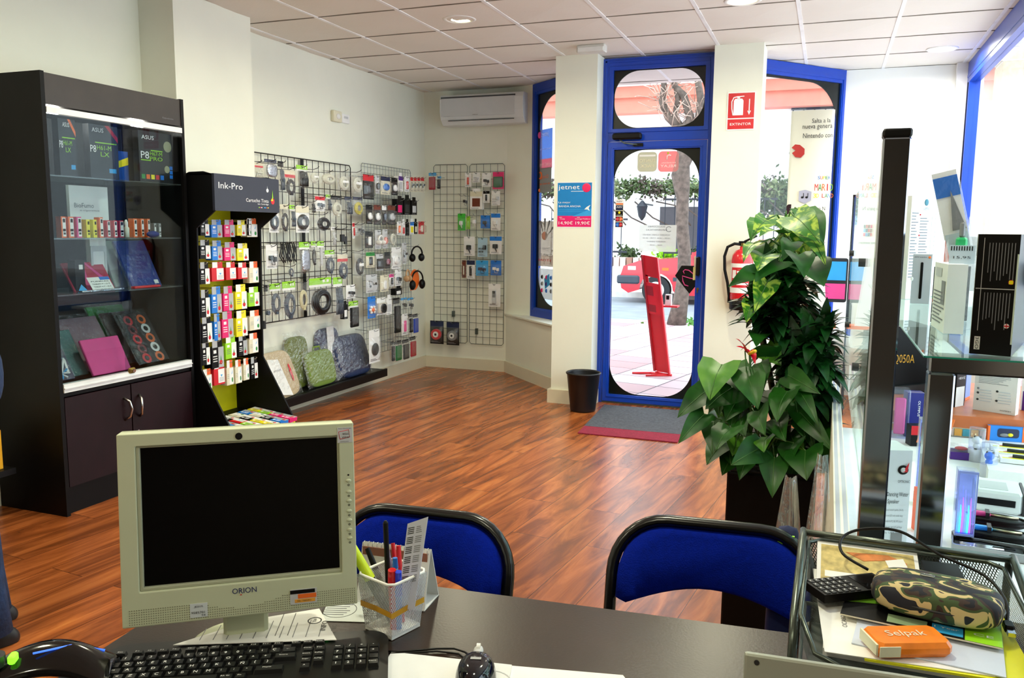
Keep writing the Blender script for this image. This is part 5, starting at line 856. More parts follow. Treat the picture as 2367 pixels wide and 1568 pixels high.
B2 = [
(838, 402, 864, 462, 'card', RED, 'mouse', DARK, 'tall black and red mouse pack at top left', BLACK), (866, 405, 877, 448, 'card', None, 'mouse', DARK, 'pale grey card with dark mouse in top row', LGREY), (879, 406, 902, 451, 'card', NAVY, 'mouse', BLUE, 'cream card with blue mouse in top row', CREAM),
(904, 410, 919, 452, 'card', None, 'mouse', CARD, 'black card with white mouse in top row', BLACK), (921, 407, 932, 443, 'box', PURPLE, None, LGREY, 'white and purple carton in top row', CARD), (934, 407, 946, 444, 'card', None, 'stick', RED, 'white card with red player in top row', CARD),
(948, 409, 955, 444, 'card', RED, 'earbuds', BLACK, 'leftmost of four red dotted earphone cards', CREAM), (956, 409, 963, 444, 'card', RED, 'earbuds', BLACK, 'second of four red dotted earphone cards', CREAM), (964, 409, 971, 444, 'card', RED, 'earbuds', BLACK, 'third of four red dotted earphone cards', CREAM), (972, 409, 980, 445, 'card', RED, 'earbuds', BLACK, 'rightmost of four red dotted earphone cards', CREAM),
(845, 473, 861, 518, 'card', None, 'mouse', CARD, 'white mouse in white framed pack, second row left', BLACK), (863, 473, 880, 520, 'card', BROWN, 'mouse', CARD, 'brown headed pack with white mouse in second row', DARK), (882, 474, 893, 520, 'card', CARD, 'mouse', NAVY, 'pack with dark blue mouse in second row', DARK), (895, 474, 914, 520, 'card', BROWN, 'mouse', LGREY, 'pack with grey mouse in second row', DARK),
(917, 460, 932, 497, 'box', None, None, MAG, 'black carton with magenta print, second row', BLACK), (934, 458, 949, 497, 'box', None, None, DARK, 'plain black carton, second row', BLACK), (951, 463, 964, 497, 'box', None, None, LGREY, 'black carton with grey picture, second row', BLACK),
(843, 535, 862, 573, 'card', None, 'stick', CARD, 'dark pack with white stick in third row', DARK), (866, 532, 881, 575, 'card', None, 'phones', CARD, 'pack with white headset in third row', LGREY), (883, 530, 896, 574, 'card', None, 'mouse', mt('salmon', (220, 130, 110), .4), 'pack with salmon mouse in third row', LGREY), (899, 528, 915, 568, 'bag', None, 'coil', CABLEW, 'clear bag with white cable in third row', None),
(917, 512, 927, 543, 'card', None, 'stick', ORANGE, 'white card with orange mark in third row', CARD), (929, 514, 937, 545, 'box', None, None, RED, 'small white and red carton in third row', CARD), (938, 514, 946, 545, 'box', None, None, DARK, 'small black carton in third row', BLACK), (948, 513, 957, 542, 'box', CYAN, None, YEL, 'blue and yellow carton in third row', CARD), (958, 513, 965, 541, 'box', None, None, CREAM, 'black and cream carton in third row', BLACK), (967, 512, 980, 541, 'card', None, 'stick', CREAM, 'bright red card at right end of third row', RED),
(845, 583, 866, 618, 'card', GREEN, 'stick', BLACK, 'cream card with green band and black gadget', CREAM), (868, 588, 886, 625, 'card', None, 'case', DARK, 'clear pack with dark gadget in fourth row', LGREY), (888, 583, 902, 620, 'card', None, 'mouse', mt('wine_red', (130, 15, 50), .25), 'dark pack with wine red mouse in fourth row', DARK), (904, 572, 927, 621, 'card', None, 'mouse', CARD, 'large white pack with mouse and curled lead', CARD), (928, 562, 940, 610, 'card', None, 'earbuds', BLACK, 'grey card with curled black earphone lead', LGREY),
(941, 567, 973, 612, 'bare', None, 'phones', BLACK, 'pair of large black headphones', None),
(845, 636, 872, 675, 'card', None, 'earbuds', BLACK, 'clear pack with black earphones in fifth row', LGREY), (878, 637, 898, 673, 'card', None, 'stick', CARD, 'cream card with white adapter in fifth row', CREAM), (899, 634, 910, 662, 'card', PINK, 'stick', BLACK, 'white and pink card with black stick', CARD), (912, 624, 928, 660, 'card', None, 'plug', BLACK, 'white card with black clip gadget', CARD), (914, 668, 929, 681, 'box', None, None, CARD, 'tiny black and white carton low in fifth row', BLACK),
(931, 622, 942, 657, 'bare', None, 'phones', mt('tan_plastic', (190, 150, 110), .4), 'tan headphones left of the orange headphones', None),
(849, 687, 868, 734, 'card', None, 'toy', None, 'blue card with orange and white toy figure', CYAN), (870, 690, 891, 726, 'card', None, 'camera', mt('champagne', (205, 198, 185), .3), 'champagne camera pack in sixth row', CARD), (893, 690, 906, 726, 'box', None, None, LGREY, 'tall silver grey carton in sixth row', CARD), (908, 690, 924, 772, 'bag', BLACK, 'case', BLACK, 'long black wrapped bag in sixth row', None),
(926, 690, 940, 716, 'bag', SKYB, 'plug', BLACK, 'teal headed small bag in sixth row, left one', None), (941, 690, 955, 716, 'bag', SKYB, 'plug', BLACK, 'teal headed small bag in sixth row, right one', None), (928, 727, 942, 773, 'card', None, 'stick', PINK, 'white card with pink pen in sixth row', CARD), (944, 727, 952, 770, 'bag', BLACK, 'case', BLACK, 'black phone case beside the blue one', None), (953, 727, 965, 770, 'bag', DARK, 'case', mt('case_blue', (20, 60, 170), .3), 'glossy blue phone case near right edge', None),
(903, 790, 910, 836, 'bag', DARK, 'case', DARK, 'dark case with strap at bottom left of case row', None), (911, 790, 927, 833, 'bag', DARK, 'case', mt('case_green', (20, 105, 50), .3), 'glossy green phone case in lowest row', None), (929, 787, 944, 830, 'bag', DARK, 'case', mt('case_grey', (48, 50, 48), .3), 'dark grey phone case in lowest row', None), (946, 780, 960, 824, 'bag', DARK, 'case', mt('case_red', (165, 20, 35), .3), 'glossy red phone case in lowest row', None),
(852, 765, 878, 835, 'card', None, 'mouse', DARK, 'white card with black shaped pad and red logos', CARD)]
for l, tt, r, b, sty, hd_, cont, cm, lab, bs in B2: pack(g2, l, tt, r, b, sty, hd_, cont, cm, lab+' '+S, base=bs)
t = pack(g2, 941, 624, 975, 677, 'bare', None, 'phones', BLACK, 'black headphones on orange card hanging on silver grid'); c_ = MB(); c_.ell((0, .0, -.10), (.10, .006, .10), ORANGE, 24, 10).box(-.09, -.004, -.20, .02, .0, -.12, ORANGE); c_.obj('backing_card', t)
gm = STEEL
for k, (x0, x1, lab) in enumerate(((-3.815, -3.437, 'left tall grey wire grid on the back wall'), (-3.413, -3.036, 'right tall grey wire grid on the back wall'))):
    g = Rack('wire_grid', lab, 'B', x0, x1, .273, 2.09, [.0756*q for q in range(1, 5)], [.0725*q for q in range(1, 25)], .0022, gm, [(.08, .13) if k else (.22, .3)])
    if k == 0: g3 = g
    else: g4 = g
B3 = [(g3, 991, 400, 1009, 441, 'bag', SKYB, 'case', mt('case_crimson', (160, 20, 40), .35), 'crimson phone case with blue header', None), (g3, 1011, 408, 1020, 438, 'bag', SKYB, 'case', BLACK, 'black phone case right of the crimson one', None),
(g4, 1075, 400, 1090, 432, 'card', None, 'stick', mt('glow_red', (210, 60, 20), .3), 'white card with red glowing gadget, top row', CARD), (g4, 1092, 399, 1110, 422, 'card', None, 'plug', LGREY, 'pale blank pack in top row', CARD), (g4, 1114, 400, 1135, 432, 'card', None, 'plug', BLACK, 'white card with black plugs, top row', CARD), (g4, 1139, 398, 1165, 437, 'card', None, 'case', mt('pack_green', (30, 90, 50), .4), 'magenta card with black and green gadget', MAG),
(g4, 1068, 450, 1084, 478, 'bag', None, 'plug', BLACK, 'clear bag with black plug left of headset box', None), (g4, 1086, 443, 1115, 484, 'box', CREAM, None, BROWN, 'white carton with brown headset picture', CARD), (g4, 1117, 441, 1132, 469, 'card', BLACK, 'stick', BLACK, 'black and white card right of headset carton', CARD), (g4, 1136, 442, 1156, 475, 'card', None, 'tips', LGREY, 'white card with thin leads at right, second row', CARD),
(g4, 1058, 494, 1076, 533, 'card', None, 'charger', CARD, 'green card with white car charger', mt('card_green', (60, 190, 50), .4)), (g4, 1078, 500, 1087, 530, 'card', None, 'stick', LIME, 'narrow lime card beside the green card', LIME), (g4, 1089, 495, 1106, 527, 'bag', None, 'charger', CARD, 'clear bag with white charger, third row', None), (g4, 1111, 498, 1133, 528, 'card', None, 'charger', DARK, 'blue card with dark charger, third row', CYAN), (g4, 1135, 493, 1157, 533, 'card', CYAN, 'charger', CARD, 'blue arched card with white charger, third row', CARD),
(g4, 1072, 547, 1098, 592, 'card', None, 'charger', BLACK, 'blue and white pack with black car charger', CARD), (g4, 1104, 550, 1127, 594, 'card', None, 'tips', BLACK, 'pale blue pack with charger and six tips', mt('pale_blue', (170, 205, 225), .4)), (g4, 1132, 546, 1160, 588, 'card', CYAN, 'charger', BLACK, 'blue arched card with black charger, fourth row', CARD),
(g4, 1068, 602, 1077, 642, 'card', None, 'stick', CREAM, 'narrow brown pack at left of fifth row', BROWN), (g4, 1079, 601, 1098, 645, 'card', NAVY, 'stick', BLACK, 'white card with curved black gadget, fifth row', CARD), (g4, 1100, 602, 1129, 638, 'card', None, 'plug', NAVY, 'bright blue pack with dark plug, fifth row', SKYB), (g4, 1134, 602, 1159, 637, 'card', None, 'plug', CARD, 'deep blue pack with white plug, fifth row', BLUE),
(g4, 1129, 656, 1157, 710, 'card', None, 'remote', LGREY, 'white pack with grey remote control', CARD), (g3, 994, 741, 1026, 796, 'card', NAVY, 'disc', RED, 'navy pack with red round webcam at the foot', BLACK), (g3, 1032, 744, 1062, 799, 'card', NAVY, 'disc', GREY, 'navy pack with grey round webcam at the foot', BLACK)]
for g, l, tt, r, b, sty, hd_, cont, cm, lab, bs in B3:
    pack(g, l, tt, r, b, sty, hd_, cont, cm, lab+' of back wall grid' if len(lab.split()) < 13 else lab, base=bs, out=.12)
for q in ((1066, 452), (1090, 440), (1128, 494), (1108, 550)): p = aty(*q, 7.66); g4.hook(p.x, p.z, .12)
# ================================================================ GLASS COUNTER ON THE RIGHT
ZG, ZT, ZS = 1.238, .775, .845   # glass top, table top, window sill
t = thing('glass_counter', 'tall chrome framed glass counter at right of the desk', 'display counter', (.073, 1.50, 0)); L0 = Vector((.073, 1.5, 0))
def lb_(x0, y0, z0, x1, y1, z1): return (x0-L0.x, y0-L0.y, z0, x1-L0.x, y1-L0.y, z1)
STL = mt('polished_steel', (156, 160, 170), .11, 1., var=.12, vs=4)
MB().bbox(*lb_(.073, 1.50, 0, .116, 1.54, 1.586), STL, .003).obj('post', t); MB().bbox(*lb_(.0725, 1.4995, 1.586, .1165, 1.5405, 1.60), BLACK, .003).obj('post_cap', t)
MB().bbox(*lb_(.165, 1.50, 0, .205, 1.54, 1.205), STL, .003).obj('post', t); MB().bbox(*lb_(.165, 1.50, 1.205, .93, 1.54, 1.2345), STL, .003).obj('top_rail', t)
MB().bbox(*lb_(.89, 1.50, 0, .93, 1.54, 1.205), STL, .003).obj('post', t)
MB().box(*lb_(.152, 1.46, 1.2355, .93, 3.5, ZG-.0005), TGLASS).obj('glass_top', t); MB().box(*lb_(.1515, 1.46, 1.2352, .154, 3.5, ZG), GEDGE).box(*lb_(.154, 1.459, 1.2352, .93, 1.461, ZG), GEDGE).obj('glass_edge', t)
for y in (2.9,): MB().bbox(*lb_(.165, y, 0, .195, y+.03, 1.2345), STL, .003).obj('post', t)
# clear divider between plants and counter, on a white low partition
t = thing('glass_divider', 'tall clear glass divider between the plants and the counter', 'glass divider', (.094, 1.56, 0)); y1 = 3.95
MB().box(-.003, 0, .88, .003, y1-1.56, 1.585, film('divider_glass', (235, 245, 240), milk=.02, gloss=.15, rough=.01, bump=0)).obj('pane', t)
MB().box(-.004, y1-1.562, .62, .004, y1-1.556, 1.585, ACRYL).box(-.006, y1-1.556, .62, .006, y1-1.54, 1.60, STL).obj('end_strip', t)
for y, z in ((1.0, 1.35), (1.0, 1.05), (2.2, 1.35), (2.2, 1.05)): MB().cyl((-.012, y, z), (.012, y, z), .012, DARK, n=14).obj('glass_clamp', t)
PARTW = mt('partition_white', (238, 240, 225), .4)
tag(MB().box(0, 0, 0, .028, 2.3, .86, PARTW).box(.003, 0, .86, .011, 2.3, .866, ACRYL).box(.017, 0, .86, .025, 2.3, .866, ACRYL).obj('partition', loc=(.040, 1.58, .0)), 'low white partition panel running beside the planter', 'partition')
# white display table and window sill with mosaic
t = thing('display_table', 'white display table inside the counter covered with small goods', 'table', (.21, 1.56, 0)); MB().box(0, 0, ZT-.03, .76, 1.43, ZT, mt('table_white', (240, 240, 244), .35)).obj('tabletop', t)
MB().box(-.14, 0.0, ZT-.03, 0, 1.43, ZT, mt('table_white', (240, 240, 244), .35)).obj('side_leaf', t)
for x, y in ((.02, .02), (.70, .02), (.02, 1.37), (.70, 1.37)): MB().box(x, y, 0, x+.04, y+.04, ZT-.03, WHITE).obj('leg', t)
WOOD = mt('sill_wood', (190, 100, 50), .4, var=.15, vs=12)
mo = MB(); mo.box(.2, 3.02, 0, .995, 3.7, ZT, WALLB).box(.2, 3.0, ZT+.03, .995, 3.7, ZS, WOOD); cs = [mt('mosaic_%d' % k, c, .25) for k, c in enumerate(((176, 130, 120), (70, 92, 100), (200, 170, 160), (60, 140, 160), (215, 150, 60), (110, 110, 105)))]; random.seed(9)
mo.box(.2, 3.004, ZT, .995, 3.02, ZT+.03, CREAM)
for k in range(33): mo.box(.203+k*.024, 3.0, ZT+.003, .224+k*.024, 3.006, ZT+.026, random.choice(cs))
struct(mo, 'trim_2')
def carton(name, label, cat, z, fl, fr, top, dep, m, fn=None, side=None, y=None, grp=None):
    """carton on a surface at height z: front-left / front-right bottom pixels, top pixel, depth"""
    a = atz(*fl, z); b = atz(*fr, z)
    if y is not None: a = aty(*fl, y); b = aty(*fr, y)
    a.z = b.z = z; u = (b-a); w_ = u.length; ang = math.atan2(u.y, u.x); c = aty(fl[0], top, a.y); h = c.z-z
    mb = MB(); mb.box(0, 0, 0, w_, dep, h, m)
    if side: mb.box(-.0006, 0, 0, 0, dep, h, side)
    if fn: fn(mb, w_, h, dep)
    return tag(mb.obj(name, loc=(a.x, a.y, z+.0006), rz=ang), label, cat, grp)
N_ = -Y
def lines(mb, x0, x1, z0, z1, n, m, y=-.0008, th=.35):
    rnd = random.Random(n)
    for k in range(n): zz = z1-(z1-z0)*(k+.5)/n; mb.box(x0, y, zz-(z1-z0)/n*th/2, x0+(x1-x0)*rnd.uniform(.6, 1), y+.0004, zz+(z1-z0)/n*th/2, m)
def slines(mb, y0, y1, z0, z1, n, m, x=-.0012, th=.35):
    rnd = random.Random(n)
    for k in range(n): zz = z1-(z1-z0)*(k+.5)/n; mb.box(x, y0+(y1-y0)*rnd.uniform(0, .4), zz-(z1-z0)/n*th/2, x+.0004, y1, zz+(z1-z0)/n*th/2, m)
PGRN = mt('carton_pale_green', (205, 222, 208), .45)
def b3go(mb, w_, h, d):
    mb.box(w_*.15, -.0008, h*.2, w_*.165, 0, h*.97, LGREY); mb.box(w_*.03, -.0008, h*.548, w_*.95, 0, h*.555, LGREY); mb.box(w_*.96, -.0008, h*.1, w_, 0, h*.84, PGRN)
    for k in range(9):   # columns of print running down the side
        rr = random.Random(k); mb.box(w_*(.28+.075*k), -.0008, h*(.60+rr.uniform(0, .1)), w_*(.30+.075*k), 0, h*.93, INKG); mb.box(w_*(.25+.075*k), -.0008, h*(.2+rr.uniform(0, .12)), w_*(.27+.075*k), 0, h*.52, INKG)
    mb.cyl((w_*.86, -.001, h*.61), (w_*.86, 0, h*.61), w_*.065, RED, n=16).box(w_*.81, -.0013, h*.595, w_*.91, -.001, h*.625, YEL); mb.cyl((w_*.84, -.001, h*.25), (w_*.84, 0, h*.25), w_*.065, CARD, n=16).box(w_*.78, -.0013, h*.245, w_*.9, -.001, h*.255, RED).box(w_*.83, -.0013, h*.23, w_*.85, -.001, h*.27, RED)
    mb.box(w_*.1, -.0008, h*.04, w_*.24, 0, h*.15, CARD); mb.text('3GO', (w_*.17, -.001, h*.095), -Z, X, w_*.12, INKTXT, h*.1, N=N_)
    mb.box(-.001, d*.0, h*.82, -.0006, d, h, DARK); mb.text('Geo 710', (-.0012, d*.72, h*.9), -Y, Z, .022, WTXT, d*.42, N=-X)
    mb.box(-.001, d*.06, h*.55, -.0006, d*.3, h*.76, DARK); mb.box(-.001, d*.08, h*.24, -.0006, d*.35, h*.48, DARK); mb.box(-.001, d*.55, h*.08, -.0006, d*.7, h*.24, DARK); mb.box(-.001, d*.35, h*.08, -.0006, d*.42, h*.2, LIME)
    slines(mb, d*.4, d*.95, h*.28, h*.76, 16, INKG); mb.cyl((-.0012, d*.9, h*.74), (-.0008, d*.9, h*.74), .004, YEL, n=8)
carton('tablet_box', 'tall black and pale green gadget box on counter edge', 'box', ZG, (2240, 818), (2336, 826), 542, .235, BLACK, b3go, PGRN)
def bw(mb, w_, h, d): slines(mb, d*.1, d*.9, h*.1, h*.6, 9, INKG); mb.box(-.001, d*.1, h*.4, -.0006, d*.35, h*.75, GREY); mb.box(-.001, d*.4, h*.8, -.0006, d*.85, h*.93, LGREY)
carton('tablet_box', 'white gadget box standing just behind the tall black one', 'box', ZG, (2180, 772), (2226, 774), 612, .16, CARD, bw)
def dots(mb, w_, h, d):
    for k in range(50): mb.ell((w_*(.2+.6*random.random()), -.001, h*(.08+.42*random.random())), (.0028, .0008, .0035), (RED, GREEN, CARD, CARD)[k % 4], 6, 4)
    mb.add([(w_*.3, -.001, h*.66), (w_*.95, -.001, h*.58), (w_*.95, -.001, h*.74)], [(0, 1, 2)], CARD)
carton('speaker_box', 'narrow black box with red and white dotted print', 'box', ZG, (2150, 745), (2168, 747), 617, .10, BLACK, dots)
def drox(mb, w_, h, d): mb.prism(rrect(w_*.14, h*.74, w_*.06), (w_*.5, 0, h*.47), X, Z, Y, -.0012, 0, BLACK); mb.ell((w_*.87, -.001, h*.94), (w_*.07, .001, w_*.07), ORANGE, 12, 6); mb.text('iDroxio', (w_*.4, -.001, h*.945), X, Z, w_*.1, INKTXT, w_*.62, N=N_); mb.ell((w_*.02, -.001, h*.5), (w_*.08, .001, w_*.12), CARD, 10, 6)
carton('reader_box', 'light grey box with a black slot and orange dot', 'box', ZG, (2103, 702), (2147, 704), 588, .05, mt('carton_silver', (170, 174, 180), .35), drox)
def logi(mb, w_, h, d):
    mb.text('Logitech', (w_*.72, -.001, h*.88), X, Z, h*.05, INKG, w_*.32, N=N_); mb.ell((w_*.70, -.001, h*.94), (.009, .001, .010), mt('teal_print', (20, 110, 130), .4), 10, 6); lines(mb, w_*.05, w_*.36, h*.2, h*.85, 22, INKG); lines(mb, w_*.45, w_*.92, h*.3, h*.8, 18, INKG)
    for k in range(3): mb.ell((w_*.44, -.001, h*(.82-.2*k)), (.003, .001, .003), RED, 6, 4)
carton('keyboard_carton', 'tall white carton with grey print at back of the counter', 'box', ZG, (2092, 692), (2140, 690), 453, .10, CARD, logi)
carton('keyboard_carton', 'plain white carton right of the tall printed white one', 'box', ZG, (2142, 686), (2175, 684), 455, .05, CARD, lambda mb, w_, h, d: lines(mb, w_*.2, w_*.8, h*.4, h*.85, 10, LGREY))
def w250(mb, w_, h, d): mb.text('KRAKESW-250', (w_*.42, -.001, h*.88), X, Z, h*.09, WTXT, w_*.72, N=N_); mb.box(w_*.8, -.001, h*.86, w_, 0, h*.93, SKYB); mb.prism([(w_*.22, h*.1), (w_*.30, h*.05), (w_*.4, h*.75), (w_*.22, h*.78), (w_*.28, h*.3)], (0, 0, 0), X, Z, Y, -.001, 0, BLACK); mb.box(w_*.02, -.0012, h*.02, w_*.35, -.0002, h*.06, BLACK)
carton('antenna_box', 'rust red carton with white lettering at back of the counter', 'box', ZG, (2141, 675), (2214, 676), 506, .04, mt('rust_print', (150, 58, 26), .45, var=.2), w250)
def clr(mb, w_, h, d): mb.bbox(w_*.3, d*.3, h*.35, w_*.7, d*.7, h*.6, mt('green_cap', (20, 190, 110), .3), .004); mb.bbox(w_*.4, d*.4, h*.6, w_*.6, d*.6, h*.95, GREY, .003); mb.box(w_*.05, -.001, 0, w_*.95, 0, h*.42, mt('label_pale', (200, 215, 225), .5)); [mb.box(w_*(.1+.09*k), -.0014, h*.3, w_*(.14+.09*k), -.001, h*.4, INKTXT) for k in range(9)]; mb.text('15,95', (w_*.5, -.0014, h*.14), X, Z, h*.08, INKTXT, w_*.6, N=N_)
b_ = bpy.data.objects['tablet_box.001']; zt = b_.location.z+max(v.co.z for v in b_.data.vertices)
a = aty(2172, 607, b_.location.y+.02); tag(clr_ := (lambda mb: (mb.box(0, 0, 0, .05, .04, .085, BLIS), clr(mb, .05, .085, .04), mb)[2])(MB()).obj('flash_drive_pack', loc=(b_.location.x+.001, b_.location.y+.03, zt+.001)), 'clear pack with green cap and barcode on top of white box', 'pack')
t = thing('blister_pack', 'clear blister pack poking up behind the rust red carton', 'pack', (atz(2212, 690, ZG).x, atz(2212, 690, ZG).y, ZG+.001), rot=(0, R_(4), 0)); h = aty(2222, 498, atz(2212, 690, ZG).y).z-ZG; MB().bbox(0, 0, 0, .05, .02, h, BLIS, .006).obj('blister', t); MB().box(.004, .008, h*.1, .046, .01, h*.75, LGREY).obj('insert_card', t)
y = 1.86; a = aty(2240, 545, y); t = thing('clear_hanging_case', 'tilted clear package with blue card behind the tall black box', 'pack', (a.x, y, ZG+.001), rot=(0, R_(-14), 0)); h = .335; MB().bbox(0, 0, 0, .05, .018, h, BLIS, .004).obj('case', t); MB().box(.003, .006, h*.55, .047, .008, h*.95, CARD).box(.003, .005, h*.80, .047, .0058, h*.92, BLUE).box(.005, .004, h*.45, .045, .0058, h*.58, mt('label_pale', (200, 215, 225), .5)).prism([(.02, .2), (.045, .2), (.03, .28)], (0, .004, 0), X, Z, Y, -.0006, 0, GREY).obj('insert_card', t)
a = atz(2352, 800, ZG); t = thing('clear_stand', 'slanting clear acrylic stand with blue camera at right edge', 'stand', (a.x, a.y, ZG+.001)); MB().box(-.03, 0, 0, .08, .07, .004, ACRYL).prism([(-.045, 0), (-.04, 0), (.0, .13), (-.005, .13)], (0, 0, 0), X, Z, Y, 0, .07, ACRYL).box(-.005, 0, .10, .08, .07, .104, ACRYL).obj('stand', t)
cm_ = MB(); cm_.bbox(.0, .01, .105, .07, .05, .145, SKYB, .006).cyl((.04, .01, .125), (.04, -.005, .125), .015, NAVY, n=16); tag(cm_.obj('camera', loc=(a.x, a.y, ZG+.001)), 'small blue camera on the slanting clear acrylic stand', 'camera')
# on the table inside
def wsp(mb, w_, h, d):
    mb.text('OPTRONIC', (w_*.78, -.001, h*.68), X, Z, .008, INKTXT, w_*.36, N=N_); mb.ell((w_*.74, -.001, h*.80), (.011, .001, .010), BLACK, 14, 8); mb.ell((w_*.74, -.0022, h*.80), (.006, .001, .0055), LGREY, 12, 6); mb.prism([(w_*.72, h*.78), (w_*.9, h*.88), (w_*.86, h*.78)], (0, 0, 0), X, Z, Y, -.003, -.002, RED)
    mb.text('Dancing Water', (w_*.62, -.001, h*.54), X, Z, .013, INKTXT, w_*.66, N=N_); mb.text('Speaker', (w_*.50, -.001, h*.465), X, Z, .013, INKTXT, w_*.36, N=N_)
    for k, s in enumerate(('Good sound quality (Hi-Fi)', 'Colored LED\'s with variable design', 'Suitable for PC, NB, MP3 players', 'Plug and play', 'By USB Port')): mb.text(s, (w_*.55, -.001, h*(.38-.06*k)), X, Z, .006, INKG, w_*.55, N=N_)
    mb.box(w_*.5, -.001, 0, w_*.85, 0, h*.14, GREY)
carton('speaker_box', 'white water speaker carton standing behind the chrome post', 'box', ZT, (2020, 1262), (2094, 1264), 1040, .085, mt('carton_cool', (214, 222, 228), .4), wsp)
def speaker(label, px0, px1, pyb, pyt, col, lit):
    a = atz(px0, pyb, ZT); b = atz(px1, pyb, ZT); w_ = b.x-a.x; h = aty(px0, pyt, a.y).z-ZT; t = thing('water_speaker', label, 'speaker', (a.x, a.y, ZT+.001)); MB().bbox(0, 0, 0, w_, w_, h*.14, BLACK, .003).obj('base', t)
    MB().box(0, 0, h*.14, w_, w_, h, ACRYL).box(w_*.08, w_*.08, h*.16, w_*.92, w_*.92, h*.96, film('water', (205, 215, 255), milk=.03, gloss=.2, rough=.02, bump=0)).obj('acrylic_tank', t)
    MB().frame((0, h*.14, w_, h), (w_*.06, h*.17, w_*.94, h*.97), .002, (0, -.001, 0), X, Z, Y, -.001, .001, mt('acrylic_edge', (150, 165, 235), .1)).obj('tank_edge', t)
    if lit:
        j = MB(); e = [mt('led_jet_%d' % k, c, .4, emit=c, es=2.5) for k, c in enumerate(((80, 160, 255), (60, 230, 255), (190, 90, 255), (120, 120, 255)))]
        for k in range(7): x = w_*(.2+.1*k); j.tube([(x, w_*.5, h*.15), (x+.001, w_*.5, h*(.3+.06*(k % 3))), (x, w_*.5, h*(.42+.1*(k % 4)))], .0024, e[k % 4], 6, rs=[.0032, .002, .0008])
        j.obj('light_jets', t)
    else: MB().bbox(w_*.25, w_*.2, h*.2, w_*.8, w_*.5, h*.9, NAVY, .004).obj('insert', t)
    return t
speaker('clear water speaker tank lit with blue and cyan jets', 2203, 2246, 1262, 1088, None, True)
speaker('clear tank with dark blue insert left of chrome frame post', 2113, 2150, 1170, 970, None, False)
def ow(mb, w_, h, d): mb.box(w_*.05, -.0008, h*.3, w_*.95, 0, h*.7, mt('peach', (235, 190, 170), .5)); mb.box(w_*.3, -.001, h*.92, w_*.6, -.0004, h*.97, GREEN)
carton('flavour_box', 'orange and white upright carton between the two chrome posts', 'box', ZT, (2118, 1232), (2143, 1233), 1134, .03, mt('orange_red', (240, 90, 40), .45), ow)
def oly(mb, w_, h, d): mb.text('OLYMPUS', (w_*.7, -.001, h*.65), -Z, X, w_*.2, WTXT, h*.35, N=N_)
carton('camera_box', 'deep blue upright camera carton behind chrome post', 'box', ZT, (2092, 1010), (2131, 1012), 908, .05, mt('deep_blue', (14, 26, 120), .35), oly)
a = atz(2075, 1015, ZT); t = thing('clear_case', 'clear case holding a pink device beside the deep blue carton', 'case', (a.x-.025, a.y, ZT+.001)); MB().bbox(0, 0, 0, .055, .06, .16, ACRYL, .004).obj('case', t); MB().bbox(.012, .02, .01, .045, .03, .13, PINK, .006).obj('device', t)
def t50(mb, w_, h, d): mb.text('Q050A', (w_*.30, -.001, h*.62), X, Z, h*.14, mt('gold_print', (225, 165, 40), .4), w_*.5, N=N_); mb.prism([(0, h*.30), (w_, h*.36), (w_, h*.30), (w_*.9, h*.24), (0, h*.22)], (0, 0, 0), X, Z, Y, -.02, -.001, DARK)
carton('toner_box', 'large black toner carton with gold lettering under the glass', 'box', ZT, (2052, 952), (2148, 955), 755, .25, BLACK, t50, None)
carton('red_box', 'small red and black carton beside the clear tank', 'box', ZT, (2104, 1032), (2140, 1033), 985, .04, BLACK, lambda mb, w_, h, d: mb.box(0, -.0008, h*.55, w_, 0, h, RED))
a = atz(2112, 1000, ZT+.1); tag(MB().box(0, 0, 0, .07, .10, .002, ORANGE).box(.006, .006, .002, .064, .094, .0026, CREAM).obj('orange_leaflet', loc=(.245, 2.38, ZT+.11), rot=(R_(35), 0, R_(-20))), 'orange edged leaflet propped before the black toner carton', 'leaflet')
# sill goods
def kas(mb, w_, h, d): lines(mb, w_*.1, w_*.9, h*.62, h*.82, 6, INKG, th=.25); lines(mb, w_*.14, w_*.45, h*.2, h*.5, 5, LGREY); lines(mb, w_*.58, w_*.9, h*.2, h*.5, 5, LGREY); mb.text('KASPERSKY', (w_*.78, -.001, h*.07), X, Z, h*.04, INKTXT, w_*.26, N=N_); mb.ell((w_*.84, -.001, h*.92), (w_*.06, .001, h*.06), mt('skin_print', (200, 140, 120)), 10, 6); [mb.ell((w_*x, -.001, h*z), (.004, .001, .004), DARK if k else INKG, 8, 4) for k, (x, z) in enumerate(((.1, .5), (.1, .4), (.55, .48), (.55, .27), (.1, .25)))]
carton('software_box', 'wide white software box on the wooden sill', 'box', ZS, (2248, 947), (2346, 962), 845, .03, mt('software_white', (222, 216, 210), .45), kas)
carton('software_box', 'black box with white barcode label on the wooden sill', 'box', ZS, (2207, 942), (2228, 938), 840, .03, BLACK, lambda mb, w_, h, d: (mb.box(0, -.0008, 0, w_*.9, 0, h*.45, CARD), mb.text('4 BOX FIZ', (w_*.5, -.001, h*.65), X, Z, .012, WTXT, w_*.7, N=N_)))
carton('software_box', 'blue and white box between black and white software boxes', 'box', ZS, (2230, 927), (2241, 922), 850, .03, mt('ice_blue', (120, 150, 225), .4), lambda mb, w_, h, d: mb.box(0, -.0008, 0, w_, 0, h*.08, ORANGE))
carton('software_box', 'purple fronted box at right end of the wooden sill', 'box', ZS, (2357, 948), (2400, 955), 850, .03, CARD, lambda mb, w_, h, d: mb.box(w_*.1, -.0008, 0, w_, 0, h*.45, PURPLE))
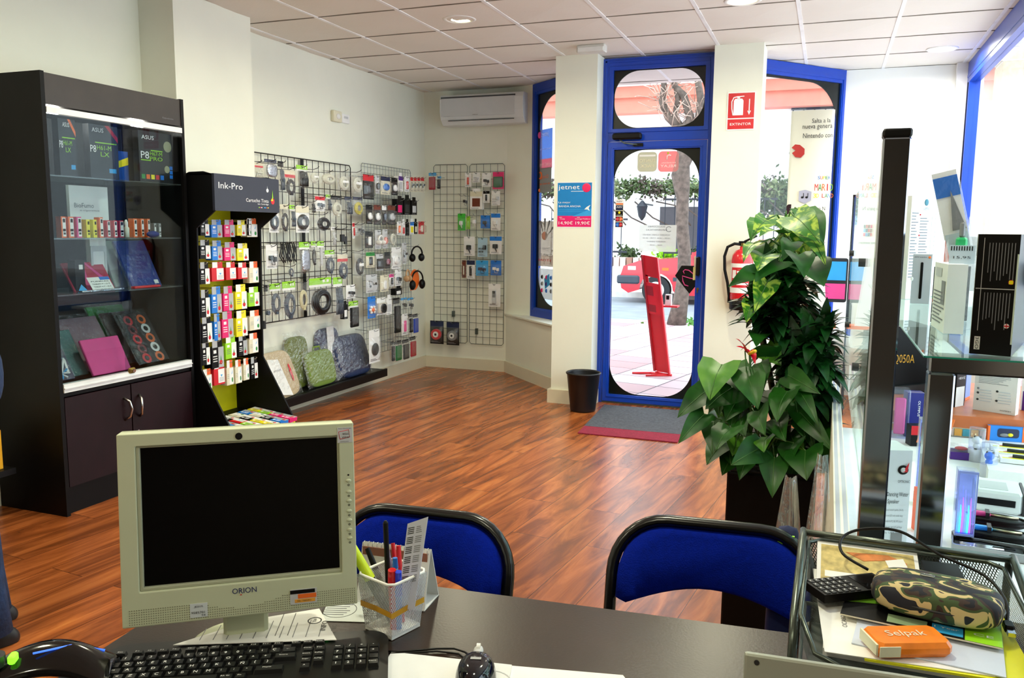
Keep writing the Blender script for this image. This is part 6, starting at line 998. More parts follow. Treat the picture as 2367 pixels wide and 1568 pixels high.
# table goods
def toycar(mb, w_, h, d): mb.prism(rrect(w_*.6, h*.6, .008), (w_*.56, 0, h*.55), X, Z, Y, -.001, 0, NAVY); mb.ell((w_*.45, -.002, h*.42), (w_*.13, .003, h*.12), GREY, 10, 6).ell((w_*.62, -.002, h*.45), (w_*.08, .003, h*.12), YEL, 10, 6); mb.box(0, -.0012, 0, w_*.06, 0, h, ORANGE).box(w_*.95, -.0012, 0, w_, 0, h, ORANGE)
carton('toy_box', 'blue and orange toy box with a curved window', 'box', ZT, (2282, 1018), (2366, 1024), 984, .06, mt('toy_blue', (30, 130, 220), .4), toycar, ORANGE)
for k, (px, py) in enumerate(((2290, 1042), (2300, 1056), (2312, 1070))):
    a = atz(px, py, ZT+.04); tag(MB().box(0, 0, 0, .15, .045, .012, CARD).box(.005, .005, .012, .14, .015, .0125, YEL).prism([(.02, .02), (.07, .02), (.04, .04)], (0, 0, 0), X, Y, Z, .012, .0126, RED).tube([(.03, .022, .016), (.06, .02, .016), (.10, .024, .016), (.12, .02, .016)], .005, DARK, 6).obj('pen_pack', loc=(a.x, a.y, ZT+.041), rz=-.08), 'white and red pack with a black tool, %s of three on white block' % ('furthest', 'middle', 'nearest')[k], 'pack', 'red and white packs on the white block')
a = atz(2300, 1080, ZT+.04); tag(MB().box(0, 0, 0, .22, .32, .038, CARD).obj('white_block', loc=(a.x-.02, a.y-.03, ZT+.001), rz=-.08), 'white block carrying the red and white packs', 'block')
for k, (px0, px1, pyb, pyt, lab, c1, c2) in enumerate(((2238, 2274, 1068, 992, 'clear cylinder with black and white plush figure', CARD, BLACK), (2266, 2304, 1106, 1028, 'clear cylinder with blue plush figure', mt('toy_blue2', (40, 120, 235), .6), DARK))):
    a = atz(px0, pyb, ZT); b = atz(px1, pyb, ZT); r = (b.x-a.x)/2; h = aty(px0, pyt, a.y).z-ZT; t = thing('clear_cylinder', lab+' on the display table', 'cylinder pack', ((a.x+b.x)/2, a.y+r, ZT+.001))
    MB().lathe([(0, 0), (r, 0), (r, h), (0, h)], ACRYL, 24).obj('tube', t); MB().lathe([(r*1.005, 0), (r*1.005, h*.38)], film('frosted_band', (240, 235, 250), milk=.5, gloss=.1, bump=0), 24).obj('printed_band', t)
    MB().ell((0, 0, h*.62), (r*.6, r*.6, r*.55), c1, 14, 10).ell((0, 0, h*.44), (r*.45, r*.45, r*.5), c1, 12, 8).ell((r*.4, -r*.1, h*.72), (r*.18, r*.15, r*.22), c2, 8, 6).ell((-r*.3, 0, h*.72), (r*.15, r*.15, r*.2), c2, 8, 6).ell((-.15*r, -.3*r, h*.36), (r*.2, r*.2, r*.15), c2, 8, 6).obj('figure', t)
a = atz(2196, 1062, ZT); tag(MB().box(0, 0, 0, .06, .05, .022, PURPLE).box(.0, .0, .022, .055, .045, .04, BLIS).ell((.03, .02, .03), (.018, .012, .006), mt('red_blue', (190, 40, 60), .4), 8, 6).obj('purple_pack', loc=(a.x, a.y, ZT+.001)), 'purple tray pack with clear lid beside the chrome frame', 'pack')
a = atz(2200, 1020, ZT); tag(MB().box(0, 0, 0, .065, .06, .05, BLIS).ell((.02, .03, .02), (.012, .012, .015), YEL, 8, 6).ell((.045, .03, .02), (.012, .01, .012), SKYB, 8, 6).obj('clear_box', loc=(a.x, a.y+.12, ZT+.001)), 'clear box of tiny coloured toys behind purple tray pack', 'box')
a = atz(2250, 1180, ZT); t = thing('drive_dock', 'white flat device with a black front slot on the table', 'device', (a.x, a.y, ZT+.001), -.10); MB().bbox(0, 0, 0, .10, .12, .052, mt('device_white', (225, 232, 230), .35), .006).box(.01, .02, .052, .07, .09, .0528, LGREY).obj('casing', t); MB().bbox(.006, -.002, .018, .085, .0, .034, BLACK, .001).obj('slot', t); MB().bbox(.10, .0, .0, .106, .12, .05, DARK, .001).obj('side_band', t)
for k, (px, py, s) in enumerate(((2300, 1200, 1.), (2305, 1234, 1.15))):
    a = atz(px, py, ZT+.02); t = thing('tool_pouch', 'open oval black cable pouch, %s of two' % ('far one' if not k else 'near one'), 'pouch', (a.x, a.y, ZT+.002), -.1)
    MB().ell((0, 0, .012), (.062*s, .026*s, .012), BLACK, 24, 10, pw=.8).obj('shell', t); MB().tube([(.062*s*math.cos(q), .026*s*math.sin(q), .02) for q in [2*PI*i/24 for i in range(24)]], .003, BLACK, 6, closed=True).obj('zip_rim', t)
    MB().bbox(-.045, -.01, .022, -.01, .004, .032, PINK if not k else SKYB, .003).tube([(-.01, 0, .026), (.02, -.004, .026), (.045, .002, .025)], .003, mt('brushed_gold', (190, 180, 150), .3, .8), 6).box(-.02, -.016, .022, -.012, .016, .034, DARK).obj('contents', t)
a = atz(2300, 1283, ZT+.01); t = thing('metal_tin', 'open grey metal tin of leads at the near table edge', 'tin', (a.x, a.y+.03, ZT+.001), -.12); MB().box(-.075, -.03, 0, .06, .03, .002, LGREY).frame((-.075, -.03, .06, .03), (-.072, -.027, .057, .027), .008, (0, 0, 0), X, Y, Z, 0, .018, mt('tin', (170, 172, 176), .3, .6)).box(-.07, -.025, .002, .055, .025, .012, mt('foam', (50, 50, 54), .9, bump=.4)).obj('tin', t); MB().tube([(-.06, .01, .016), (-.02, .018, .016), (.03, .01, .016), (.04, 0, .016), (0, -.004, .016)], .0018, BLACK, 5).obj('lead', t)
for k in range(4): MB().tube([(-.06, -.02+.006*k, .015), (.02, -.012+.005*k, .015)], .0014, CHROME, 5).obj('screwdriver', t)
a = atz(2250, 1240, ZT); tag(MB().prism([(0, 0), (.13, -.02), (.16, .03), (.01, .07)], (0, 0, 0), X, Y, Z, 0, .002, mt('rose_card', (190, 60, 90), .5)).obj('rose_card', loc=(a.x-.01, a.y-.01, ZT+.0005)), 'flat rose coloured card under the near cable pouch', 'card')
# plastic wrapped goods leaning at the foot of the partition
BAGC = film('bag_wrap', milk=.14, gloss=.6, bump=1., bs=24.)
def wrapped(label, px0, py0, px1, py1, y, m, extra=None, zb=.4, apex=.5):
    a = aty(px0, py0, y); b = aty(px1, py1, y); w_ = b.x-a.x; zt = a.z; t = thing('wrapped_goods', label, 'wrapped goods', ((a.x+b.x)/2, y, 0)); rnd = random.Random(int(px0))
    P = {}
    def fn(u, v):
        k = (round(u*12), round(v*14)); P.setdefault(k, rnd.uniform(-.008, .008)); s = 1 if v < .74 else 1-(v-.74)*2.6
        return ((u-.5)*w_*s+(apex-.5)*w_*(1-s), -.02*math.sin(PI*u)+P[k], zt*v)
    MB().grid(fn, 12, 14, BAGC, smooth=False).obj('plastic_wrap', t)
    MB().bbox(-w_*.32, .012, .002, w_*.3, .05, zt*.72, m, .01).obj('goods', t)
    if extra: MB().bbox(-w_*.1, .0, zt*.3, w_*.25, .011, zt*.68, extra, .006).obj('insert', t)
wrapped('blue item in clear plastic leaning by the planter', 1788, 1095, 1862, 1240, 1.98, mt('wrapped_blue', (50, 80, 130), .6), LGREY)
wrapped('pink and purple item in clear plastic against the partition', 1865, 1045, 1928, 1240, 1.85, mt('wrapped_pink', (180, 140, 150), .6), PINK)
wrapped('smaller crinkled clear bag in front of the pink one', 1858, 1180, 1918, 1245, 1.70, CREAM)
a = aty(1822, 1215, 1.72); t = thing('backpack', 'navy backpack top with lime label behind right chair', 'bag', (a.x, 1.72, 0)); MB().ell((0, 0, a.z*.5), (.036, .025, a.z*.5), mt('bag_navy2', (16, 30, 80), .7), 18, 12, pw=.5).obj('body', t); MB().box(-.018, -.03, a.z-.03, .014, -.024, a.z-.012, LIME).obj('lime_label', t)
# banner at the right window
yb = 6.85; a = aty(1830, 258, yb); b = aty(1930, 265, yb); w_ = b.x-a.x; hgt = a.z-.02
t = thing('standing_banner', 'tall curved cream game banner standing before the right window', 'banner', (a.x, yb, 0)); IV = mt('banner_ivory', (226, 222, 206), .45, var=.02)
bulge = lambda x: -.03*math.sin(PI*x/w_)-.015
MB().grid(lambda u, v: (w_*u, bulge(w_*u), .02+hgt*v), 14, 2, IV).obj('panel', t, solid=.004)
tx = MB()
def bt(s, x, z, wd, sz, m=INKTXT): tx.text(s, (x, bulge(x)-.008, z), X, Z, sz, m, wd, N=N_)
def bz(py): return aty(1880, py, yb).z
bt('Salta a la', w_*.70, bz(281), w_*.42, .045); bt('nueva genera', w_*.62, bz(297), w_*.68, .05); bt('Nintendo con', w_*.64, bz(315), w_*.68, .05); bt('Sólo para N', w_*.66, bz(484), w_*.48, .04); bt('nueva aventura', w_*.72, bz(560), w_*.45, .03)
tx.prism([(-.06, .02), (-.035, .045), (.0, .04), (.035, .01), (.035, -.03), (.01, -.055), (-.03, -.05), (-.055, -.02), (-.03, .0)], (w_*.24, bulge(w_*.24)-.004, bz(348)), X, Z, Y, -.004, 0, mt('leaf_red', (170, 28, 24), .45))
for s, z, wd, sz, cols in (('SUPER', 412, .3, .034, (BLUE, RED, YEL, GREEN, BLUE)), ('MARIO', 434, .42, .075, (RED, GREEN, ORANGE, RED, LIME)), ('3D LAND', 453, .46, .045, (YEL, YEL, None, RED, GREEN, SKYB, ORANGE))):
    n = len(s); 
    for k, c in enumerate(s):
        if c != ' ': bt(c, w_*(.84+(k-(n-1)/2)*wd/n), bz(z), None if c == 'I' else w_*wd/n*.95, sz, cols[k % len(cols)] or YEL)
tx.prism([(-.045, -.04), (0, -.06), (.045, -.035), (.045, .03), (0, .045), (-.045, .035)], (w_*.42, bulge(w_*.42)-.004, bz(453)), X, Z, Y, -.003, 0, mt('cube_grey', (170, 168, 185), .5))
for x in (w_*.36, w_*.46): tx.ell((x, bulge(x)-.012, bz(457)), (.010, .002, .008), BLACK, 8, 6).box(x+.006, bulge(x)-.013, bz(457), x+.010, bulge(x)-.011, bz(447), BLACK)
for k in range(12): x = w_*(.66+.05*(k % 4)); z0 = bz(545)+.03*(k//4); tx.box(x, bulge(x)-.008, z0, x+.012, bulge(x)-.006, z0+.024, (RED, NAVY, SKYB, MAG, BROWN)[k % 5])
tx.prism(rrect(.1, .18, .02), (w_*.06+.03, -.022, bz(500)), X, Z, Y, -.003, 0, mt('device_maroon', (40, 10, 24), .3)); tx.obj('print', t)
MB().box(-.02, -.06, 0, w_+.02, .06, .02, DARK).obj('foot', t)
# display pieces in the right shop window
ZW = .55; bz_ = MB().prism([(-.50, 6.9), (.96, 6.9), (.96, 7.86), (.08, 7.86), (-.50, 7.2)], (0, 0, 0), X, Y, Z, ZW-.03, ZW, WHITE); t0 = thing('window_platform', 'white display platform behind the plants in the shop window', 'platform'); 
bz2 = MB().prism([(.2, 6.9), (.96, 6.9), (.96, 7.8), (.2, 7.8)], (0, 0, 0), X, Y, Z, ZW-.03, ZW, WHITE); bz2.obj('top', t0)
for x in (.24, .9): MB().box(x, 6.95, 0, x+.04, 6.99, ZW-.03, WHITE).obj('leg', t0)
y = 5.2; a = aty(1890, 750, y); t = thing('tablet_display', 'white tablet stand with bright screen poster behind the plants', 'display', (a.x-.02, y, 0)); z0 = a.z
MB().prism([(-.06, z0), (.07, z0), (.03, z0+.42), (.02, z0+.42)], (0, 0, 0), X, Z, Y, 0, .03, CARD).box(-.1, 0, z0-.02, .12, .12, z0, ORANGE).box(-.02, .02, 0, .02, .06, z0, STEEL).box(-.12, 0, 0, .12, .12, .02, STEEL).obj('stand', t); MB().prism(rrect(.16, .26, .015), (.09, .06, z0+.26), X, Z, Y, 0, .012, DARK).box(.02, .055, z0+.26, .16, .06, z0+.37, SKYB).box(.02, .052, z0+.15, .16, .056, z0+.24, PINK).obj('screen', t)
# ================================================================ DESK AND WHAT LIES ON IT
DZ = .75; DA = math.atan2(.059, .659)
t = thing('desk', 'dark wenge office desk across the foreground', 'desk', (-1.103, 1.334, 0), DA)
DW = mt('desk_wenge', (40, 25, 16), .3, spec=.5, var=.25, vs=7, bump=.03, bs=200)
MB().bbox(0, -.85, DZ-.028, 1.95, 0, DZ, DW, .002).obj('tabletop', t); MB().box(.05, -.50, .2, 1.89, -.48, DZ-.03, DW).obj('modesty_panel', t)
for x in (.02, 1.89): MB().box(x, -.82, 0, x+.03, -.03, DZ-.03, DW).obj('side_panel', t)
# chairs
FAB = mt('chair_fabric', (0, 26, 138), .9, spec=.1, var=.12, vs=120, bump=.3, bs=400); CT = mt('chair_tube', (10, 10, 12), .22, spec=.6)
def chair(label, xr, y, dz=0., rz=DA):
    t = thing('visitor_chair', label, 'chair', (xr-.203, y, 0), rz, 'visitor chairs at the desk'); W_ = .203
    lean = lambda z: .0+(z-.45)*.30
    zt, zb = .845+dz, .703+dz; fr = []
    pts = [(-W_, lean(.47)-.02, .47), (-W_, lean(.62), .62)]
    for k in range(9): a = PI-PI/2*k/8; pts.append((-W_+.11+.11*math.cos(a), lean(zt-.11+.11*math.sin(a)), zt-.11+.11*math.sin(a)))
    for k in range(9): a = PI/2-PI/2*k/8; pts.append((W_-.11+.11*math.cos(a), lean(zt-.11+.11*math.sin(a)), zt-.11+.11*math.sin(a)))
    pts += [(W_, lean(.62), .62), (W_, lean(.47)-.02, .47)]
    pts = [(x, yy-.012*0, z) for x, yy, z in pts]; pts = [(-W_, -.16, 0)]+[(-W_, -.02, .40)]+pts+[(W_, -.02, .40), (W_, -.16, 0)]
    MB().tube(pts, .0125, CT, 10).obj('frame', t)
    out = []
    for k in range(9): a = PI-PI/2*k/8; out.append((-W_+.11+.1*math.cos(a)+.003, zt-.11+.098*math.sin(a)))
    for k in range(9): a = PI/2-PI/2*k/8; out.append((W_-.11+.1*math.cos(a)-.003, zt-.11+.098*math.sin(a)))
    out += [(W_-.012, zb-.01), (W_-.03, zb-.018)]+[(W_-.03-(2*W_-.06)*k/14, zb-.018+.038*math.sin(PI*k/14)) for k in range(1, 14)]+[(-W_+.03, zb-.018), (-W_+.012, zb-.01)]
    def bow(x): return .022*(1-(x/W_)**2)
    mb = MB(); n = len(out)
    # padded slab: front and back skins follow a gentle bow
    cx, cz = 0, (zt+zb)/2
    ring = lambda s_, d: [(cx+(x-cx)*s_, lean(z)+bow(x)+d, cz+(z-cz)*s_) for x, z in out]
    vs = ring(.97, -.030)+ring(1, -.018)+ring(1, .006)+ring(.97, .014); fs = []
    for r in range(3):
        for i in range(n): j = (i+1) % n; fs.append((r*n+i, r*n+j, (r+1)*n+j, (r+1)*n+i))
    vs += ring(.8, -.034); vs += ring(.8, .016)
    for i in range(n): j = (i+1) % n; fs.append((4*n+i, 4*n+j, j, i)); fs.append((3*n+i, 3*n+j, 5*n+j, 5*n+i))
    fs += [[4*n+k for k in range(n-1, -1, -1)], [5*n+k for k in range(n)]]
    mb.add(vs, fs, FAB, True); mb.obj('backrest', t)
    MB().bbox(-.19, -.38, .42, .19, .0, .465, FAB, .03).obj('seat', t)
    MB().tube([(-W_, -.02, .41), (-W_, -.42, .41), (-W_, -.30, 0)], .0125, CT, 8).obj('leg', t); MB().tube([(W_, -.02, .41), (W_, -.42, .41), (W_, -.30, 0)], .0125, CT, 8).obj('leg', t)
    return t
chair('blue padded visitor chair partly behind the monitor', aty(1172, 1290, 1.56).x, 1.50, -.042)
chair('blue padded visitor chair in front of the planter', aty(1409, 1300, 1.60).x+.41, 1.57, -.012)
# monitor
MW = mt('monitor_ivory', (196, 202, 172), .45, var=.02); MW2 = mt('monitor_ivory_dark', (168, 172, 146), .5, var=.02); SCR = mt('screen_black', (2, 2, 3), .3, spec=.12, var=0)
t = thing('monitor', 'ivory flat screen monitor standing on the desk', 'monitor', (-.983, .917, .817), rot=(R_(-6), 0, math.atan2(.212, .289)))
Wm, Hm = .357, .300; s = Wm/545.   # 545 px across the front
def fx(px): return Wm*(px-75)/1627
def fz(v): return v
bt_ = MB()
sx0, sx1, sz0, sz1 = .032, .330, .060, .277
bt_.frame((0, 0, Wm, Hm), (sx0-.006, sz0-.006, sx1+.003, sz1+.003), .002, (0, 0, 0), X, Z, Y, 0, .045, MW, 4).box(0, .02, 0, Wm, .045, Hm, MW).frame((sx0-.0065, sz0-.0065, sx1+.0035, sz1+.0035), (sx0, sz0, sx1, sz1), .001, (0, 0, 0), X, Z, Y, .003, .02, MW2, 4).obj('housing', t, bevel=.004)
MB().box(sx0-.002, .010, sz0-.002, sx1+.001, .018, sz1+.001, SCR).obj('screen', t)
MB().bbox(.05, .045, .03, Wm-.05, .085, Hm-.04, MW, .01).obj('rear_cover', t)
gr = MB(); gm_ = mt('grille_dots', (120, 122, 100), .7)
for i in range(100):
    x = .010+i*.00345
    top = .030 if x < .11 or x > .24 else .030-.012*math.sin(PI*(x-.11)/.13)
    for j in range(int((top-.004)/.0036)): z = .004+j*.0036; gr.box(x, -.0004, z, x+.0014, .0002, z+.0014, gm_)
gr.obj('speaker_grille', t)
MB().text('ORION', (.180, -.0006, .0415), X, Z, .0125, mt('orion_navy', (24, 34, 96), .4, var=0), .037, N=N_).obj('logo', t); MB().prism([(.1725, .0342), (.1748, .0362), (.1765, .0342)], (0, -.0012, 0), X, Z, Y, 0, .0002, RED).obj('logo_stroke', t)
MB().cyl((.178, .001, .288), (.178, -.001, .288), .0055, BLACK, n=20).obj('webcam', t)
for k, z in enumerate((.205, .187, .172, .155, .140, .124, .110)):
    MB().ell((.347, 0, z), (.0045, .002, .003), MW, 14, 8).obj('button', t)
ic = MB(); ic.cyl((.347, 0, .2145), (.347, -.0006, .2145), .0015, BLACK, n=10)
for k, z in enumerate((.198, .180, .165, .148, .133, .117, .103)): ic.lathe([(.0009, 0), (.0018, 0)], INKTXT, 10, M=Matrix.Translation((.347, -.0005, z)) @ Matrix.Rotation(PI/2, 4, 'X'))
ic.obj('button_marks', t)
st_ = MB(); st_.box(.331, -.0006, .268, .355, 0, .293, LGREY).text('wise', (.344, -.001, .283), X, Z, .006, INKTXT, .010, N=N_).text('view', (.344, -.001, .2775), X, Z, .006, INKTXT, .012, N=N_).text('SAMSUNG', (.342, -.001, .270), X, Z, .0025, INKTXT, .013, N=N_).tube([(.335, -.0008, .274), (.333, -.0008, .286), (.349, -.0008, .289), (.351, -.0008, .277), (.335, -.0008, .274)], .0005, RED, 4).text('Better View through', (.343, -.001, .2915), X, Z, .002, INKTXT, .02, N=N_); st_.obj('sticker', t)
MB().box(.098, -.0008, .006, .124, 0, .028, mt('label_blue_white', (205, 212, 216), .5)).text('JESUS', (.111, -.0012, .023), X, Z, .004, INKTXT, .013, N=N_).text('9585701', (.110, -.0012, .014), X, Z, .005, INKTXT, .02, N=N_).text('56', (.118, -.0012, .0095), X, Z, .004, INKTXT, .006, N=N_).obj('sticker', t)
MB().box(.250, -.0008, .010, .292, 0, .034, LGREY).box(.250, -.0012, .027, .289, -.0008, .033, BLACK).box(.262, -.0012, .019, .291, -.0008, .026, ORANGE).box(.257, -.0012, .0125, .289, -.0008, .018, mt('tape_orange', (235, 165, 60), .5)).text('FEB / FEBRERO', (.272, -.0015, .0155), X, Z, .003, INKTXT, .022, N=N_).obj('sticker', t)
sb = atz(520, 1456, DZ); q = t.matrix_basis if 0 else None
nb = thing('monitor_base', 'ivory neck and foot under the monitor', 'monitor base', (0, 0, 0)); bpy.data.objects.remove(nb)
ang = math.atan2(.212, .289); mc = Vector((-.983, .917, 0))+Vector((math.cos(ang), math.sin(ang), 0))*Wm/2+Vector((-math.sin(ang), math.cos(ang), 0))*.05
inv = (Matrix.Translation((-.983, .917, .817)) @ Matrix.Rotation(ang, 4, 'Z') @ Matrix.Rotation(R_(-6), 4, 'X')).inverted()
b_ = MB(); RM = inv @ Matrix.Translation((mc.x, mc.y, DZ)) @ Matrix.Rotation(ang, 4, 'Z')
b_.bbox(-.035, -.015, .01, .035, .02, .12, MW, .006, M=RM); b_.obj('neck', t); MB().ell((0, .0, .008), (.085, .065, .010), MW, 32, 8, M=RM).obj('foot', t)
# keyboard
tl = atz(270, 1492, DZ+.020); tr = atz(884, 1457, DZ+.020); u = (tr-tl); Wk = u.length; ka = math.atan2(u.y, u.x)
t = thing('keyboard', 'black computer keyboard with white legends on the desk', 'keyboard', (tl.x, tl.y, DZ+.001), ka); KB = mt('keyboard_black', (10, 11, 13), .3); KC = mt('key_black', (18, 20, 22), .38)
body = rrect(Wk+.02, .20, .035); MB().prism([(x+Wk/2, y-.10+.008) for x, y in body], (0, 0, 0), X, Y, Z, 0, .016, KB).obj('body', t, bevel=.004)
MB().ell((Wk*.785, -.010, .0165), (.0016, .0016, .0012), mt('green_led', (40, 255, 60), .4, var=0, emit=(40, 255, 60), es=4), 8, 6).obj('power_light', t)
MB().text('Intex', (Wk*.50, .0, .0166), X, Y, .008, mt('silver_print', (170, 170, 170), .3, .5), .022, N=Z).obj('logo', t)
KEYS = []
u_ = Wk/22.6; 
def row(y, x0, items, hh=.0155):
    x = x0
    for it in items:
        s_, w_ = (it, 1.) if isinstance(it, str) else it
        if s_ is not None: KEYS.append((x, y, w_*u_-.0022, hh, s_))
        x += w_*u_
row(-.026, .45*u_, ['Esc', (None, .35), 'F1', 'F2', 'F3', 'F4', (None, .25), 'F5', 'F6', 'F7', 'F8', (None, .25), 'F9', 'F10', 'F11', 'F12', (None, .5), 'Impr', 'Bloq', 'Pausa'], .0115)
row(-.045, .2*u_, ['º', '1', '2', '3', '4', '5', '6', '7', '8', '9', '0', '?', '¡', 'Ç', ('<-', 1.3), (None, .45), 'Inicio', 'Fin', (None, .55), 'Num', '/', '*', '-'])
row(-.0625, .2*u_, [('Tab', 1.4), 'Q', 'W', 'E', 'R', 'T', 'Y', 'U', 'I', 'O', 'P', '^', '+', (None, .1), ('Intro', 1.9), (None, .35), 'Insert', 'RePág', (None, .55), '7', '8', '9', '+'])
row(-.080, .2*u_, [('Bloq M', 1.7), 'A', 'S', 'D', 'F', 'G', 'H', 'J', 'K', 'L', 'Ñ', '{', '}', (None, 2.05), 'Supr', 'AvPág', (None, .55), '4', '5', '6', ''])
row(-.0975, .2*u_, [('Mayús', 1.2), '<', 'Z', 'X', 'C', 'V', 'B', 'N', 'M', ';', ':', '-', ('Mayús', 2.4), (None, 1.15), '^', (None, 1.55), '1', '2', '3', 'Intro'])
row(-.115, .2*u_, [('Ctrl', 1.4), 'Win', ('Alt', 1.2), ('', 6), ('Alt Gr', 1.2), 'Fn', ('Ctrl', 1.3), (None, 1.65), '<', 'v', '>', (None, .55), ('0', 2), '.', ''])
for x, y, w_, hh, s_ in KEYS[:100]:
    k = MB(); k.add([(0, -hh, .016), (w_, -hh, .016), (w_, 0, .016), (0, 0, .016), (.0016, -hh+.0014, .0225), (w_-.0016, -hh+.0014, .0225), (w_-.0016, -.0012, .0225), (.0016, -.0012, .0225)], [(4, 5, 6, 7), (0, 1, 5, 4), (1, 2, 6, 5), (2, 3, 7, 6), (3, 0, 4, 7)], KC)
    if s_: sz = .0088 if len(s_) == 1 else .0042; k.text(s_, (w_*.42, -hh*.42, .0226), X, Y, sz, WTXT, None if len(s_) == 1 else min(w_*.7, .0036*len(s_)*.7), N=Z, off=.0002)
    k.obj('key', t, loc=(x, y, 0))
# curved black device at lower left
a = atz(105, 1560, DZ+.02); t = thing('cordless_device', 'glossy black curved device with green light at lower left corner', 'device', (a.x, a.y, DZ), .55)
GB = mt('gloss_black', (8, 9, 12), .12, spec=.6)
MB().grid(lambda u, v: ((u-.5)*.19, (v-.5)*.09+.03*math.sin(PI*u), .012+.045*math.sin(PI*(.12+.76*u))*math.sin(PI*(.1+.8*v))), 24, 12, GB).obj('body', t, solid=.006); MB().tube([(-.015, .0, .0545), (.03, .022, .052), (.075, .03, .036)], .0016, mt('blue_glow', (60, 110, 255), .4, var=0, emit=(60, 110, 255), es=1.5), 6).obj('blue_line', t)
MB().cyl((-.07, -.0, .04), (-.07, -.0, .056), .017, DARK, n=20).ell((-.07, 0, .057), (.011, .008, .004), BLACK, 14, 8).obj('joystick', t); MB().bbox(-.046, -.012, .045, -.036, .006, .0575, mt('green_glow', (120, 255, 40), .4, var=0, emit=(120, 255, 40), es=2.), .002).obj('green_light', t)
# papers
def sheet(name, label, cat, pxs, z, m, fn=None, th=.0012):
    P = [atz(x, y, z) for x, y in pxs]; c = sum(P, Vector())/len(P); u = (P[1]-P[0]).normalized(); u.z = 0; v = Vector((-u.y, u.x, 0)); mb = MB()
    mb.prism([((p-c).dot(u), (p-c).dot(v)) for p in P], (0, 0, 0), X, Y, Z, 0, th, m)
    if fn: w_ = (P[1]-P[0]).length; h_ = (P[2]-P[1]).length; fn(mb, w_, h_, th)
    return tag(mb.obj(name, loc=(c.x, c.y, z-th+.0006), rz=math.atan2(u.y, u.x)), label, cat)
def inv_(mb, w_, h_, th):
    y = th; T_ = lambda s, x, yy, wd, sz: mb.text(s, (x, yy, y), Y, -X, sz, INKTXT, wd, N=Z)
    T_('INFO', w_*.33, 0, .035, .013); T_('TEC', w_*.40, -.01, .02, .010); mb.lathe([(.010, 0), (.012, 0)], INKTXT, 18, c=(w_*.26, .02, y+.0004)); T_('Tel', w_*.26, .02, .012, .008)
    for k in range(10): x = -w_*.42+k*.021; mb.box(x, -h_*.3, y, x+.0012, -h_*.3+.04+.01*(k % 3), y+.0004, INKG)
    mb.box(.01, -.03, y, .011, .05, y+.0004, INKTXT); mb.box(.03, -.03, y, .031, .05, y+.0004, INKTXT); T_('Gran', -.02, 0, .02, .007)
sheet('invoice', 'white invoice sheet lying behind the keyboard under the monitor', 'paper', [(400, 1492), (778, 1480), (738, 1408), (590, 1432)], DZ+.020, CARD, inv_)
def inv2(mb, w_, h_, th): mb.lathe([(.03, 0), (.031, 0)], INKTXT, 24, c=(-.02, 0, th+.0004)); [mb.box(-.045, .02-.008*k, th, .0-.004*(k % 3), .022-.008*k, th+.0004, INKG) for k in range(6)]; [mb.box(.03, .02-.008*k, th, .05, .022-.008*k, th+.0004, INKG) for k in range(6)]
sheet('leaflet', 'printed white leaflet between monitor foot and pen holder', 'paper', [(740, 1436), (870, 1440), (870, 1385), (760, 1388)], DZ+.001, mt('leaflet_paper', (205, 212, 210), .5), inv2)
def comp(mb, w_, h_, th): mb.text('COMPUTER', (w_*.16, -h_*.25, th), X, Y, .03, NAVY, w_*.8, N=Z); mb.lathe([(.03, 0), (.032, 0)], LGREY, 24, c=(w_*.35, h_*.05, th+.0004))
sheet('mouse_pad', 'white mouse pad with navy lettering under the mouse', 'mouse pad', [(850, 1600), (1165, 1640), (1183, 1538), (905, 1508)], DZ+.004, mt('pad_white', (232, 234, 236), .4), comp, .003)
sheet('paper', 'blank white paper sticking out right of the mouse pad', 'paper', [(1150, 1640), (1500, 1640), (1440, 1562), (1180, 1540)], DZ+.0006, CARD, None, .0005)
# mouse with cable
a = atz(1100, 1548, DZ+.02); t = thing('computer_mouse', 'glossy black mouse with white wheel on the white pad', 'mouse', (a.x, a.y, DZ+.004), .30)
MB().grid(lambda u, v: (.031*math.cos(2*PI*u)*math.cos(PI/2*v)**.55*(1+.08*math.sin(2*PI*u)), .052*math.sin(2*PI*u)*math.cos(PI/2*v)**.55-.005, .034*math.sin(PI/2*v)), 28, 10, mt('mouse_black', (10, 10, 18), .08, spec=.6)).obj('shell', t)
MB().ell((0, .036, .026), (.008, .016, .006), LGREY, 14, 8).cyl((-.003, .040, .030), (.003, .040, .030), .0065, CARD, n=14).obj('wheel', t); MB().box(-.008, -.004, .0342, .008, .002, .035, LGREY).text('B-MOVE', (0, -.001, .0351), X, Y, .003, INKTXT, .014, N=Z).obj('badge', t)
c0 = atz(905, 1502, DZ+.003); pts = [atz(x, y, DZ+.005) for x, y in ((880, 1506), (920, 1507), (965, 1504), (1010, 1500), (1050, 1500), (1075, 1508), (1090, 1520))]
tag(MB().tube(pts, .0018, BLACK, 6).obj('mouse_cable'), 'thin black mouse cable curving from keyboard to mouse', 'cable')
pts = [atz(x, y, DZ+.004) for x, y in ((880, 1512), (940, 1510), (1010, 1506), (1060, 1512), (1078, 1525))]
tag(MB().tube(pts, .0016, BLACK, 6).obj('mouse_cable'), 'lower strand of black cable beside the mouse pad edge', 'cable')
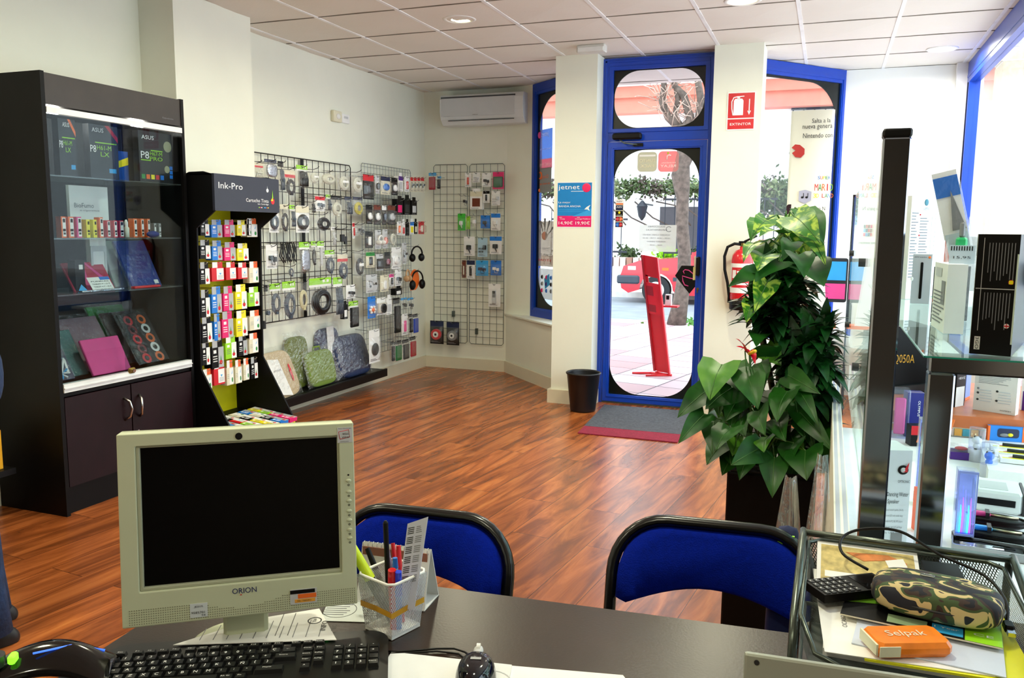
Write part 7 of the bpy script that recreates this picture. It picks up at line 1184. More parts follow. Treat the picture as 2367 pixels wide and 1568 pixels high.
# pen holder
pc = atz(908, 1452, DZ); t = thing('pen_holder', 'white wire mesh pen holder with yellow rubber band', 'pen holder', (pc.x, pc.y, DZ+.001), R_(72))
MESHW = meshmat('mesh_white', (225, 228, 232), .0034, .34, .2); hb_, ht_, hh_ = .033, .042, .100
def cup(z): k = z/hh_; r = hb_+(ht_-hb_)*k; return r
cp_ = MB(); cp_.grid(lambda u, v: (lambda r, q: (q[0]*r, q[1]*r, .004+(hh_-.006)*v))(cup(hh_*v), [(-1, -1), (1, -1), (1, 1), (-1, 1), (-1, -1)][round(u*4)]), 4, 1, MESHW, smooth=False); cp_.obj('mesh_wall', t)
MB().box(-hb_, -hb_, 0, hb_, hb_, .006, WHITE).obj('base', t)
MB().tube([(x*ht_, y*ht_, hh_) for x, y in ((-1, -.8), (-.8, -1), (.8, -1), (1, -.8), (1, .8), (.8, 1), (-.8, 1), (-1, .8))], .0026, WHITE, 8, closed=True).obj('rim', t)
r = cup(.045)+.0012; MB().grid(lambda u, v: (lambda q: (q[0]*r, q[1]*r, .040+.010*v+.004*math.sin(u*9)))([(-1, -1), (0, -1.02), (1, -1), (1.02, 0), (1, 1), (0, 1.02), (-1, 1), (-1.02, 0), (-1, -1)][round(u*8)]), 8, 1, mt('rubber_band', (205, 150, 30), .6)).obj('rubber_band', t)
def pen(name, label, base, top, r, m, tipm=None, capm=None, capfrac=.3, yz=0.):
    """pen standing in the holder; base point local to the cup, top given by pixel at a depth near the cup"""
    b0 = Vector((pc.x, pc.y, DZ+.008))+Vector(base); tp_ = aty(top[0], top[1], b0.y+top[2]); d = (tp_-b0); n = d.normalized()
    t = thing(name, label, 'pen' if 'ruler' not in name else 'ruler', b0); q0 = Vector((0, 0, 0)); MB().cyl(q0, d*(1-capfrac), r, m, n=14).obj('barrel', t)
    if capm: MB().cyl(d*(1-capfrac), d, r*1.12, capm, r1=r*.9, n=14).obj('cap', t)
    else: MB().cyl(d*(1-capfrac), d, r*.9, tipm or m, r1=r*.5, n=14).obj('cap', t)
    return t
pen('highlighter', 'yellow capped highlighter leaning left in pen holder', (.005, .0, 0), (812, 1262, -.02), .0085, mt('highlighter_dark', (10, 40, 40), .3), None, mt('highlighter_yellow', (215, 240, 30), .4), .42)
pen('marker_pen', 'black and clear marker behind the highlighter in pen holder', (.0, .012, 0), (849, 1268, .02), .005, mt('clear_grey', (140, 145, 130), .3), None, BLACK, .3)
pen('pencil', 'tallest black pencil standing upright in the pen holder', (-.012, .010, 0), (891, 1204, .01), .0045, BLACK, BLACK, None, .02)
pen('ballpoint_pen', 'clear purple grey pen right of the black pencil', (.004, .015, 0), (896, 1272, .02), .004, mt('clear_violet', (120, 110, 140), .2), None, mt('clear_violet', (120, 110, 140)), .3)
pen('ballpoint_pen', 'slim red capped pen at back of the pen holder', (.008, .018, 0), (908, 1256, .03), .004, RED, None, RED, .3)
pen('ballpoint_pen', 'second red pen just right of the slim red one', (.012, .012, 0), (921, 1262, .02), .0045, RED, None, RED, .35)
pen('ballpoint_pen', 'short pen with clear body and blue clicker', (.010, .0, 0), (913, 1290, .0), .0045, mt('clear_pale', (180, 190, 210), .2), None, BLUE, .15)
pen('marker_pen', 'thick short red marker at front of the pen holder', (.010, -.012, 0), (906, 1318, -.02), .0075, mt('marker_red', (200, 15, 20), .25), None, mt('marker_red', (200, 15, 20)), .3)
pen('ballpoint_pen', 'blue capped pen at front of the pen holder', (.016, -.010, 0), (921, 1322, -.02), .006, BLUE, None, mt('cap_blue', (30, 60, 210), .25), .4)
rb = Vector((pc.x+.008, pc.y-.005, DZ+.008)); r0, r1, r2, r3 = rb, aty(926, 1360, rb.y), aty(990, 1195, rb.y+.02), aty(943, 1211, rb.y+.01)
t = thing('calendar_ruler', 'white plastic calendar ruler standing in the pen holder', 'ruler', rb); e0 = aty(925, 1352, rb.y)-rb; e1 = aty(968, 1345, rb.y)-rb; e2 = aty(990, 1195, rb.y+.02)-rb; e3 = aty(943, 1211, rb.y+.02)-rb
n_ = (e1-e0).cross(e3-e0).normalized(); lo = (e0-(e3-e0)*.42, e1-(e2-e1)*.42); vs = [lo[0], lo[1], e2, e3]; MB().add(vs+[v+n_*.0012 for v in vs], [(0, 1, 2, 3), (7, 6, 5, 4), (0, 4, 5, 1), (1, 5, 6, 2), (2, 6, 7, 3), (3, 7, 4, 0)], mt('ruler_white', (205, 208, 225), .35)).obj('strip', t)
pr_ = MB(); SG = -1.5 if n_.dot(CAM-rb) < 0 else 4.5
for k in range(6):
    for c in range(2):
        o = e0+(e3-e0)*(.02+.16*k)+(e1-e0)*(.08+.45*c); ux = (e1-e0)*.34; uz = (e3-e0)*.11
        for q in range(4): p0 = o+uz*(q*.28)+n_*.0004*SG; pr_.add([p0, p0+ux, p0+ux+uz*.12, p0+uz*.12], [(0, 1, 2, 3)], INKG if c else INKTXT)
pr_.obj('print', t)
# spiral desk calendar behind the pen holder
ca = atz(1000, 1400, DZ); ca.x, ca.y = ca.x-.0, ca.y; cbk = aty(985, 1262, ca.y+.02); h = cbk.z-DZ; wc = .135
t = thing('desk_calendar', 'white spiral bound desk calendar behind the pen holder', 'calendar', (ca.x-.004, ca.y, DZ+.001), .08)
MB().add([(-wc, -.03, 0), (0, -.03, 0), (0, .0, h), (-wc, 0, h), (-wc, -.028, 0), (0, -.028, 0), (0, .002, h), (-wc, .002, h)], [(0, 1, 2, 3), (7, 6, 5, 4), (1, 5, 6, 2), (0, 3, 7, 4)], CARD).box(-wc*.98, -.006, h*.78, -.004, -.004, h*.95, mt('calendar_brown', (150, 95, 75), .5)).obj('page', t)
MB().add([(-wc, .04, 0), (0, .04, 0), (0, .004, h), (-wc, .004, h), (-wc, .042, 0), (0, .042, 0), (0, .006, h), (-wc, .006, h)], [(0, 1, 2, 3), (7, 6, 5, 4), (1, 5, 6, 2)], CARD).box(-wc, -.03, 0, 0, .042, .002, CARD).obj('stand', t)
MB().box(-.03, -.0295, h*.25, -.005, -.028, h*.6, LGREY).obj('date_grid', t)
sp_ = MB()
for k in range(15): x = -wc+.006+k*.009; sp_.tube([(x, -.004+.005*math.cos(a), h-.001+.006*math.sin(a)) for a in [2*PI*i/10 for i in range(10)]], .0006, CHROME, 4, closed=True)
sp_.obj('spiral', t)
# laptop, only its upper left corner in the picture
lt = at(1720, 1508, .80); lr = atz(2150, 1572, lt.z); t = thing('laptop', 'silver laptop whose screen corner shows at bottom of picture', 'laptop', lt, rot=(R_(-12), 0, math.atan2(lr.y-lt.y, lr.x-lt.x)))
LW = .33; hl = lt.z-DZ-.01
MB().box(0, 0, -hl/math.cos(R_(12)), LW, .008, 0, mt('laptop_silver', (168, 174, 164), .35, .3)).obj('lid', t, bevel=.003); MB().box(.012, -.0008, -hl+.02, LW-.012, 0, -.025, mt('laptop_screen', (30, 110, 220), .3, var=0, emit=(30, 110, 230), es=.7)).obj('screen', t)
MB().box(0, -.22, -hl-.006, LW, .0, -hl+.012, mt('laptop_silver', (168, 174, 164)), M=Matrix.Translation((0, 0, -hl)) @ Matrix.Rotation(R_(12), 4, 'X') @ Matrix.Translation((0, 0, hl))).obj('base', t); MB().cyl((.012, -.001, -.008), (.012, .0, -.008), .0025, DARK, n=10).obj('bumper', t)
# ---- letter tray
TZ = .925; GT = mt('tray_grey', (84, 92, 86), .28, .75); MESHG = meshmat('mesh_grey', (88, 96, 90), .0042, .36, .6)
fl, frr, nl, nr = atz(1868, 1262, TZ), atz(2232, 1312, TZ), atz(1886, 1500, TZ), atz(2345, 1580, TZ)
org = Vector((fl.x, fl.y, 0)); ux = Vector((frr.x-fl.x, frr.y-fl.y, 0)); Wt = .275; ux.normalize(); ta = math.atan2(ux.y, ux.x); Dt = .345
t = thing('letter_tray', 'grey wire mesh letter tray on the desk at right', 'letter tray', (fl.x, fl.y, DZ+.001), ta); Z1 = TZ-DZ
MB().box(.012, -Dt+.01, Z1-.03, Wt-.012, -.012, Z1-.0295, MESHG).obj('mesh_floor', t)
sd = MB(); g_ = lambda a, b: sd.add([(a[0], a[1], Z1-.03), (b[0], b[1], Z1-.03), (b[2], b[3], Z1+.012), (a[2], a[3], Z1+.012)], [(0, 1, 2, 3)], MESHG)
g_((.012, -.012, 0, 0), (Wt-.012, -.012, Wt, 0)); g_((.012, -Dt+.01, 0, -Dt), (.012, -.012, 0, 0)); g_((Wt-.012, -Dt+.01, Wt, -Dt), (Wt-.012, -.012, Wt, 0)); sd.obj('mesh_side', t)
MB().tube([(0, -Dt+.05, Z1+.012), (.0, -.02, Z1+.012), (.02, 0, Z1+.012), (Wt-.02, 0, Z1+.012), (Wt, -.02, Z1+.012), (Wt, -Dt+.05, Z1+.012), (Wt-.02, -Dt, Z1-.012), (Wt-.05, -Dt-.008, Z1-.02), (.05, -Dt-.008, Z1-.02), (.02, -Dt, Z1-.012)], .0035, GT, 8, closed=True).obj('rim', t)
for x, s_ in ((-.008, -1), (Wt+.008, 1)):
    MB().tube([(x, -.30, 0), (x, -.30, Z1-.04), (x, -.28, Z1+.0), (x, -.06, Z1+.03), (x, -.03, Z1+.034), (x, -.01, Z1+.02), (x, -.005, Z1-.02), (x, -.005, 0)], .006, GT, 10).obj('side_frame', t)
MB().tube([(-.008, -.035, Z1+.033), (Wt+.008, -.035, Z1+.033)], .0055, GT, 10).obj('cross_bar', t)
MB().box(.012, -Dt+.01, .05, Wt-.012, -.012, .0505, MESHG).tube([(0, -.01, .08), (Wt, -.01, .08)], .0035, GT, 8).tube([(0, -.01, .08), (.0, -Dt, .06), (Wt, -Dt, .06), (Wt, -.01, .08)], .0035, GT, 8).obj('lower_tray', t)
TM = Matrix.Translation((fl.x, fl.y, DZ+.001)) @ Matrix.Rotation(ta, 4, 'Z')
def trayat(x, y, z): return TM @ Vector((x, y, z))
zf = Z1-.029
def tsheet(name, label, cat, c, w_, h_, rz, z, th, m, fn=None):
    p = trayat(c[0], c[1], z); mb = MB().box(-w_/2, -h_/2, 0, w_/2, h_/2, th, m)
    if fn: fn(mb, w_, h_, th)
    return tag(mb.obj(name, loc=p, rz=ta+rz), label, cat)
tsheet('paper_stack', 'stack of white papers filling the letter tray', 'papers', (.134, -.165, 0), .21, .297, .0, zf+.0005, .010, CARD, lambda mb, w_, h_, th: [mb.box(-w_*.4, -h_*.45+.01*k, th, w_*.3, -h_*.45+.0015+.01*k, th+.0003, LGREY) for k in range(3)])
tsheet('yellow_folder', 'yellow folder under the papers at right of the letter tray', 'folder', (.165, -.18, 0), .19, .29, .05, zf+.0108, .003, mt('folder_yellow', (225, 225, 30), .5))
tsheet('paper', 'large loose white sheet with a logo atop the papers', 'paper', (.115, -.19, 0), .19, .27, .08, zf+.0142, .001, CARD, lambda mb, w_, h_, th: mb.text('OCASO', (-w_*.34, -h_*.15, th), Y, -X, .009, INKG, .035, N=Z))
tsheet('clear_envelope', 'pale blue envelope lying across the letter tray', 'envelope', (.16, -.20, 0), .17, .22, -.12, zf+.0156, .0015, mt('envelope_pale', (205, 215, 235), .4))
def cdcover(mb, w_, h_, th):
    mb.box(-w_*.46, -h_*.42, th, w_*.46, h_*.42, th+.0004, mt('cd_sand', (196, 176, 112), .6, var=.3, vs=80)); mb.prism([(-.005, .012), (.03, .022), (.045, .0), (.02, -.018), (.04, -.03), (.05, -.01), (.055, .02), (.03, .035), (-.03, .03)], (0, 0, 0), X, Y, Z, th+.0004, th+.001, mt('cd_orange', (200, 120, 60), .6, var=.3, vs=60)); mb.prism([(.03, .0), (.055, .01), (.05, .03), (.025, .02)], (0, 0, 0), X, Y, Z, th+.001, th+.0014, CARD)
    mb.box(-w_*.42, -h_*.36, th+.0004, -.0, -h_*.22, th+.0008, CARD); mb.ell((-.005, -h_*.29, th+.001), (.006, .003, .0006), PURPLE, 10, 4)
tsheet('cd_case', 'disc case with sandy picture at back of the letter tray', 'disc case', (.086, -.085, 0), .142, .105, .02, zf+.030, .010, CARD, cdcover).rotation_euler[0] = R_(14)
tsheet('black_box', 'black box beside the disc case in the letter tray', 'box', (.190, -.075, 0), .05, .09, .05, zf+.0173, .024, BLACK)
def phone_fn(mb, w_, h_, th):
    for i in range(4):
        for j in range(6): mb.bbox(-w_*.46+i*w_*.24, -h_*.46+j*h_*.085, th, -w_*.27+i*w_*.24, -h_*.40+j*h_*.085, th+.0012, DARK, .0006); mb.box(-w_*.40+i*w_*.24, -h_*.44+j*h_*.085, th+.0012, -w_*.36+i*w_*.24, -h_*.425+j*h_*.085, th+.0014, WTXT)
    mb.box(-w_*.42, h_*.12, th, w_*.42, h_*.46, th+.0006, GB)
tsheet('mobile_phone', 'black keypad mobile phone left of the camouflage pouch', 'phone', (.060, -.158, 0), .052, .115, -.95, zf+.026, .012, BLACK, phone_fn)
def gcard(mb, w_, h_, th):
    mb.box(-w_*.5, -h_*.5, th, w_*.5, h_*.5, th+.0003, BLACK); mb.box(w_*.28, -h_*.5, th+.0003, w_*.5, h_*.5, th+.0006, LIME); mb.box(w_*.08, -h_*.45, th+.0003, w_*.27, -h_*.2, th+.0006, SKYB); mb.text('1 Year', (w_*.17, -h_*.3, th+.0006), X, Y, .008, WTXT, w_*.15, N=Z); mb.text('CE', (w_*.39, -h_*.3, th+.0006), X, Y, .01, CARD, w_*.12, N=Z); mb.box(-w_*.2, -h_*.45, th+.0003, w_*.05, -h_*.22, th+.0006, mt('dull_green', (140, 165, 130), .5)); mb.prism([(-w_*.5, -h_*.1), (-w_*.1, h_*.1), (-w_*.2, h_*.5), (-w_*.5, h_*.5)], (0, 0, 0), X, Y, Z, th+.0003, th+.0007, mt('card_lime_dark', (90, 140, 30), .4))
tsheet('packaging_card', 'black and lime packaging card under the camouflage pouch', 'card', (.150, -.190, 0), .19, .11, -.13, zf+.022, .002, CREAM, gcard)
CAMO = bpy.data.materials.new('camouflage'); CAMO.use_nodes = True; nt = CAMO.node_tree; b = nt.nodes['Principled BSDF']; b.inputs['Roughness'].default_value = .75
tc = nt.nodes.new('ShaderNodeTexCoord'); mp = nt.nodes.new('ShaderNodeMapping'); mp.inputs['Scale'].default_value = (1, 2.2, 1); mp.inputs['Rotation'].default_value = (0, 0, .7); n = nt.nodes.new('ShaderNodeTexNoise'); n.inputs['Scale'].default_value = 26; n.inputs['Detail'].default_value = 1.5; n.inputs['Distortion'].default_value = .8; r = nt.nodes.new('ShaderNodeValToRGB'); r.color_ramp.interpolation = 'CONSTANT'; e = r.color_ramp.elements
e[0].position = 0; e[0].color = lin((20, 24, 36)); e[1].position = .43; e[1].color = lin((58, 42, 38))
for p_, c_ in ((.50, (62, 84, 50)), (.57, (206, 186, 134)), (.65, (24, 28, 42))): q = e.new(p_); q.color = lin(c_)
nt.links.new(tc.outputs['Object'], mp.inputs[0]); nt.links.new(mp.outputs[0], n.inputs['Vector']); nt.links.new(n.outputs['Fac'], r.inputs[0]); nt.links.new(r.outputs[0], b.inputs['Base Color'])
p = trayat(.168, -.185, zf+.0245); t = thing('camouflage_pouch', 'camouflage pattern zipped pouch lying in the letter tray', 'pouch', p, ta-.18); MB().ell((0, 0, .024), (.080, .046, .024), CAMO, 36, 18, pw=.62).obj('body', t)
MB().tube([(.0805*math.cos(a) if 1 else 0, .0465*math.sin(a), .022) for a in [2*PI*i/36 for i in range(36)]], .0016, DARK, 5, closed=True).obj('zip', t); MB().bbox(-.022, .004, .0475, -.004, .012, .0495, mt('pewter', (120, 124, 120), .35, .8), .001).text('TnB', (-.013, .008, .0496), X, Y, .005, LGREY, .012, N=Z).obj('metal_badge', t)
MB().tube([(-.04+.035*math.cos(a)+.03, .0+.03*math.sin(a)-.0, .0475-abs(math.sin(a))*.0035) for a in [PI*.1+PI*.8*i/10 for i in range(11)]], .001, mt('stitch', (190, 185, 150), .7), 4).obj('stitching', t)
p = trayat(.125, -.290, zf+.0175); t = thing('tissue_pack', 'orange wrapped tissue pack at front of the letter tray', 'tissue pack', p, ta+.42); tp = MB(); OR_ = mt('tissue_orange', (240, 130, 30), .3, var=.15, vs=40)
tp.bbox(-.048, -.026, 0, .048, .026, .019, OR_, .006); tp.obj('wrapper', t); MB().box(-.0485, -.022, .003, -.046, .022, .017, mt('tissue', (225, 225, 200), .8)).box(-.046, -.0268, .003, -.02, -.0255, .016, mt('tissue', (225, 225, 200))).obj('tissue', t); MB().text('Selpak', (.0, .0, .0192), X, Y, .02, CREAM, .05, N=Z).obj('lettering', t)
pts = [trayat(*q) for q in ((.085, -.125, zf+.05), (.05, -.10, zf+.06), (.05, -.07, zf+.075), (.08, -.05, zf+.085), (.13, -.05, zf+.088), (.18, -.075, zf+.07), (.235, -.11, zf+.06), (.255, -.155, zf+.045), (.252, -.19, zf+.03))]
t = thing('usb_cable', 'black looping USB cable over the letter tray', 'cable'); 
def smooth_path(P, n=6):
    out = []
    for i in range(len(P)-1):
        p0, p1, p2, p3 = P[max(i-1, 0)], P[i], P[i+1], P[min(i+2, len(P)-1)]
        for k in range(n): s_ = k/n; out.append(.5*((2*p1)+(p2-p0)*s_+(2*p0-5*p1+4*p2-p3)*s_*s_+(3*p1-p0-3*p2+p3)*s_**3))
    return out+[P[-1]]
MB().tube(smooth_path(pts), .0022, BLACK, 7).obj('cord', t); e_ = pts[-1]; MB().bbox(e_.x-.006, e_.y-.02, e_.z-.006, e_.x+.006, e_.y, e_.z+.004, BLACK, .002).box(e_.x-.0045, e_.y-.034, e_.z-.004, e_.x+.0045, e_.y-.02, e_.z+.001, CHROME).obj('plug', t)
# ================================================================ PLANTS
def leafmat(name, c1, c2, vein=(120, 160, 70), var_=False):
    m = bpy.data.materials.new(name); m.use_nodes = True; nt = m.node_tree; b = nt.nodes['Principled BSDF']; N = nt.nodes.new; L = nt.links.new
    tc = N('ShaderNodeTexCoord'); n = N('ShaderNodeTexNoise'); n.inputs['Scale'].default_value = 9 if not var_ else 16; n.inputs['Detail'].default_value = 5; n.inputs['Distortion'].default_value = .6 if not var_ else 2.
    r = N('ShaderNodeValToRGB'); e = r.color_ramp.elements
    e[0].position = .35 if not var_ else .5; e[0].color = lin(c1); e[1].position = .7 if not var_ else .62; e[1].color = lin(c2)
    L(tc.outputs['Object'], n.inputs[0]); L(n.outputs['Fac'], r.inputs[0]); L(r.outputs[0], b.inputs['Base Color']); b.inputs['Roughness'].default_value = .4; b.inputs['Specular IOR Level'].default_value = .4
    b.inputs['Transmission Weight'].default_value = 0; MC[name] = m; return m
ANT = leafmat('anthurium_green', (12, 58, 10), (38, 98, 20)); ANTL = leafmat('anthurium_light', (50, 112, 16), (96, 150, 36)); POT = leafmat('pothos_variegated', (44, 110, 18), (170, 195, 70), var_=True); POTD = leafmat('pothos_dark', (16, 68, 18), (46, 110, 30)); DRA = leafmat('dracaena_green', (4, 30, 12), (24, 84, 30)); STEM = mt('stem_green', (70, 110, 50), .5); SOIL = mt('soil', (38, 26, 20), .95, bump=.8)
def leaf(mb, B, T, wr, m, nrm=None, curl=.12, heart=True, vm=None, seed=0):
    """blade from stalk end B to tip T with width ratio wr; slightly folded along the midrib and curling down to the tip"""
    B, T = Vector(B), Vector(T); d = T-B; Ln = d.length; t = d.normalized(); n0 = Vector(nrm) if nrm is not None else Vector((-.25, -.75, .6)); s_ = t.cross(n0)
    s_ = s_.normalized() if s_.length > .05 else t.orthogonal().normalized(); n_ = s_.cross(t).normalized(); rnd = random.Random(seed); fold = rnd.uniform(.12, .3); NS = 10; vs = []; wv = rnd.uniform(0, 6)
    for i in range(NS+1):
        k = i/NS
        if heart: w = (math.sin(PI*min(1, (k+.16)/1.16)**.62)**.85)*(1-.18*k)*wr*Ln*.5
        else: w = math.sin(PI*min(1, k*.94+.03)**.75)*wr*Ln*.5
        back = -.13*Ln if heart and i == 0 else 0
        c = B+t*(Ln*k)+n_*(curl*Ln*math.sin(PI*k*.9)-curl*Ln*.6*k*k)
        for j, q in enumerate((-1, -.5, 0, .5, 1)):
            p = c+s_*(w*q)+n_*(abs(q)*fold*w+.03*w*math.sin(wv+k*9+q*2))
            if heart and i == 0 and abs(q) > 0: p += t*back*(1 if abs(q) == .5 else .8)+s_*(w*.15*(1 if q > 0 else -1))
            vs.append(p)
    fs = [(i*5+j, i*5+j+1, i*5+j+6, i*5+j+5) for i in range(NS) for j in range(4)]
    mb.add(vs, fs, m, True)
    if vm: mb.tube([vs[i*5+2]+n_*.0008 for i in range(0, NS+1, 2)], .0008+Ln*.004, vm, 4)
PLX, PLY = -.165, 3.06
t = thing('planter', 'tall black planter box standing on the floor beside white partition', 'planter', (PLX, PLY, 0))
MB().bbox(-.125, -.15, 0, .17, .62, .60, mt('planter_black', (5, 4, 5), .5, spec=.15), .006).obj('box', t); MB().box(-.115, -.14, .60, .16, .61, .604, SOIL).obj('soil', t)
def P3(px, py, y): return aty(px, py, y)
# --- anthurium: heart leaves given as (base px, tip px, depth y)
AL = [((1668, 843), (1640, 925), 2.92, .78, 1), ((1690, 850), (1712, 905), 3.0, .8, 0), ((1725, 860), (1752, 945), 2.90, .62, 0), ((1745, 850), (1760, 915), 2.96, .7, 0), ((1822, 868), (1895, 910), 2.95, .45, 0), ((1820, 905), (1795, 975), 2.88, .62, 0), ((1838, 900), (1850, 990), 2.98, .55, 0), ((1632, 905), (1566, 965), 2.96, .5, 0), ((1628, 958), (1568, 1025), 2.90, .42, 0), ((1650, 975), (1646, 1050), 2.94, .5, 0), ((1690, 990), (1655, 1040), 2.86, .75, 0), ((1755, 950), (1768, 1005), 2.85, .62, 0), ((1800, 970), (1815, 1020), 2.88, .6, 0), ((1850, 955), (1928, 1045), 2.90, .32, 0), ((1760, 1035), (1690, 1075), 2.84, .62, 0), ((1790, 1060), (1785, 1150), 2.82, .55, 0), ((1862, 1042), (1864, 1110), 2.80, .85, 0), ((1835, 1025), (1825, 1075), 2.86, .7, 0), ((1775, 1010), (1765, 1045), 2.86, .7, 1), ((1700, 930), (1690, 990), 3.02, .6, 0), ((1665, 960), (1640, 1000), 3.05, .6, 0), ((1780, 930), (1742, 960), 3.06, .6, 0), ((1772, 800), (1805, 845), 3.1, .75, 1), ((1870, 960), (1880, 1040), 3.0, .5, 0), ((1900, 980), (1915, 1080), 3.05, .45, 0), ((1710, 960), (1722, 1010), 2.98, .6, 0), ((1848, 905), (1892, 985), 2.9, .3, 0)]
_r = random.Random(21)
for k in range(34):
    bx, by = _r.uniform(1670, 1900), _r.uniform(880, 1060); AL.append(((bx, by), (bx+_r.uniform(-45, 25)+(bx-1780)*.2, by+_r.uniform(35, 65)), 2.95+_r.uniform(0, .16), _r.uniform(.5, .8), 1 if k % 9 == 0 else 0))
t = thing('anthurium', 'heart leaved anthurium with red flowers in the black planter', 'plant', (0, 0, 0)); mb = MB(); stm = MB(); root = Vector((-.22, 3.05, .60))
for k, (b, tip, y, wr, lt) in enumerate(AL):
    B = P3(*b, y); T = P3(*tip, y-.10); leaf(mb, B, T, wr*1.25, ANTL if lt else ANT, Vector((-.2+.3*math.sin(k), -.9, .45)), .10, True, STEM, k)
    r0 = root+Vector((.06*math.sin(k*1.7)+.08*((b[0]-1660)/250), .05*math.cos(k*2.1), 0)); mid = (B+r0)/2+Vector((0, 0, .06)); stm.tube([r0, mid, B], .0028, STEM, 5)
mb.obj('foliage', t); stm.obj('stems', t)
for k, (b, tip, y) in enumerate((((1722, 812), (1708, 792), 2.9), ((1732, 818), (1712, 806), 2.88), ((1735, 812), (1742, 832), 2.9))):
    f = MB(); B, T = P3(*b, y), P3(*tip, y-.03); leaf(f, B, T+(T-B)*.5, .45, mt('spathe_red', (200, 16, 40), .2, spec=.6), (.2, -.3, .9), .1, True, None, k)
    if k == 1: f.tube([B, P3(1746, 812, y-.04)], .006, mt('spadix', (240, 190, 40), .5), 8)
    f.tube([root, (root+B)/2+Vector((0, 0, .03)), B], .0025, STEM, 5); f.obj('flower', t)
# --- variegated climbing pothos on a pole
t = thing('pothos', 'tall variegated pothos with big leaves climbing a pole', 'plant', (0, 0, 0)); mb = MB(); pole = MB(); base = Vector((-.13, 3.22, .60)); topp = P3(1790, 560, 3.22); topp.x = base.x+.0
ptop = Vector((base.x-.02, 3.22, P3(1790, 530, 3.22).z)); pole.tube([base, (base+ptop)/2, ptop], .022, mt('moss_pole', (52, 34, 22), .95, bump=.8), 10).obj('pole', t)
PL = [((1755, 512), (1735, 556), .5, 0), ((1772, 508), (1740, 545), .5, 0), ((1800, 540), (1755, 545), .5, 0), ((1790, 555), (1855, 635), .72, 0), ((1858, 492), (1905, 560), .5, 1), ((1835, 500), (1895, 560), .6, 0), ((1815, 500), (1822, 545), .7, 0), ((1850, 530), (1910, 612), .38, 0), ((1742, 566), (1718, 604), .34, 0), ((1762, 562), (1752, 606), .45, 1), ((1750, 630), (1684, 662), .42, 1), ((1800, 605), (1745, 650), .6, 1), ((1870, 570), (1910, 618), .5, 1), ((1860, 610), (1905, 660), .9, 1), ((1768, 590), (1752, 625), .7, 0), ((1850, 545), (1870, 600), .5, 0), ((1830, 560), (1810, 600), .5, 1), ((1775, 650), (1745, 720), .5, 0), ((1790, 580), (1765, 605), .5, 1), ((1740, 700), (1725, 745), .5, 0), ((1845, 590), (1860, 640), .6, 1), ((1815, 515), (1860, 520), .5, 0), ((1758, 770), (1748, 800), .6, 1), ((1770, 825), (1795, 800), .6, 1)]
stm = MB()
for k, (b, tip, wr, dk) in enumerate(PL):
    y = 3.2-.12*(k % 3); B, T = P3(*b, y), P3(*tip, y-.12); leaf(mb, B, T, wr*1.15, POTD if dk else POT, Vector((.3*math.sin(k*2), -.8, .6)), .12, True, None if dk else STEM, 50+k); stm.tube([Vector((ptop.x, 3.22, min(ptop.z, B.z-.02))), (B+Vector((ptop.x, 3.22, B.z)))/2+Vector((0, 0, .02)), B], .003, STEM, 5)
mb.obj('foliage', t); stm.obj('stems', t)
# --- two dracaenas with crowded dark rosettes
def dracaena(label, x, y, heads, seed):
    t = thing('dracaena', label, 'plant', (0, 0, 0)); rnd = random.Random(seed); mb = MB(); s_ = MB()
    for (px, py, rad, n) in heads:
        c = P3(px, py, y); s_.tube([Vector((x, y, .60)), Vector(((x+c.x)/2, y, (.6+c.z)/2)), c], .012, mt('cane', (70, 60, 40), .8), 7)
        for k in range(n):
            az = k*2.399; el = rnd.uniform(-.45, 1.35); d = Vector((math.cos(az)*math.cos(el), math.sin(az)*math.cos(el), math.sin(el))); ln = rad*rnd.uniform(.75, 1.1); c2 = c+Vector((0, 0, rnd.uniform(-rad*.5, rad*.35)))
            tip = c2+d*ln+Vector((0, 0, -.25*ln*(1-el/1.4))); leaf(mb, c2+d*.008, tip, .36, DRA, Vector((0, 0, 1)) if abs(d.z) < .9 else Vector((0, -1, 0)), .10, False, None, k)
    mb.obj('foliage', t); s_.obj('canes', t)
dracaena('dark spiky dracaena in the middle of the planter', -.10, 3.12, [(1790, 690, .155, 110), (1830, 665, .13, 80), (1750, 720, .12, 70), (1810, 740, .14, 80), (1800, 780, .11, 50)], 1)
dracaena('dark spiky dracaena at right of the planter by the glass', -.02, 3.05, [(1880, 800, .13, 90), (1905, 770, .10, 60), (1850, 840, .13, 80), (1895, 870, .12, 80), (1870, 930, .13, 80), (1900, 990, .10, 60), (1830, 900, .12, 60)], 2)
# ================================================================ PERSON AT THE LEFT EDGE (only a sleeve, a trouser leg and a shoe reach into the picture)
def skin_obj(name, parent, verts, edges, rads, m, sub=2):
    me = bpy.data.meshes.new(name); me.from_pydata([tuple(v) for v in verts], edges, []); me.materials.append(m); o = bpy.data.objects.new(name, me); COL.objects.link(o); o.parent = parent
    sk = o.modifiers.new('skin', 'SKIN'); layer = me.skin_vertices[0] if len(me.skin_vertices) else None
    if layer is None: bm = bmesh.new(); bm.from_mesh(me); bm.verts.layers.skin.verify(); bm.to_mesh(me); bm.free(); layer = me.skin_vertices[0]
    for i, r in enumerate(rads): rr = r if isinstance(r, tuple) else (r, r); layer.data[i].radius = rr; layer.data[i].use_root = (i == 0)
    ss = o.modifiers.new('s', 'SUBSURF'); ss.levels = sub; ss.render_levels = sub; sk.use_smooth_shade = True; return o
SK = mt('skin', (198, 150, 122), .5, var=.04); JN = mt('jeans', (24, 52, 92), .85, var=.25, vs=40, bump=.5, bs=60); JK = mt('navy_jacket', (30, 44, 72), .8, var=.1, bump=.3, bs=30); HR = mt('dark_hair', (30, 20, 14), .6, bump=.5); SHO = mt('shoe', (20, 20, 22), .5)
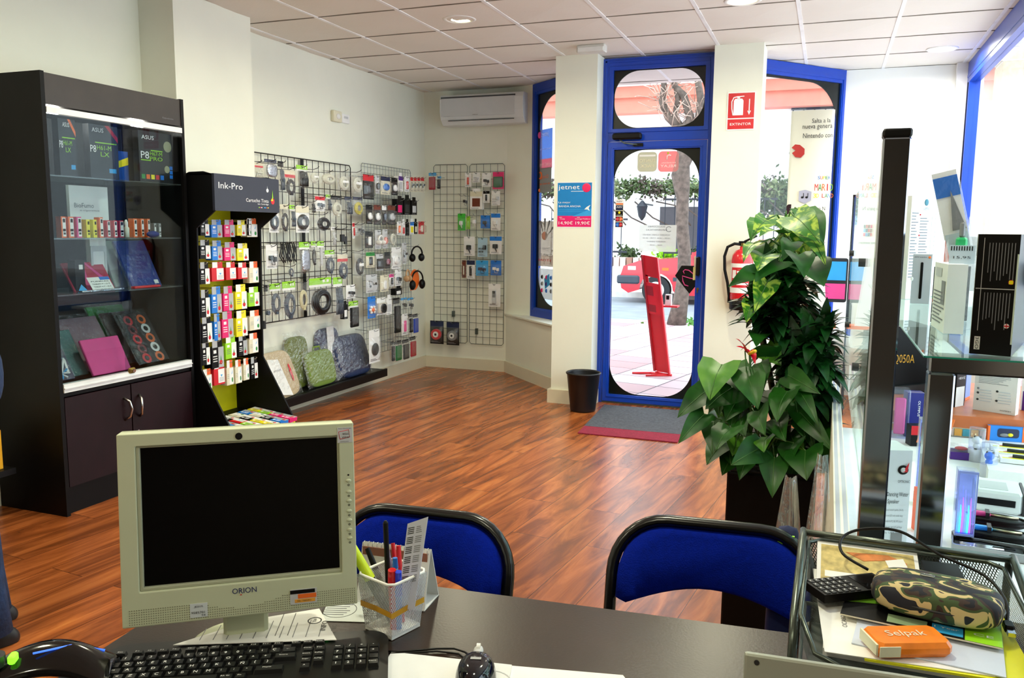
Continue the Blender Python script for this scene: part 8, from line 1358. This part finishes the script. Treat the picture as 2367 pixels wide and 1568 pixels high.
pr_ = atz(2, 1520, 0); leg_x = aty(20, 1200, 1.95).x   # outer edge of the visible leg
t = thing('person', 'person in blue jeans and navy jacket standing at the left edge', 'person', (aty(-50, 1200, 1.93).x, 1.93, 0), R_(143))
# local x = person's right-left, local y = forward
v = [(0, .02, .96), (0, .04, 1.12), (0, .04, 1.30), (0, .02, 1.43), (0, .015, 1.50), (0, .02, 1.57), (0, .03, 1.66), (0, .02, 1.74),
     (-.15, .02, 1.40), (-.20, .02, 1.14), (-.20, .10, .92), (.15, .02, 1.40), (.20, .02, 1.14), (.20, .10, .92)]
e = [(0, 1), (1, 2), (2, 3), (3, 4), (4, 5), (5, 6), (6, 7), (3, 8), (8, 9), (9, 10), (3, 11), (11, 12), (12, 13)]
v += [(-.09, 0, .90), (-.10, .02, .50), (-.10, -.01, .10), (-.10, .10, .04), (.09, 0, .90), (.10, .02, .50), (.10, -.01, .10), (.10, .10, .04)]
e += [(0, 14), (14, 15), (15, 16), (16, 17), (0, 18), (18, 19), (19, 20), (20, 21)]
rd = [.09, .09, .10, .07, .055, .06, .085, .06, .055, .042, .028, .055, .042, .028, .07, .05, .04, .035, .07, .05, .04, .035]
skin_obj('body', t, v, e, rd, SK)
# hands with five fingers each
for s_ in (-1, 1):
    hv = [(s_*.20, .10, .96), (s_*.202, .115, .86), (s_*.202, .125, .82)]; he = [(0, 1), (1, 2)]; hr = [.030, (.018, .034), (.016, .036)]
    for k in range(4): o_ = len(hv); y = .095+.02*k; L_ = (.07, .078, .074, .058)[3-k]; hv += [(s_*.202, y, .80), (s_*.195, y+.004, .80-L_*.55), (s_*.182, y+.004, .80-L_)]; he += [(2, o_), (o_, o_+1), (o_+1, o_+2)]; hr += [.0095, .0085, .0075]
    o_ = len(hv); hv += [(s_*.19, .155, .86), (s_*.182, .168, .82)]; he += [(1, o_), (o_, o_+1)]; hr += [.011, .009]
    skin_obj('hand', t, hv, he, hr, SK, 2)
# head with face, one mesh
hd_ = MB(); hd_.grid(lambda u, v: (lambda a, b: (.074*math.cos(a)*math.sin(b)*(1-.12*max(0, -math.cos(b))), .022+.094*math.sin(a)*math.sin(b)+(.012*max(0, math.sin(a))*max(0, -math.cos(b)))+(.020*max(0, 1-((a-PI/2)/.22)**2)*max(0, 1-((b-1.72)/.30)**2)), 1.665+.118*math.cos(b)))(2*PI*u, PI*v), 48, 30, SK)
for s_ in (-1, 1): hd_.ell((s_*.028, .104, 1.678), (.013, .008, .008), WHITE, 12, 8).ell((s_*.028, .110, 1.678), (.006, .004, .006), mt('iris', (60, 40, 25), .3), 10, 6).ell((s_*.076, .022, 1.665), (.010, .018, .030), SK, 12, 8).ell((s_*.028, .106, 1.698), (.018, .006, .004), HR, 10, 6)
hd_.ell((0, .108, 1.618), (.024, .008, .007), mt('lips', (170, 90, 85), .5), 12, 6); hd_.obj('head', t)
MB().grid(lambda u, v: (lambda a, b: (.083*math.cos(a)*math.sin(b), .012+.103*math.sin(a)*math.sin(b)*(.9 if math.sin(a) > 0 else 1), 1.675+.126*math.cos(b)))(2*PI*u, (1.95-.75*max(0, math.sin(2*PI*u))**.5)*v), 40, 16, HR).obj('hair', t)
jv = [(0, .03, .86), (0, .04, 1.12), (0, .04, 1.30), (0, .02, 1.44), (-.15, .03, 1.41), (-.20, .02, 1.14), (-.20, .10, .93), (.15, .03, 1.41), (.20, .02, 1.14), (.20, .10, .93)]
skin_obj('jacket', t, jv, [(0, 1), (1, 2), (2, 3), (3, 4), (4, 5), (5, 6), (3, 7), (7, 8), (8, 9)], [.150, .15, .155, .105, .078, .062, .05, .078, .062, .05], JK)
tr_ = MB(); tr_.ell((0, .02, .93), (.16, .125, .15), JN, 24, 14, pw=.8)
for s_ in (-1, 1): tr_.tube([(s_*.075, .02, .93), (s_*.085, .02, .80), (s_*.095, .02, .50), (s_*.098, .0, .20), (s_*.10, -.01, .045)], .08, JN, 18, rs=[.088, .092, .074, .066, .070])
tr_.obj('trousers', t)
for s_ in (-1, 1): MB().grid(lambda u, v: (s_*.10+.045*math.cos(2*PI*u)*(.35+.65*math.cos(PI/2*v)**.5), .045+.14*math.sin(2*PI*u)*(.3+.7*math.cos(PI/2*v)**.6)-.03*v, .002+.075*v), 20, 8, SHO).obj('shoe', t)
